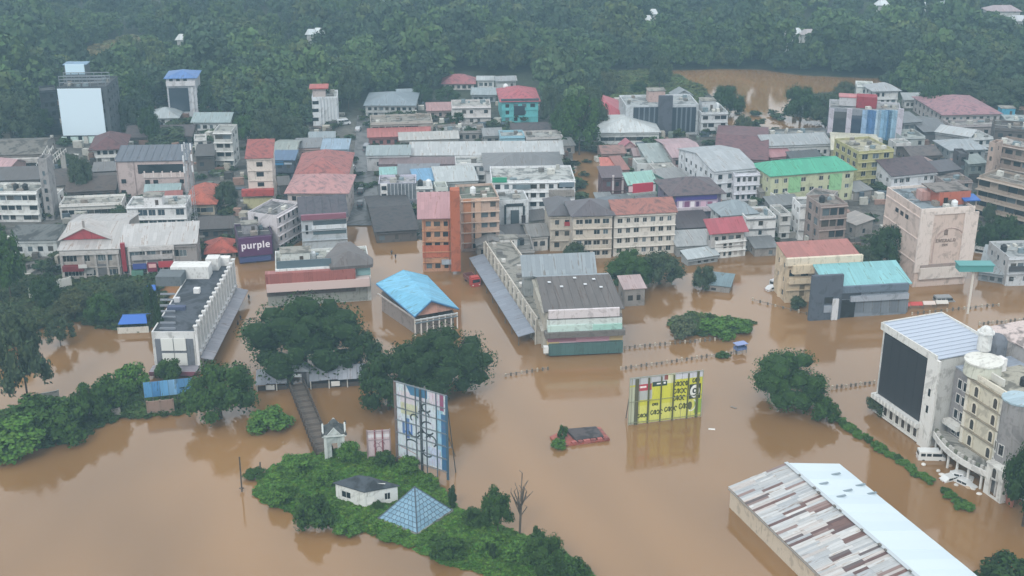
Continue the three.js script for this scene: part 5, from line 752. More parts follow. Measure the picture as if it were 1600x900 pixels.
// ---------- foreground: island, boards, gate, shed, hotel ----------
{ // white house on the island: a skewed plan, its obtuse corner toward the viewer
  const h = 3.9, C = at(569, 769, h), L = at(524, 755.5, h), R = at(621, 759.5, h), K = L.clone().add(R).sub(C), c = L.clone().add(R).multiplyScalar(0.5).setY(0), g = new THREE.Group(); g.position.copy(c);
  const q = [L, C, R, K].map((v) => v.clone().sub(c).setY(0)), W = mat('#d6d8d5'), sides = [[[-1.9, 1.5, 0.1, 2.9]], [[-2.6, 1.4, -1.2, 2.8], [0.6, 1.5, 1.7, 2.9], [2.3, 1.5, 3.0, 2.9]], [], []], list = [], place = (i, o) => { const A = q[i], B2 = q[(i + 1) % 4], d = B2.clone().sub(A); o.rotation.y = Math.atan2(-d.z, d.x); o.position.copy(A.clone().add(B2).multiplyScalar(0.5)); };
  sides.forEach((hs, i) => { const A = q[i], B2 = q[(i + 1) % 4], d = B2.clone().sub(A), m = A.clone().add(B2).multiplyScalar(0.5); list.push(faceG(d.length(), -0.5, h, hs).rotateY(Math.atan2(-d.z, d.x)).translate(m.x, 0, m.z)); hs.forEach((r, k) => { const holder = new THREE.Object3D(); place(i, holder); holder.updateMatrix(); const o = box(g, i === 1 && k === 0 ? 'door' : 'window', i === 1 && k === 0 ? mat('#e2e2de', 'paint') : GLASS, 0, 0, 0, r[2] - r[0] + 0.08, r[3] - r[1] + 0.08, 0.06); o.position.set((r[0] + r[2]) / 2, (r[1] + r[3]) / 2, -0.16).applyMatrix4(holder.matrix); o.rotation.y = holder.rotation.y; if (o.name === 'window') part(o, 'frame', frameG(r[2] - r[0], r[3] - r[1]), mat('#c9cac6', 'paint')).position.z = 0.06; }); });
  part(g, 'wall', mergeF(list), W);
  const e = q.map((v) => v.clone().multiplyScalar(1.09).setY(h + 0.15)), r0 = e[0].clone().add(e[3]).multiplyScalar(0.5).lerp(V(0, 0, 0), 0.5).setY(h + 1.5), r1 = e[1].clone().add(e[2]).multiplyScalar(0.5).lerp(V(0, 0, 0), 0.5).setY(h + 1.5); // ridge across the middle
  const rf = part(g, 'roof', mergeF([slab([e[0], e[1], r1, r0], 0.15), slab([e[1], e[2], r1], 0.15), slab([e[2], e[3], r0, r1], 0.15), slab([e[3], e[0], r0], 0.15)]), mat('#414850', 'concrete')); part(rf, 'fallen_board', fin(slab([V(1.0, h + 1.15, 1.2), V(3.4, h + 0.75, 1.0), V(3.5, h + 0.85, 0.6), V(1.1, h + 1.3, 0.8)], 0.06)), mat('#b9bbb8', 'paint'));
  top(g, 'house', 'small white house with a dark slate hipped roof on the green island', 'house');
}
{ // glass pyramid
  const L = at(591, 810, 1), F = at(652, 834, 1), R = at(707, 797, 1), A = at(648, 767, 6.6), K = L.clone().add(R).sub(F), c = L.clone().add(R).multiplyScalar(0.5).setY(0), g = new THREE.Group(); g.position.copy(c); const q = [L, F, R, K].map((v) => v.clone().sub(c)), ap = V(0, heightOver(648, 767, 818) , 0); ap.y = Math.min(ap.y, 8.5);
  const glassA = new THREE.MeshPhysicalMaterial({ color: new THREE.Color('#6f93a8'), roughness: 0.22, ior: 1.6 }), glassB = new THREE.MeshPhysicalMaterial({ color: new THREE.Color('#688b9f'), roughness: 0.28, ior: 1.6 }), glassC = new THREE.MeshPhysicalMaterial({ color: new THREE.Color('#7698ab'), roughness: 0.2, ior: 1.6 }), N = 9;
  for (let s = 0; s < 4; s++) {
    const a = q[s], d = q[(s + 1) % 4], P = (i, j) => a.clone().lerp(d, N - i ? j / (N - i || 1) : 0).lerp(ap, i / N); const frames = [];
    for (let i = 0; i < N; i++) for (let j = 0; j < N - i; j++) {
      const p00 = a.clone().lerp(d, j / (N - i)), p01 = a.clone().lerp(d, (j + 1) / (N - i)), low = (k) => a.clone().lerp(d, k).lerp(ap, i / N), hi = (k) => a.clone().lerp(d, k).lerp(ap, (i + 1) / N), k0 = j / (N - i), k1 = (j + 1) / (N - i), e = 0.004;
      const pane = [low(k0 + e), low(k1 - e), hi(k1 - e), hi(k0 + e)]; if (i < N - 1 || true) part(g, 'pane', fin(tri(quadL(...pane))), [glassA, glassB, glassC][Math.floor(rnd() * 3)]);
      frames.push(bar(low(k0), hi(k0), 0.05, 4)); if (j === 0) frames.push(bar(low(0), low(1), 0.05, 4));
    }
    frames.push(bar(d, ap, 0.12, 4)); part(g, 'glazing_bars', mergeF(frames), mat('#47535d', 'paint'));
  }
  part(g, 'kerb', mergeF([0, 1, 2, 3].map((s) => bar(q[s].clone().setY(0.9), q[(s + 1) % 4].clone().setY(0.9), 0.3, 4))), mat('#8d8f8c', 'concrete'));
  top(g, 'glass_pyramid', 'blue glass pyramid skylight among the bushes of the island', 'pyramid');
}
{ // gate pavilion at the island end of the footbridge
  const p = at(524, 716), g = new THREE.Group(), m = mat('#aeb6b4'), H = heightOver(524, 676, 716); g.position.set(p.x, 0.3, p.z); g.rotation.y = 0.15; const w = 3.5, hs = [[-0.55, 0.2, 0.55, H - 1.6]];
  const list = []; for (let i = 0; i < 4; i++) list.push(faceG(w, -0.8, H, hs, 0.5).translate(0, 0, w / 2).rotateY(i * Math.PI / 2)); part(g, 'wall', mergeF(list), m);
  for (const x of [-1, 1]) for (const z of [-1, 1]) box(g, 'pilaster', mat('#c2c8c5'), x * (w / 2 - 0.1), H / 2, z * (w / 2 - 0.1), 0.55, H, 0.55); box(g, 'cornice', mat('#c6cbc8'), 0, H + 0.12, 0, w + 1, 0.3, w + 1);
  const dome = new THREE.ConeGeometry(2.9, 1.9, 4).rotateY(Math.PI / 4).translate(0, H + 1.2, 0), cap = new THREE.SphereGeometry(0.9, 8, 5, 0, 6.3, 0, 1.57).translate(0, H + 1.6, 0); part(g, 'roof', mergeF([dome, cap]), mat('#4d4f4d', 'tile'));
  for (let i = 0; i < 4; i++) { const q = part(g, 'pediment', fin(new THREE.ExtrudeGeometry(new THREE.Shape([new THREE.Vector2(-1.3, 0), new THREE.Vector2(1.3, 0), new THREE.Vector2(0, 1.5)]), { depth: 0.3, bevelEnabled: false }).translate(0, H + 0.28, w / 2 + 0.15).rotateY(i * Math.PI / 2)), mat('#bcc3c1')); }
  for (const [x, z] of [[2.3, 2.3], [-2.3, 2.3], [2.3, -2.3]]) part(g, 'finial', fin(new THREE.ConeGeometry(0.28, 0.9, 6).translate(x * 0.95, H + 0.75, z * 0.95)), mat('#3f3d3a'));
  top(g, 'gate_pavilion', 'pale gate pavilion with an arch and dark domed roof on the island', 'pavilion');
}
{ // footbridge
  const a = at(463, 600, 1.0), b = at(507, 708, 1.0), d = b.clone().sub(a), L = d.length(), g = new THREE.Group(), m = mat('#4c423a'), dk = mat('#5c534a'); g.position.copy(a).setY(0); g.rotation.y = Math.atan2(d.x, d.z);
  const n = Math.round(L / 0.9); for (let i = 0; i < n; i++) box(g, 'plank', i % 3 ? dk : m, 0, 0.95 + rr(-0.01, 0.01), (i + 0.5) * L / n, 2.9, 0.12, L / n - 0.06);
  for (const s of [-1.55, 1.55]) { for (const y of [1.5, 2.1]) part(g, 'hand_rail', fin(bx(s, y, L / 2, 0.16, 0.16, L)), m); for (let i = 0; i <= 18; i++) box(g, 'rail_post', m, s, 1.2, i * L / 18, 0.2, 2.2, 0.2); part(g, 'beam', fin(bx(s * 0.85, 0.72, L / 2, 0.25, 0.34, L)), m); }
  for (let i = 0; i <= 9; i++) for (const s of [-1.2, 1.2]) box(g, 'pile', m, s, -0.3, i * L / 9, 0.3, 2.2, 0.3);
  top(g, 'footbridge', 'narrow dark timber footbridge from the park gate to the island', 'bridge');
}
{ // park gate and the two roofed wings
  const p = at(465, 606), H = heightOver(465, 586, 606), g = new THREE.Group(), m = mat('#8d949a'); g.position.set(p.x, 0, p.z - 2);
  part(g, 'wall', mergeF([faceG(4.6, -0.8, H + 0.6, [[-1, -0.7, 1, 2.4]], 0.6).translate(0, 0, 1.5), bx(-2.2, H / 2, 0, 0.3, H + 1.2, 3), bx(2.2, H / 2, 0, 0.3, H + 1.2, 3)]), mat('#3f3d3f')); part(g, 'gable', fin(new THREE.ExtrudeGeometry(new THREE.Shape([new THREE.Vector2(-2.7, 0), new THREE.Vector2(2.7, 0), new THREE.Vector2(0, 1.7)]), { depth: 3.4, bevelEnabled: false }).translate(0, H + 0.6, -1.7)), m); box(g, 'name_plate', mat('#c3c7c9', 'paint'), 0, H - 0.3, 1.6, 1.8, 0.7, 0.1); for (const x of [-2.3, 2.3]) box(g, 'column', mat('#6a6c70'), x, H / 2, 1.7, 0.5, H + 1, 0.5);
  top(g, 'park_gate', 'dark park gate with a grey gable at the footbridge head', 'gate');
  for (const [x0, y0, x1, y1, yb, kk, l] of [[401, 600, 447, 598, 611, 577, 'low grey sheet roofed shed left of the park gate'], [485, 594, 571, 589, 606, 571, 'long pale sheet roofed shed right of the park gate']]) {
    const b = start({ A: [x0, y0], B: [x1, y1], yb, k: kk, r: { t: 'shed', p: 1.6 } }), n = Math.round(b.w / 2), h = b.h, mm = ['#8f949f', '#a5aab4', '#9a9ea6', '#84888f'];
    for (let i = 0; i < n; i++) { const a = -b.w / 2 - 0.2 + i * (b.w + 0.4) / n, c = a + (b.w + 0.4) / n - 0.04, dz = rr(-0.25, 0.35); part(b.g, 'roof_sheet', fin(slab([V(a, h + 0.06 + (i % 2) * 0.04, b.d / 2 + 0.5 + dz), V(c, h + 0.06 + (i % 2) * 0.04, b.d / 2 + 0.5 + dz), V(c, h + 1.7 + (i % 2) * 0.04, -b.d / 2), V(a, h + 1.7 + (i % 2) * 0.04, -b.d / 2)], 0.05), i * 3), mat(mm[Math.floor(rnd() * 4)], 'metal')); }
    part(b.g, 'back_wall', fin(bx(0, h / 2, -b.d / 2 + 0.2, b.w, h + 1.6, 0.2)), mat('#5b5350')); for (let i = 0; i <= n; i += 2) box(b.g, 'post', mat('#c9c5bd', 'paint'), -b.w / 2 + i * b.w / n, h / 2 - 0.3, b.d / 2 - 0.1, 0.22, h + 0.6, 0.22); part(b.g, 'half_wall', fin(bx(0, 0.2, b.d / 2 - 0.5, b.w, 1.6, 0.15)), mat('#4f4945')); box(b.g, 'notice_board', mat('#d5d4d0', 'paint'), -b.w * 0.05, h * 0.5, b.d / 2 + 0.1, 1.8, 1.1, 0.1);
    top(b.g, 'park_shed', l, 'shed', 'roofed sheds beside the park gate');
  }
}
// ---- billboards ----
function board(A, Bp, yb, print, frameHex, name, label, posts, rails, canvasSize) {
  const b = start({ A, B: Bp, yb, d: 3 }), { g, w, h } = b; const fm = mat(frameHex, 'paint');
  return { b, g, w, h, fm };
}
function canvasMat(W, H, draw) { const c = document.createElement('canvas'); c.width = W; c.height = H; const x = c.getContext('2d'); draw(x, W, H); const t = new THREE.CanvasTexture(c); t.colorSpace = THREE.SRGBColorSpace; return new THREE.MeshStandardMaterial({ map: t, roughness: 0.55 }); }
function printG(w, h) { const g = new THREE.PlaneGeometry(w, h); return g; }
{ // tall hoarding on the island shore; its sheet hangs in strips on a steel frame
  const b = start({ A: [617, 595], B: [698, 618], h: heightOver(658, 606, 736), d: 2.4 }), { g, w, h } = b, z = b.d / 2; const y0 = 1.6, ph = h - y0;
  const pm = canvasMat(512, 768, (x, W, H) => {
    x.fillStyle = '#c3ccd2'; x.fillRect(0, 0, W, H);
    const blot = (c, px, py, rx, ry) => { x.fillStyle = c; x.beginPath(); x.ellipse(px * W, py * H, rx * W, ry * H, 0, 0, 7); x.fill(); };
    x.fillStyle = '#c9c1c6'; x.fillRect(0.1 * W, 0.1 * H, 0.3 * W, 0.15 * H); x.fillStyle = '#bfc0a2'; x.fillRect(0.1 * W, 0.25 * H, 0.32 * W, 0.15 * H); x.fillStyle = '#3f7192'; x.beginPath(); x.moveTo(0.2 * W, 0); x.lineTo(0.62 * W, 0); x.lineTo(0.62 * W, 0.12 * H); x.lineTo(0.3 * W, 0.13 * H); x.fill();
    x.fillStyle = '#4f6fa3'; for (const [u, v, a, c] of [[0.12, 0.5, 0.05, 0.18], [0.2, 0.45, 0.06, 0.26], [0.28, 0.5, 0.04, 0.16], [0.12, 0.62, 0.2, 0.03]]) x.fillRect(u * W, v * H, a * W, c * H);
    x.fillStyle = '#8fb8cc'; x.fillRect(0.8 * W, 0.22 * H, 0.12 * W, 0.6 * H); x.fillStyle = '#39658c'; x.fillRect(0.88 * W, 0.26 * H, 0.1 * W, 0.74 * H); x.fillStyle = '#8a4a6b'; x.fillRect(0.86 * W, 0, 0.08 * W, 0.22 * H); x.fillStyle = '#c9bfc9'; x.fillRect(0.66 * W, 0.02 * H, 0.18 * W, 0.16 * H); x.fillStyle = '#b9c2d6'; x.fillRect(0.62 * W, 0.74 * H, 0.24 * W, 0.24 * H);
    x.strokeStyle = '#2c3438'; x.lineWidth = 15; x.lineCap = 'round'; // flowing script strokes
    for (const [u, v, rx, ry, a0, a1] of [[0.6, 0.24, 0.08, 0.05, 0.5, 4.4], [0.55, 0.33, 0.1, 0.04, 3.4, 6.6], [0.62, 0.5, 0.12, 0.08, 0.6, 5.2], [0.54, 0.62, 0.12, 0.05, 3.2, 6.2], [0.68, 0.66, 0.1, 0.07, 3.6, 7.2], [0.35, 0.62, 0.1, 0.05, 0.2, 3.2], [0.36, 0.42, 0.07, 0.05, 2.4, 5.8], [0.3, 0.75, 0.1, 0.03, 3.4, 6.0], [0.6, 0.84, 0.08, 0.04, 0.4, 4]]) { x.beginPath(); x.ellipse(u * W, v * H, rx * W, ry * H, 0, a0, a1); x.stroke(); }
    x.strokeStyle = '#9b5a58'; x.lineWidth = 6; x.beginPath(); x.moveTo(0.02 * W, 0.84 * H); x.lineTo(0.4 * W, 0.9 * H); x.stroke();
    for (let i = 0; i < 900; i++) { x.fillStyle = `rgba(${60 + 120 * rnd()},${60 + 110 * rnd()},${70 + 90 * rnd()},0.13)`; x.fillRect(rnd() * W, rnd() * H, 3 + rnd() * 12, 6 + rnd() * 46); }
  });
  const nC = 5, nR = 6; for (let i = 0; i < nC; i++) for (let j = 0; j < nR; j++) { const cw = w / nC, ch = ph / nR, q = new THREE.PlaneGeometry(cw - 0.12, ch - 0.1), uv = q.attributes.uv; for (let k = 0; k < 4; k++) uv.setXY(k, (i + uv.getX(k)) / nC, (j + uv.getY(k)) / nR); const m = part(g, 'sheet', q, pm); m.position.set(-w / 2 + (i + 0.5) * cw, y0 + (j + 0.5) * ch, z + rr(0, 0.04)); }
  const back = part(g, 'backing', fin(bx(0, y0 + ph / 2, z - 0.06, w, ph, 0.05)), mat('#8e9599', 'metal'));
  for (let i = 0; i <= 5; i++) box(g, i === 0 || i === 5 ? 'edge_post' : 'post', mat(['#6d5e5a', '#505860', '#50575c', '#505860', '#4d5f6c', '#3d5668'][i], 'paint'), -w / 2 + i * w / 5, h / 2 - 0.4, z + 0.16, i === 0 || i === 5 ? 0.5 : 0.14, h + 0.9, 0.16); box(g, 'centre_post', mat('#41464a', 'paint'), 0, h / 2 - 0.4, z + 0.2, 0.42, h + 0.4, 0.2);
  for (let j = 0; j <= 6; j++) box(g, 'rail', mat('#6b7378', 'paint'), 0, y0 + j * ph / 6, z + 0.28, w, 0.1, 0.1);
  for (let i = 0; i <= 3; i++) { const x = -w / 2 + 0.3 + i * (w - 0.6) / 3; part(g, 'rear_strut', mergeF([bar(V(x, h, z - 0.2), V(x, -1, -z), 0.1, 5), bar(V(x, h * 0.55, z - 0.2), V(x, h * 0.2, -z + 0.2), 0.08, 5)]), STEEL); }
  top(g, 'billboard', 'tall weathered blue and white billboard with dark script on the island shore', 'billboard');
}
{ // small pale board beside it
  const b = start({ A: [573, 673], B: [609, 671], h: heightOver(591, 672, 722), d: 1.6 }), { g, w, h } = b, z = b.d / 2; const pm = canvasMat(256, 256, (x, W, H) => { x.fillStyle = '#c6b6b8'; x.fillRect(0, 0, W, H); x.fillStyle = '#d9d4d6'; x.fillRect(0, 0.16 * H, W, 0.12 * H); x.strokeStyle = '#8a6a72'; x.lineWidth = 7; for (const [u, v] of [[0.4, 0.6], [0.62, 0.56], [0.5, 0.74]]) { x.beginPath(); x.ellipse(u * W, v * H, 0.12 * W, 0.1 * H, 0, 2.6, 6.4); x.stroke(); } for (let i = 0; i < 200; i++) { x.fillStyle = `rgba(110,80,86,0.1)`; x.fillRect(rnd() * W, rnd() * H, 4, 4 + rnd() * 30); } });
  part(g, 'sheet', new THREE.PlaneGeometry(w, h - 1.4), pm).position.set(0, (h + 1.4) / 2, z); part(g, 'backing', fin(bx(0, (h + 1.4) / 2, z - 0.06, w, h - 1.4, 0.05)), mat('#9b9a98')); for (let i = 0; i < 4; i++) box(g, 'post', mat(i % 3 ? '#86474f' : '#8f7a78', 'paint'), -w / 2 + i * w / 3, h / 2 - 0.3, z + 0.12, 0.24, h + 1, 0.16); for (const y of [1.5, h * 0.72, h - 0.1]) box(g, 'rail', mat('#a58f92', 'paint'), 0, y, z + 0.23, w, 0.12, 0.08);
  top(g, 'billboard', 'small faded pink billboard on red posts left of the tall one', 'billboard');
}
{ // yellow hoarding standing in the flood
  const b = start({ A: [984, 591], B: [1099, 578], h: heightOver(1041, 584, 657), d: 2.2 }), { g, w, h } = b, z = b.d / 2, y0 = 0.15, ph = h - y0;
  const pm = canvasMat(1024, 640, (x, W, H) => {
    x.fillStyle = '#c9c93c'; x.fillRect(0, 0, W, H); x.fillStyle = '#cfd06a'; x.fillRect(0, 0.62 * H, W, 0.38 * H);
    x.fillStyle = '#b9bcc0'; x.fillRect(0, 0, 0.5 * W, 0.16 * H); x.fillStyle = '#c9ccd6'; x.fillRect(0.62 * W, 0, 0.38 * W, 0.14 * H); x.fillStyle = '#d4d6b4'; x.fillRect(0.5 * W, 0, 0.12 * W, 0.2 * H); x.fillStyle = '#b9bfa6'; x.fillRect(0, 0.2 * H, 0.09 * W, 0.8 * H); x.fillStyle = '#aeb3b0'; x.fillRect(0.09 * W, 0.28 * H, 0.22 * W, 0.22 * H);
    x.fillStyle = '#b23a4c'; x.fillRect(0.08 * W, 0.16 * H, 0.22 * W, 0.14 * H); x.fillStyle = '#efe4e6'; x.fillRect(0.14 * W, 0.2 * H, 0.09 * W, 0.04 * H); x.fillStyle = '#233a34'; x.fillRect(0.31 * W, 0.14 * H, 0.2 * W, 0.1 * H); x.fillStyle = '#e4e6e2'; x.fillRect(0.37 * W, 0.17 * H, 0.07 * W, 0.03 * H); x.fillRect(0.46 * W, 0.16 * H, 0.03 * W, 0.04 * H); x.fillStyle = '#8a4a42'; x.fillRect(0.47 * W, 0.02 * H, 0.05 * W, 0.1 * H);
    x.fillStyle = '#4c5016'; x.font = 'bold 78px sans-serif'; x.textBaseline = 'top'; // lines of bold dark print
    const word = (u, v, w2, hh, n) => { x.strokeStyle = '#3f4312'; x.lineWidth = 15; for (let i = 0; i < n; i++) { const cw = w2 / n, cx = (u + (i + 0.45) * cw) * W, cy = (v + hh / 2) * H; x.beginPath(); x.ellipse(cx, cy, cw * 0.36 * W, hh * 0.42 * H, 0, [0.2, 2.2, 3.4, 1][i % 4], [5.6, 7.4, 9, 6][i % 4]); x.stroke(); if (i % 3 === 1) { x.beginPath(); x.moveTo(cx + cw * 0.1 * W, cy - hh * 0.4 * H); x.lineTo(cx + cw * 0.1 * W, cy + hh * 0.5 * H); x.stroke(); } } };
    word(0.6, 0.19, 0.2, 0.1, 5); word(0.6, 0.34, 0.19, 0.11, 4); word(0.6, 0.49, 0.17, 0.11, 4); word(0.86, 0.16, 0.1, 0.09, 3); word(0.12, 0.8, 0.16, 0.08, 4); word(0.3, 0.75, 0.17, 0.1, 4); word(0.49, 0.71, 0.18, 0.11, 4); word(0.69, 0.67, 0.14, 0.13, 3); word(0.32, 0.6, 0.08, 0.05, 3); x.fillStyle = '#c9472f'; 
    x.fillStyle = '#2c3022'; x.fillRect(0.82 * W, 0.28 * H, 0.16 * W, 0.32 * H); x.fillStyle = '#e9ebe6'; x.beginPath(); x.ellipse(0.9 * W, 0.44 * H, 0.065 * W, 0.14 * H, 0, 0, 7); x.fill(); x.fillStyle = '#23261f'; x.font = 'bold 150px sans-serif'; x.textAlign = 'center'; x.fillText('9', 0.9 * W, 0.325 * H);
    x.fillStyle = '#8fae3a'; x.fillRect(0.9 * W, 0.62 * H, 0.1 * W, 0.3 * H); x.strokeStyle = '#dfe2da'; x.lineWidth = 16; x.beginPath(); x.ellipse(0.87 * W, 0.74 * H, 0.05 * W, 0.12 * H, 0.3, 4.6, 8.2); x.stroke(); x.fillStyle = '#55593a'; x.beginPath(); x.ellipse(0.84 * W, 0.74 * H, 0.03 * W, 0.09 * H, 0, 0, 7); x.fill();
    for (let i = 0; i < 700; i++) { x.fillStyle = `rgba(${90 + 60 * rnd()},${90 + 50 * rnd()},50,0.12)`; x.fillRect(rnd() * W, rnd() * H, 2 + rnd() * 5, 10 + rnd() * 60); }
  });
  const nC = 7; for (let i = 0; i < nC; i++) { const cw = w / nC, q = new THREE.PlaneGeometry(cw - 0.06, ph), uv = q.attributes.uv; for (let k = 0; k < 4; k++) uv.setX(k, (i + uv.getX(k)) / nC); const m = part(g, 'sheet', q, pm); m.position.set(-w / 2 + (i + 0.5) * cw, y0 + ph / 2, z + rr(0, 0.05)); }
  part(g, 'backing', fin(bx(0, y0 + ph / 2, z - 0.08, w, ph, 0.05)), mat('#8f938c', 'metal')); [[0.1, 0.75], [0.26, 0.34], [0.43, 0.24], [0.6, 0.3], [0.8, 0.26], [0.93, 0.5]].forEach(([u, t]) => box(g, 'post', mat(u === 0.1 ? '#57563f' : '#55562f', 'paint'), -w / 2 + u * w, h / 2 - 0.6, z + 0.18, t, h + (u > 0.9 ? 1.2 : 0.6), 0.16)); for (const x of [-w / 2, -w / 2 + 0.5, w / 2]) box(g, 'edge_post', mat('#9a9a86', 'paint'), x, h / 2 - 0.5, z + 0.12, 0.14, h + 0.8, 0.14);
  for (const y of [0.6, h * 0.5, h]) box(g, 'rail', mat('#84866a', 'paint'), 0, y, z + 0.3, w, 0.08, 0.08); for (let i = 0; i < 5; i++) { const x = -w / 2 + 0.6 + i * (w - 1.2) / 4; part(g, 'rear_strut', fin(bar(V(x, h - 0.2, z - 0.2), V(x, -1, -z - 0.3), 0.1, 5)), STEEL); }
  top(g, 'billboard', 'wide yellow billboard with dark print and a white circled 9 in the flood', 'billboard');
}
{ // drowned kiosk: only the red roof shows
  const g = new THREE.Group(), P = [[859, 682], [872, 697], [953, 686], [938, 667], [880, 672]].map(([x, y]) => at(x, y, 0.35)), c = P.reduce((a, v) => a.add(v), V(0, 0, 0)).multiplyScalar(1 / 5).setY(0); g.position.copy(c); const L = P.map((v) => v.clone().sub(c)), lo = L.map((v) => v.clone().multiplyScalar(1.03).setY(-1)), out = [];
  part(g, 'roof_slab', fin(slab(L.map((v) => v.clone()), 1.4)), mat('#a65a4c', 'tile')); const up = [L[4], L[1].clone().lerp(L[2], 0.35), L[2], L[3]].map((v) => v.clone().multiplyScalar(0.82).setY(0.85)); part(g, 'dark_cap', fin(slab(up, 0.5)), mat('#4f4748', 'concrete'));
  for (let i = 0; i < 6; i++) { const q = L[1].clone().lerp(L[2], 0.3 + i * 0.13); box(g, 'rubble', mat(['#b0625a', '#8f5048'][i % 2], 'tile'), q.x * 0.96, 0.55, q.z * 0.9, rr(0.8, 1.6), 0.4, rr(0.5, 0.9), rnd()); }
  top(g, 'drowned_kiosk', 'red tiled roof of a drowned kiosk just above the water', 'kiosk');
}
{ // big sheet roofed shed
  const h = 4.2, P = at(1143, 760, h), Q = at(1316, 731, h), E = at(1277, 889, h), u = E.clone().sub(P).normalize(), across = V(-u.z, 0, u.x); let W = Q.clone().sub(P).dot(across); const sgn = Math.sign(W); W = Math.abs(W); across.multiplyScalar(sgn);
  const L = 62, g = new THREE.Group(); g.position.copy(P.clone().addScaledVector(across, W / 2).addScaledVector(u, L / 2)).setY(0); g.rotation.y = Math.atan2(-u.z, u.x); g.updateMatrixWorld(true); const inv = g.matrixWorld.clone().invert(), zl = P.clone().applyMatrix4(inv).z, s = Math.sign(zl), rp = 2.3; // left eave at z = zl
  part(g, 'wall', mergeF([bx(0, 1.6, s * W / 2, L, 5, 0.3), bx(0, 1.6, -s * W / 2, L, 5, 0.3), bx(-L / 2 + 0.15, 1.6, 0, 0.3, 5, W), tri([V(-L / 2 + 0.1, 4.1, -W / 2), V(-L / 2 + 0.1, 4.1, W / 2), V(-L / 2 + 0.1, h + rp, 0)])]), mat('#c3b7a4'));
  const mats = ['#b8b9b8', '#aeb0b0', '#c2c1be', '#b9b2ad', '#a7aaac'].map((c) => mat(c, 'metal')), rust = ['#5e4440', '#6d514a', '#5f5352', '#86706a'].map((c) => mat(c, 'metal')), e = 0.5, rows = 98;
  const zAt = (k) => s * (W / 2 + e) * (1 - k), yAt = (k) => h - 0.1 + (rp + 0.1) * k; let pan = [[], [], []];
  for (let i = 0; i < rows; i++) { let cut = [0, rr(0.28, 0.4), rr(0.6, 0.72), 1]; for (let c = 0; c < 3; c++) { const x0 = -L / 2 - 0.3 + i * L / rows, x1 = x0 + L / rows * 1.03, k0 = cut[c], k1 = Math.min(1, cut[c + 1] + 0.015), bad = noise.noise(i * 0.27, c * 5.3, 2.2) + rr(-0.45, 0.5) > 0.36, lift = 0.03 * c + (i % 2) * 0.025, ring = [V(x0, yAt(k0) + lift, zAt(k0)), V(x1, yAt(k0) + lift, zAt(k0)), V(x1, yAt(k1) + lift, zAt(k1)), V(x0, yAt(k1) + lift, zAt(k1))]; part(g, 'roof_sheet', fin(slab(ring, 0.04), i * 1.3 + c * 7), bad ? rust[Math.floor(rnd() * 4)] : mats[Math.floor(rnd() * 5)]); } }
  const clean = ['#c9d6dc', '#c5d3da', '#cbd8dd'].map((c) => mat(c, 'paint')), nN = 21; for (let i = 0; i < nN; i++) { const x0 = -L / 2 - 0.3 + i * L / nN, x1 = x0 + L / nN * 1.01, l = (i % 2) * 0.02; part(g, 'new_roof_sheet', fin(slab([V(x0, h - 0.1 + l, -s * (W / 2 + e)), V(x1, h - 0.1 + l, -s * (W / 2 + e)), V(x1, h + rp + 0.06 + l, 0), V(x0, h + rp + 0.06 + l, 0)], 0.05)), clean[i % 3]); }
  for (const [x, k] of [[4, 0.35], [8, 0.12], [7.5, 0.8], [11, 0.1], [12, 0.75], [10, 0.5]]) part(g, 'roof_light', fin(bx(-L / 2 + x, h - 0.1 + rp * k + 0.17, -s * (W / 2) * (1 - k), 0.45, 0.1, 3)), mat('#77868e', 'paint'));
  part(g, 'ridge_cap', fin(bx(0, h + rp + 0.2, 0, L + 0.6, 0.1, 0.7)), mat('#aeb6ba', 'paint')); for (let i = 0; i < 40; i++) { if (rnd() < 0.4) box(g, 'ballast_stone', mat('#6f6a66', 'concrete'), -L / 2 + i * L / 40, h + rp + 0.36, s * rr(0.3, 0.6), rr(0.3, 0.6), 0.24, rr(0.2, 0.4)); }
  part(g, 'gutter', fin(bx(0, h - 0.35, s * (W / 2 + e + 0.1), L, 0.2, 0.2)), mat('#8f8a84', 'paint'));
  top(g, 'storage_shed', 'long storage shed, one roof slope rust patched, the other pale new sheets', 'shed');
}
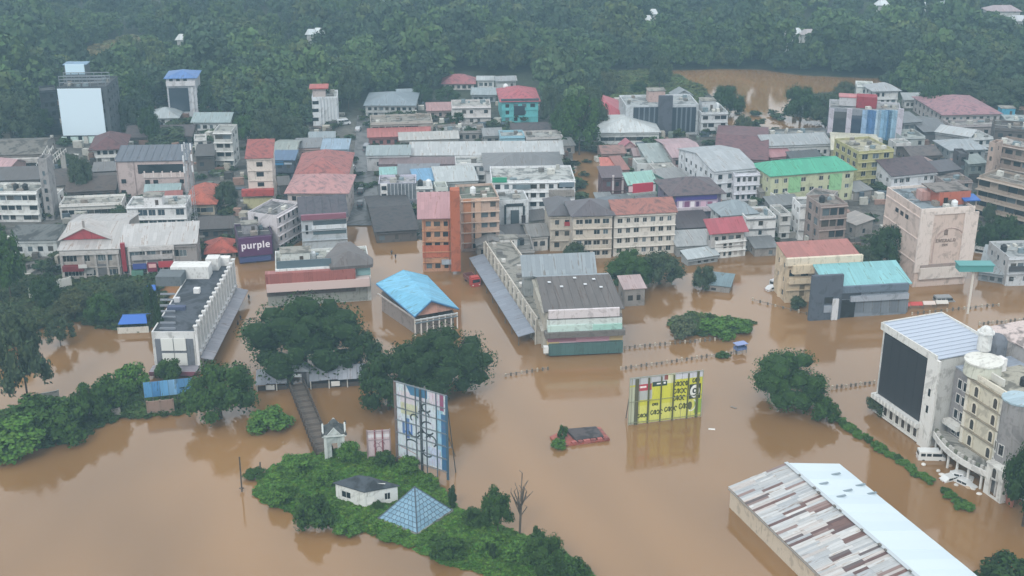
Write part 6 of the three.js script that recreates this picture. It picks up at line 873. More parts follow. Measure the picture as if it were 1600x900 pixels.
{ // hotel on the right
  const o = { A: [1381, 513], B: [1464, 564], yb: 0, h: heightOver(1381, 513, 643), C: [1479, 501] };
  const b = start(o), { g, w, d, h } = b, W = mat('#c9cac7'), z = d / 2, G = mat('#8d8b8c'), cream = mat('#c4beab'), FX = (px, py, e = 0) => b.f(px, py, e).x;
  const xs = FX(1445, 620), xe = FX(1464, 620), x3 = FX(1486, 660), x4 = FX(1541, 690), x5 = FX(1577, 690), x6 = x5 + 14, arch = (ww, hh) => { const sp = new THREE.Shape(); sp.moveTo(-ww / 2, 0); sp.lineTo(ww / 2, 0); sp.lineTo(ww / 2, hh - ww / 2); sp.absarc(0, hh - ww / 2, ww / 2, 0, Math.PI); sp.lineTo(-ww / 2, 0); return sp; };
  const awG = fin(new THREE.ExtrudeGeometry(arch(1.1, 2.1), { depth: 0.08, bevelEnabled: false, curveSegments: 6 })), afS = arch(1.5, 2.45); afS.holes.push(new THREE.Path(arch(1.05, 2.05).getPoints(6).map((p) => new THREE.Vector2(p.x, p.y + 0.1)))); const afG = fin(new THREE.ExtrudeGeometry(afS, { depth: 0.2, bevelEnabled: false, curveSegments: 6 }));
  const archWin = (x, y, zz, m = '#dcdcd6') => { const q = part(g, 'arched_window', awG, mat('#3b3734', 'glass')); q.position.set(x, y, zz + 0.02); part(q, 'surround', afG, mat(m)).position.set(0, -0.15, 0.01); };
  // screen block
  part(g, 'wall', mergeF([bx(0, h / 2 - 0.4, 0, w, h + 0.8, d)]), W); part(g, 'roof', mergeF([slab([V(-w / 2 - 0.3, h + 1.1, z + 0.3), V(w / 2 + 0.3, h + 0.5, z + 0.3), V(w / 2 + 0.3, h + 0.5, -z), V(-w / 2 - 0.3, h + 1.1, -z)], 0.2)], 5), mat('#aab3c0', 'paint'));
  part(g, 'roof_edge', mergeF([bx(0, h + 0.5, z + 0.35, w + 0.8, 1.5, 0.25), bx(-w / 2 - 0.4, h + 0.5, 0, 0.25, 1.5, d), bx(0, h + 0.6, -z + 0.1, w + 0.8, 1.4, 0.25)]), mat('#d3d4d0')); for (let i = 0; i < 12; i++) part(g, 'roof_seam', fin(bar(V(-w / 2 + i * w / 11.5, h + 1.15 - i * 0.05, z), V(-w / 2 + i * w / 11.5, h + 1.15 - i * 0.05, -z), 0.05, 4)), mat('#9aa3b0', 'paint'));
  const s0 = b.f(1387, 523), s1 = b.f(1438, 686), sx0 = -w / 2 + 0.9, sx1 = xs - 0.4, yB = 4.6; part(g, 'screen', fin(bx((sx0 + sx1) / 2, (yB + h - 0.6) / 2, z + 0.2, sx1 - sx0, h - 0.6 - yB, 0.3)), mat('#2c2c30', 'paint')); for (let i = 1; i < 5; i++) part(g, 'screen_joint', fin(bx(sx0 + i * (sx1 - sx0) / 5, (yB + h - 0.6) / 2, z + 0.36, 0.04, h - 0.8 - yB, 0.03)), mat('#1d1d20', 'paint'));
  box(g, 'balustrade', mat('#c6c7c4'), (sx0 + sx1) / 2, yB - 0.5, z + 0.7, sx1 - sx0 + 1.4, 1, 1.4); for (let i = 0; i < 14; i++) box(g, 'baluster', mat('#dcdcd8'), sx0 - 0.4 + i * (sx1 - sx0 + 0.8) / 13, yB - 0.45, z + 1.45, 0.28, 0.8, 0.18); for (let i = 0; i < 7; i++) archWin(sx0 + 0.9 + i * (sx1 - sx0 - 1.8) / 6, 0.9, z); box(g, 'string_course', mat('#d8d8d4'), 0, 0.4, z + 0.2, w, 0.3, 0.4);
  box(g, 'pilaster', mat('#d6d6d2'), (xs + xe) / 2, h / 2, z + 0.25, xe - xs, h + 0.8, 0.5); for (const y of [h * 0.45, h * 0.64]) box(g, 'niche', GLASS, (xs + xe) / 2, y, z + 0.5, 0.6, 1.5, 0.08);
  // recessed grey bay
  const h2 = h * 0.93; part(g, 'bay_wall', fin(bx((xe + x3) / 2, h2 / 2 - 0.4, -3, x3 - xe, h2 + 0.8, d - 1), 3), G); for (const y of [4.4, 7.6, 10.8, 13.8]) for (const k of [0.36, 0.7]) { const q = box(g, 'window', GLASS, xe + (x3 - xe) * k, y + 0.6, z - 3.46, 0.8, 1.6, 0.08); part(q, 'surround', frameG(1.2, 2.0), mat('#dcdcd8')); } for (const y of [6.4, 3.2]) box(g, 'balcony', mat('#cfcfca'), (xe + x3) / 2, y, z - 2.6, x3 - xe - 0.6, 1, 1.6); box(g, 'bay_roof', mat('#9aa4b2', 'metal'), (xe + x3) / 2, h2 + 0.1, -3, x3 - xe, 0.3, d - 0.8);
  // cream block, five string courses, tall arched windows
  const hc = b.f(1491, 586).y; const c3 = (x3 + x4) / 2, wc = x4 - x3; part(g, 'cream_wall', fin(bx(c3, hc / 2 - 0.4, -1.5, wc, hc + 0.8, d - 2.4), 9), cream); box(g, 'cream_roof', mat('#a9a59a', 'concrete'), c3, hc + 0.1, -1.5, wc - 0.4, 0.25, d - 2.8); const fz = z - 2.7; for (let j = 0; j < 5; j++) { const y = hc - 0.5 - j * (hc - 4.5) / 4; box(g, 'string_course', mat('#8d8474'), c3, y, fz + 0.16, wc + 0.3, 0.32, 0.32); if (j) for (const k of [0.27, 0.8]) archWin(x3 + wc * k, y + 0.5, fz, '#d3cdbb'); } box(g, 'parapet', mat('#d5d0c0'), c3, hc + 0.5, fz - 0.1, wc + 0.2, 0.9, 0.3); for (const x of [x3 + 0.3, x4 - 0.3]) box(g, 'pilaster', mat('#d6d2c4'), x, hc / 2, fz + 0.12, 0.7, hc + 0.5, 0.3);
  // curved canopy over the forecourt
  const cv = [], n = 14, zc = (k) => fz + 1.2 + 3.4 * Math.sin(Math.PI * (0.12 + 0.8 * k)), yx = (k) => xe + (x5 - xe) * k; for (let i = 0; i < n; i++) { const k0 = i / n, k1 = (i + 1) / n; cv.push(slab([V(yx(k0), 3.9, fz - 0.2), V(yx(k0), 3.9, zc(k0)), V(yx(k1), 3.9, zc(k1)), V(yx(k1), 3.9, fz - 0.2)], 0.3)); } part(g, 'canopy', mergeF(cv), mat('#a3a19d', 'concrete')); for (let i = 0; i < n; i++) { const k0 = i / n, k1 = (i + 1) / n; part(g, 'canopy_fascia', fin(tri([...quadL(V(yx(k0), 3.2, zc(k0) + 0.05), V(yx(k1), 3.2, zc(k1) + 0.05), V(yx(k1), 4.3, zc(k1) + 0.05), V(yx(k0), 4.3, zc(k0) + 0.05)), ...quadL(V(yx(k0), 4.3, zc(k0) - 0.25), V(yx(k1), 4.3, zc(k1) - 0.25), V(yx(k1), 4.3, zc(k1) + 0.05), V(yx(k0), 4.3, zc(k0) + 0.05))])), mat('#d3d3cf')); } for (let i = 0; i < 22; i++) { const k = (i + 0.5) / 22; box(g, 'planter', mat(i % 3 ? '#b6b5b0' : '#6d7163'), yx(k), 4.5, zc(k) - 0.6, 0.6, 0.7, 0.4); } for (let i = 0; i < 7; i++) { const k = (i + 0.3) / 7; part(g, 'column', fin(bar(V(yx(k), -1, zc(k) - 0.7), V(yx(k), 3.7, zc(k) - 0.7), 0.24, 8)), mat('#cfcfcb')); }
  // grey rounded bay and white right wing
  const h5 = hc + 0.6; part(g, 'round_bay', fin(new THREE.CylinderGeometry((x5 - x4) / 2, (x5 - x4) / 2, h5 + 0.8, 20).translate((x4 + x5) / 2, h5 / 2 - 0.4, z - 3.4), 4), mat('#8b8988')); part(g, 'round_roof', fin(new THREE.CylinderGeometry((x5 - x4) / 2 + 0.3, (x5 - x4) / 2 + 0.3, 0.3, 20).translate((x4 + x5) / 2, h5 + 0.1, z - 3.4)), mat('#9fb4bd', 'metal')); for (const y of [5.4, 9]) for (const a of [-0.5, 0.15]) { const q = box(g, 'window', GLASS, (x4 + x5) / 2 + Math.sin(a) * (x5 - x4) / 2, y, z - 3.4 + Math.cos(a) * (x5 - x4) / 2, 0.7, 1.8, 0.3, a); part(q, 'surround', frameG(1.3, 2.3), mat('#dcdcd8')).position.z = 0.12; }
  const c6 = (x5 + x6) / 2; part(g, 'right_wing', fin(bx(c6, h5 / 2 - 0.4, -3, x6 - x5, h5 + 0.8, d - 2), 6), W); box(g, 'right_roof', mat('#9bb1ba', 'metal'), c6, h5 + 0.15, -3, x6 - x5 + 0.6, 0.3, d - 1.4); for (const y of [5, 8.6, 12]) for (const k of [0.15, 0.4, 0.7]) archWin(x5 + (x6 - x5) * k, y, z - 4);
  const pb = V(x5 - 1.5, 0, z + 0.6); part(g, 'porch', mergeF([faceG(4.4, -0.8, 6.4, [[-1, 0.2, 1, 3.8]], 0.5).translate(pb.x, 0, pb.z), bx(pb.x - 2.1, 2.8, pb.z - 1.6, 0.3, 7.2, 3), bx(pb.x + 2.1, 2.8, pb.z - 1.6, 0.3, 7.2, 3), bx(pb.x, 6.2, pb.z - 1.5, 4.6, 0.3, 3.4)]), mat('#d3d3ce')); archWin(pb.x, 4.0, pb.z, '#c9c9c4');
  // upper roof structures: drum, dome, tanks, stair room
  const rp = (px, py, y) => b.l(px, py, y); let q = rp(1523, 570, hc + 2); part(g, 'roof_drum', fin(new THREE.CylinderGeometry(3.2, 3.4, 2.6, 22).translate(q.x, hc + 1.2, q.z - 2), 2), mat('#c2c4b6')); part(g, 'drum_rim', fin(new THREE.CylinderGeometry(3.5, 3.5, 0.3, 22).translate(q.x, hc + 2.6, q.z - 2)), mat('#d3d4cd')); q = rp(1537, 545, hc + 3); part(g, 'cupola', mergeF([new THREE.CylinderGeometry(1.3, 1.3, 3.4, 12).translate(q.x, hc + 4.6, q.z), new THREE.CylinderGeometry(1.6, 1.6, 0.3, 12).translate(q.x, hc + 6.4, q.z), new THREE.SphereGeometry(1.2, 12, 6, 0, 6.3, 0, 1.57).translate(q.x, hc + 6.5, q.z)]), mat('#cfd1cf')); q = rp(1556, 548, hc + 2); part(g, 'dark_dome', mergeF([new THREE.CylinderGeometry(1.9, 1.9, 3.2, 14).translate(q.x, hc + 2, q.z), new THREE.SphereGeometry(1.9, 14, 7, 0, 6.3, 0, 1.57).translate(q.x, hc + 3.6, q.z)]), mat('#676c74')); q = rp(1584, 540, hc + 1); part(g, 'rear_block', fin(bx(q.x, hc / 2 + 0.8, q.z - 3, 12, hc + 3, 9), 8), mat('#a8a5a3')); box(g, 'rear_roof', mat('#c9b9b7', 'concrete'), q.x, hc + 2.5, q.z - 3, 12.4, 0.3, 9.4); q = rp(1562, 572, hc + 1); box(g, 'roof_box', mat('#e0e0de'), q.x, hc + 1.4, q.z, 1.8, 2.6, 1.6); q = rp(1548, 590, hc + 0.5); box(g, 'roof_wall', mat('#c9c8c0'), q.x, hc + 0.8, q.z, 7, 1.6, 0.4);
  part(g, 'courtyard_floor', fin(bx((x3 + x6) / 2, hc * 0.5 - 0.5, -d / 2 - 5, x6 - x3, hc, 10), 3), mat('#9c9994'));
  top(g, 'grand_hotel', 'ornate white and cream hotel with a dark blank screen and curved canopy', 'hotel');
  tank(g, w, d, hc + 0.3, 0.9 + (x3 / w), 0.75, 'white', 0.8, 'the ornate hotel beside its roof drum'); tank(g, w, d, hc + 0.3, 0.5 + (x4 - 2) / w, 0.6, 'black', 0.9, 'the ornate hotel by the dark dome');
}
// ---------- trees and plants ----------
const t = tree;
t(478, 578, 458, 200, 'broad', 'dark', 'huge domed tree behind the park gate sheds');
t(608, 640, 545, 110, 'round', 'dark', 'dark tree at the water left of the big billboard');
t(690, 612, 504, 165, 'broad', 'dark', 'broad dark tree behind the big billboard');
t(565, 585, 505, 90, 'round', 'dark', 'middle tree between the two broad trees behind the gate');
t(345, 654, 560, 122, 'round', 'mid', 'round tree in the water beside the blue sheet fence');
t(1231, 632, 545, 136, 'broad', 'mid', 'lone spreading tree standing in the flood before the ornate hotel');
t(1291, 659, 620, 46, 'bush', 'mid', 'round bush at the foot of the lone flood tree');
t(420, 668, 637, 72, 'bush', 'fresh', 'low fresh green bush in the water beside the footbridge', { nm: 'bush' });
t(398, 746, 731, 38, 'bush', 'mid', 'small weed clump at the two poles in the water');
t(880, 688, 664, 22, 'small', 'mid', 'small shrub growing on the drowned red roof', { c: 'shrub', nm: 'shrub' });
t(873, 699, 684, 26, 'bush', 'fresh', 'bright weeds on the corner of the drowned red roof');
t(1372, 645, 610, 42, 'bush', 'dull', 'dull bush at the left corner of the ornate hotel');
t(1384, 424, 341, 74, 'round', 'dark', 'dense dark tree before the long wall of the beige hotel');
t(1345, 432, 378, 50, 'round', 'dull', 'smaller greyish tree left of the beige hotel tree');
t(1562, 398, 330, 66, 'round', 'dark', 'dark tree right of the beige hotel');
t(1592, 400, 362, 50, 'round', 'pale', 'pale leafy tree at the right edge by the white shop');
t(1540, 392, 345, 40, 'round', 'dark', 'narrow dark tree touching the beige hotel corner');
t(985, 446, 388, 92, 'broad', 'mid', 'spreading tree below the white apartment block');
t(1030, 444, 384, 80, 'round', 'dull', 'greyish tree right of the spreading tree by the apartments');
t(1098, 452, 412, 46, 'round', 'dull', 'small dull tree beside the pale sheet shelter');
t(900, 410, 376, 50, 'round', 'dull', 'low tree hiding the foot of the cream apartment');
t(1258, 462, 432, 20, 'small', 'mid', 'shrub in front of the cream villa wall', { nm: 'shrub', c: 'shrub' });
t(1244, 480, 462, 30, 'bush', 'dull', 'bush at the left foot of the dark grey shop house');
// left bank
t(18, 470, 362, 64, 'tall', 'mid', 'tall tree at the left edge beside the grey roofed house');
t(45, 632, 478, 92, 'tall', 'dull', 'tall loose grey green tree on the left flood bank');
t(75, 478, 428, 58, 'round', 'dark', 'round dark tree in the left garden corner');
t(118, 500, 448, 70, 'round', 'olive', 'olive tree in the middle of the left garden');
t(162, 505, 452, 66, 'round', 'mid', 'bushy tree behind the blue shelter in the garden');
t(205, 480, 436, 60, 'round', 'dull', 'tree under the coloured shop signs');
t(20, 540, 470, 80, 'round', 'dull', 'grey green tree at the left edge below the garden');
t(95, 540, 495, 50, 'tall', 'dull', 'thin tree leaning over the flooded garden edge');
t(240, 500, 440, 26, 'tall', 'dark', 'narrow dark tree beside the long dark roofed block');
t(254, 560, 470, 22, 'tall', 'dark', 'slender creeper covered tree at the dark roofed block end');
[[22, 704, 650, 110, 'fresh', 'wide bright bush at the left edge of the flood'], [96, 690, 632, 84, 'mid', 'dark leafy bush right of the wide bright bush'], [62, 668, 622, 90, 'mid', 'bush at the foot of the tall grey green tree'], [140, 660, 600, 60, 'mid', 'bush halfway along the left shrub bank'], [170, 648, 588, 60, 'mid', 'tall shrub left of the blue sheet fence'], [205, 616, 566, 62, 'fresh', 'leafy shrub behind the blue sheet fence'], [268, 596, 560, 50, 'mid', 'shrub between the blue sheet and the dark roofed block'], [400, 690, 690, 1, '', '']].forEach(([x, yb, yt, w, g, l]) => l && t(x, yb, yt, w, 'bush', g, l));
// island plants
[[492, 824, 770, 62, 'mid', 'dark bush on the near shore of the island'], [545, 726, 690, 40, 'fresh', 'bush beside the gate pavilion'], [640, 742, 716, 44, 'fresh', 'bright bush under the tall billboard'], [672, 762, 742, 36, 'fresh', 'bush between billboard and glass pyramid'], [600, 730, 706, 40, 'mid', 'bush below the small pink billboard'], [590, 800, 786, 20, 'mid', 'climber bush against the white house front'], [668, 850, 836, 30, 'fresh', 'low bush before the glass pyramid'], [700, 872, 838, 60, 'mid', 'dark bush on the near shore below the pyramid'], [738, 822, 798, 50, 'mid', 'bush right of the glass pyramid'], [812, 884, 848, 60, 'fresh', 'bright bush near the island tip'], [770, 868, 838, 50, 'fresh', 'low bush mid way to the island tip'], [440, 786, 752, 50, 'fresh', 'bright weeds at the west end of the island'], [460, 742, 716, 60, 'fresh', 'weeds left of the gate pavilion'], [900, 915, 872, 50, 'mid', 'bush at the very tip of the island'], [545, 832, 814, 50, 'fresh', 'trailing weeds on the near shore below the white house'], [508, 762, 734, 40, 'fresh', 'shrub left of the white house roof'], [610, 842, 828, 40, 'fresh', 'shore weeds left below the pyramid']].forEach(([x, yb, yt, w, g, l]) => t(x, yb, yt, w, 'bush', g, l));
t(778, 836, 762, 58, 'tall', 'mid', 'creeper covered tree on the east shore of the island', { low: 0.04 });
t(852, 900, 832, 78, 'round', 'mid', 'leafy tree at the east end of the island', { low: 0.02 });
t(706, 796, 758, 17, 'small', 'dark', 'slim creeper column beside the pyramid', { low: 0, nm: 'shrub', c: 'shrub' });
t(736, 830, 800, 16, 'small', 'dark', 'slim creeper column right of the pyramid', { low: 0, nm: 'shrub', c: 'shrub' });
t(770, 880, 850, 14, 'small', 'dark', 'slim creeper column on the lower shore', { low: 0, nm: 'shrub', c: 'shrub' });
t(838, 850, 820, 16, 'small', 'mid', 'slim creeper column near the leafy east tree', { low: 0, nm: 'shrub', c: 'shrub' });
t(1598, 822, 668, 84, 'round', 'dark', 'big dark tree at the right edge below the ornate hotel', { low: 0.02 });
t(1572, 925, 868, 90, 'bush', 'dark', 'dark treetop in the lower right corner');
t(1560, 752, 712, 30, 'bush', 'dull', 'shrub against the ornate hotel porch');
t(1065, 524, 490, 50, 'bush', 'pale', 'pale thicket on the sand bar in the flood'); t(1120, 524, 497, 64, 'bush', 'fresh', 'green thicket on the middle of the sand bar'); t(1158, 518, 499, 44, 'bush', 'fresh', 'low thicket at the right end of the sand bar'); t(1130, 557, 549, 26, 'bush', 'mid', 'small weed raft near the blue handcart');
{ // bare dead tree
  const p = at(812, 836), g = new THREE.Group(), H = heightOver(812, 750, 836), list = [bar(V(0, -0.3, 0), V(0.2, H * 0.5, 0), 0.22, 6)]; for (let i = 0; i < 16; i++) { const a = rnd() * 6.3, y = H * rr(0.3, 0.6), q = V(Math.cos(a) * rr(0.6, 2), y + H * rr(0.15, 0.45), Math.sin(a) * rr(0.6, 2)); list.push(bar(V(0.15, y, 0), q, 0.09, 4), bar(q, q.clone().add(V(rr(-0.7, 0.7), rr(0.3, 1.2), rr(-0.7, 0.7))), 0.05, 4)); }
  part(g, 'trunk', mergeF(list), mat('#5d554b')); g.position.set(p.x, 0.4, p.z); top(g, 'dead_tree', 'bare leafless tree beside the creeper covered tree on the island', 'tree');
}
// hedges in the flood before the hotel
[[[1300, 652], [1356, 690], 6, 'clipped hedge strip right of the lone flood tree'], [[1364, 694], [1448, 752], 9, 'long hedge strip before the hotel forecourt'], [[1480, 770], [1506, 796], 3, 'short hedge clump near the white cars']].forEach(([a, b, n, l]) => { const g = new THREE.Group(), P = at(...a), Q = at(...b); g.position.copy(P); for (let i = 0; i < n * 2.2; i++) { const v = P.clone().lerp(Q, (i + rnd()) / (n * 2.2)).sub(P), c = part(g, 'hedge_clump', CR.bush[i % 3], leafMat(...GREEN[i % 4 ? 'fresh' : 'mid'])); c.scale.set(rr(1.6, 3.4), rr(0.6, 1.5), rr(1.4, 2.8)); c.position.set(v.x + rr(-0.6, 0.6), -0.1, v.z + rr(-0.6, 0.6)); c.rotation.y = i; } top(g, 'hedge', l, 'hedge'); });
// middle distance and forest edge
const far = [[20, 222, 138, 90, 'round', 'dull', 'broad tree at the far left below the red sign board'], [60, 218, 165, 60, 'round', 'dark', 'dark tree left of the big hoarding'], [-10, 210, 150, 70, 'round', 'dull', 'tree cut by the left edge below the red sign board'], [130, 300, 240, 44, 'round', 'dull', 'tree in the courtyard left of the pinkish hall'], [188, 356, 320, 46, 'round', 'dull', 'tree before the long pale arcade'], [355, 326, 277, 48, 'round', 'dull', 'round tree left of the white tower house'], [270, 226, 198, 70, 'bush', 'dull', 'low thicket behind the pinkish hall roof'], [235, 226, 160, 40, 'round', 'dark', 'dark tree left of the white hipped house'], [195, 205, 150, 44, 'round', 'dull', 'tree right of the big hoarding'], [215, 180, 110, 70, 'round', 'dark', 'big dark tree left of the blue capped tower'], [320, 180, 128, 50, 'round', 'dark', 'tree right of the blue capped tower'], [385, 225, 172, 50, 'round', 'mid', 'tree left in the grove above the tower house'], [420, 226, 165, 70, 'round', 'dull', 'middle tree of the grove above the tower house'], [462, 224, 178, 60, 'round', 'dull', 'right tree of the grove above the tower house'], [440, 190, 128, 80, 'round', 'dark', 'dark tree left of the white finned tower'], [545, 172, 98, 46, 'tall', 'dull', 'tall tree right of the white finned tower'], [510, 150, 112, 60, 'round', 'dark', 'dark tree behind the white finned tower'], [700, 160, 132, 46, 'round', 'dark', 'tree between the pink roofed villa and the school'], [660, 160, 128, 40, 'round', 'dark', 'dark tree right of the public hall'], [715, 196, 172, 28, 'round', 'dark', 'small tree left of the white school block'], [735, 218, 198, 32, 'bush', 'dark', 'dark bush on the market strip roofs'], [862, 190, 128, 40, 'round', 'dull', 'tree right of the turquoise block'], [905, 242, 140, 76, 'tall', 'mid', 'tall green tree at the head of the alley'], [880, 216, 150, 50, 'round', 'mid', 'tree left of the tall alley tree'], [925, 210, 128, 56, 'round', 'dull', 'tree between alley and red tent roof'], [945, 150, 108, 46, 'round', 'olive', 'olive tree by the far green field'], [1030, 142, 84, 42, 'tall', 'dull', 'tall rounded tree standing at the far river'], [998, 146, 126, 34, 'round', 'dark', 'low dark tree in the far field'], [1135, 182, 128, 62, 'round', 'dark', 'tree right of the pale stepped apartment'], [1250, 190, 125, 76, 'round', 'dark', 'dark tree on the river bend'], [1290, 196, 140, 60, 'round', 'dull', 'tree between river bend and blue clad block'], [1320, 160, 124, 44, 'round', 'olive', 'olive tree behind the blue clad block'], [1460, 176, 126, 60, 'round', 'dark', 'dark tree left of the big pink hipped roof'], [1500, 156, 118, 70, 'round', 'dull', 'tree behind the big pink hipped roof'], [1570, 172, 118, 80, 'round', 'dull', 'spreading tree right behind the pink hipped roof'], [1545, 350, 318, 24, 'bush', 'dull', 'bush under the brown terraces'], [1160, 206, 178, 30, 'bush', 'olive', 'bank bush by the river bend'], [600, 150, 112, 50, 'round', 'dark', 'dark tree behind the public hall'], [160, 130, 84, 60, 'round', 'dull', 'tree behind the hoarding roof frames'], [110, 262, 240, 30, 'bush', 'dull', 'bush below the hoarding block'], [480, 340, 320, 1, '', '', '']];
far.forEach(([x, yb, yt, w, ty, g, l]) => l && t(x, yb, yt, w, ty, g, l));

// houses in small clearings of the forest
const clearings = [];
[[286, 60, 16, '#c9cdcd', 'left of two pale roofs high in the left forest'], [298, 58, 12, '#b9c0c4', 'right of two pale roofs high in the left forest'], [486, 52, 12, '#bcc4c8', 'lower pale roof in the forest above the finned tower'], [498, 50, 14, '#c6cccd', 'upper pale roof in the forest above the finned tower'], [652, 42, 22, '#8fa0a4', 'faded teal roof in the middle of the forest'], [1012, 30, 9, '#c9cdd0', 'lower of two white specks of roof in the centre forest'], [1020, 20, 11, '#c9cdd0', 'upper of two white specks of roof in the centre forest'], [1240, 50, 24, '#bfc4c6', 'long white house in the right forest'], [1262, 52, 18, '#a9a3a5', 'grey pink roof beside the long white forest house'], [1378, 6, 16, '#c9cfd2', 'white house at the top right forest edge'], [1482, 6, 26, '#aeb8bc', 'pale grey roofs at the top edge of the forest'], [1565, 14, 44, '#9d8f93', 'big mauve roofed house in the top right corner'], [1590, 30, 30, '#b3b6ba', 'white terraced house under the big mauve roof'], [1440, 4, 12, '#b9bfc2', 'small pale roof left of the grey roofs at the top edge'], [590, 2, 16, '#aab4b8', 'pale roof at the top centre of the forest']].forEach(([x, y, w, c, l]) => {
  const g0 = at(x, y); const D = -g0.z, gy = landAt(g0.x, g0.z); // stand it on the hill where the sighting meets it
  let p = g0; for (let k = 0; k < 12; k++) p = at(x, y + 2, Math.max(0, landAt(p.x, p.z)) + 8.2); const gr = landAt(p.x, p.z), m = w * V(p.x, p.y - CAM_H, p.z).length() / FOCAL, g = new THREE.Group(); g.position.set(p.x, gr, p.z); clearings.push([p.x, p.z, m]); const d = m * 0.6, H = 8.4; 
  part(g, 'wall', mergeF([faceG(m, -1, H, windowsOn(m, H, { f: 2, par: 0.3 }, Math.max(2, Math.round(m / 3))), 0.2).translate(0, 0, d / 2), bx(0, H / 2 - 0.5, -0.15, m, H + 1, d - 0.3)]), mat('#bfc2c2')); const X = m / 2 + 0.8, Z = d / 2 + 0.8; part(g, 'roof', mergeF([slab([V(-X, H + 0.1, Z), V(X, H + 0.1, Z), V(X * 0.5, H + 2.4, 0), V(-X * 0.5, H + 2.4, 0)], 0.15), slab([V(X, H + 0.1, -Z), V(-X, H + 0.1, -Z), V(-X * 0.5, H + 2.4, 0), V(X * 0.5, H + 2.4, 0)], 0.15), slab([V(X, H + 0.1, Z), V(X, H + 0.1, -Z), V(X * 0.5, H + 2.4, 0)], 0.15), slab([V(-X, H + 0.1, -Z), V(-X, H + 0.1, Z), V(-X * 0.5, H + 2.4, 0)], 0.15)]), mat(c, 'metal'));
  top(g, 'forest_house', l, 'house', 'houses hidden in the forest');
});
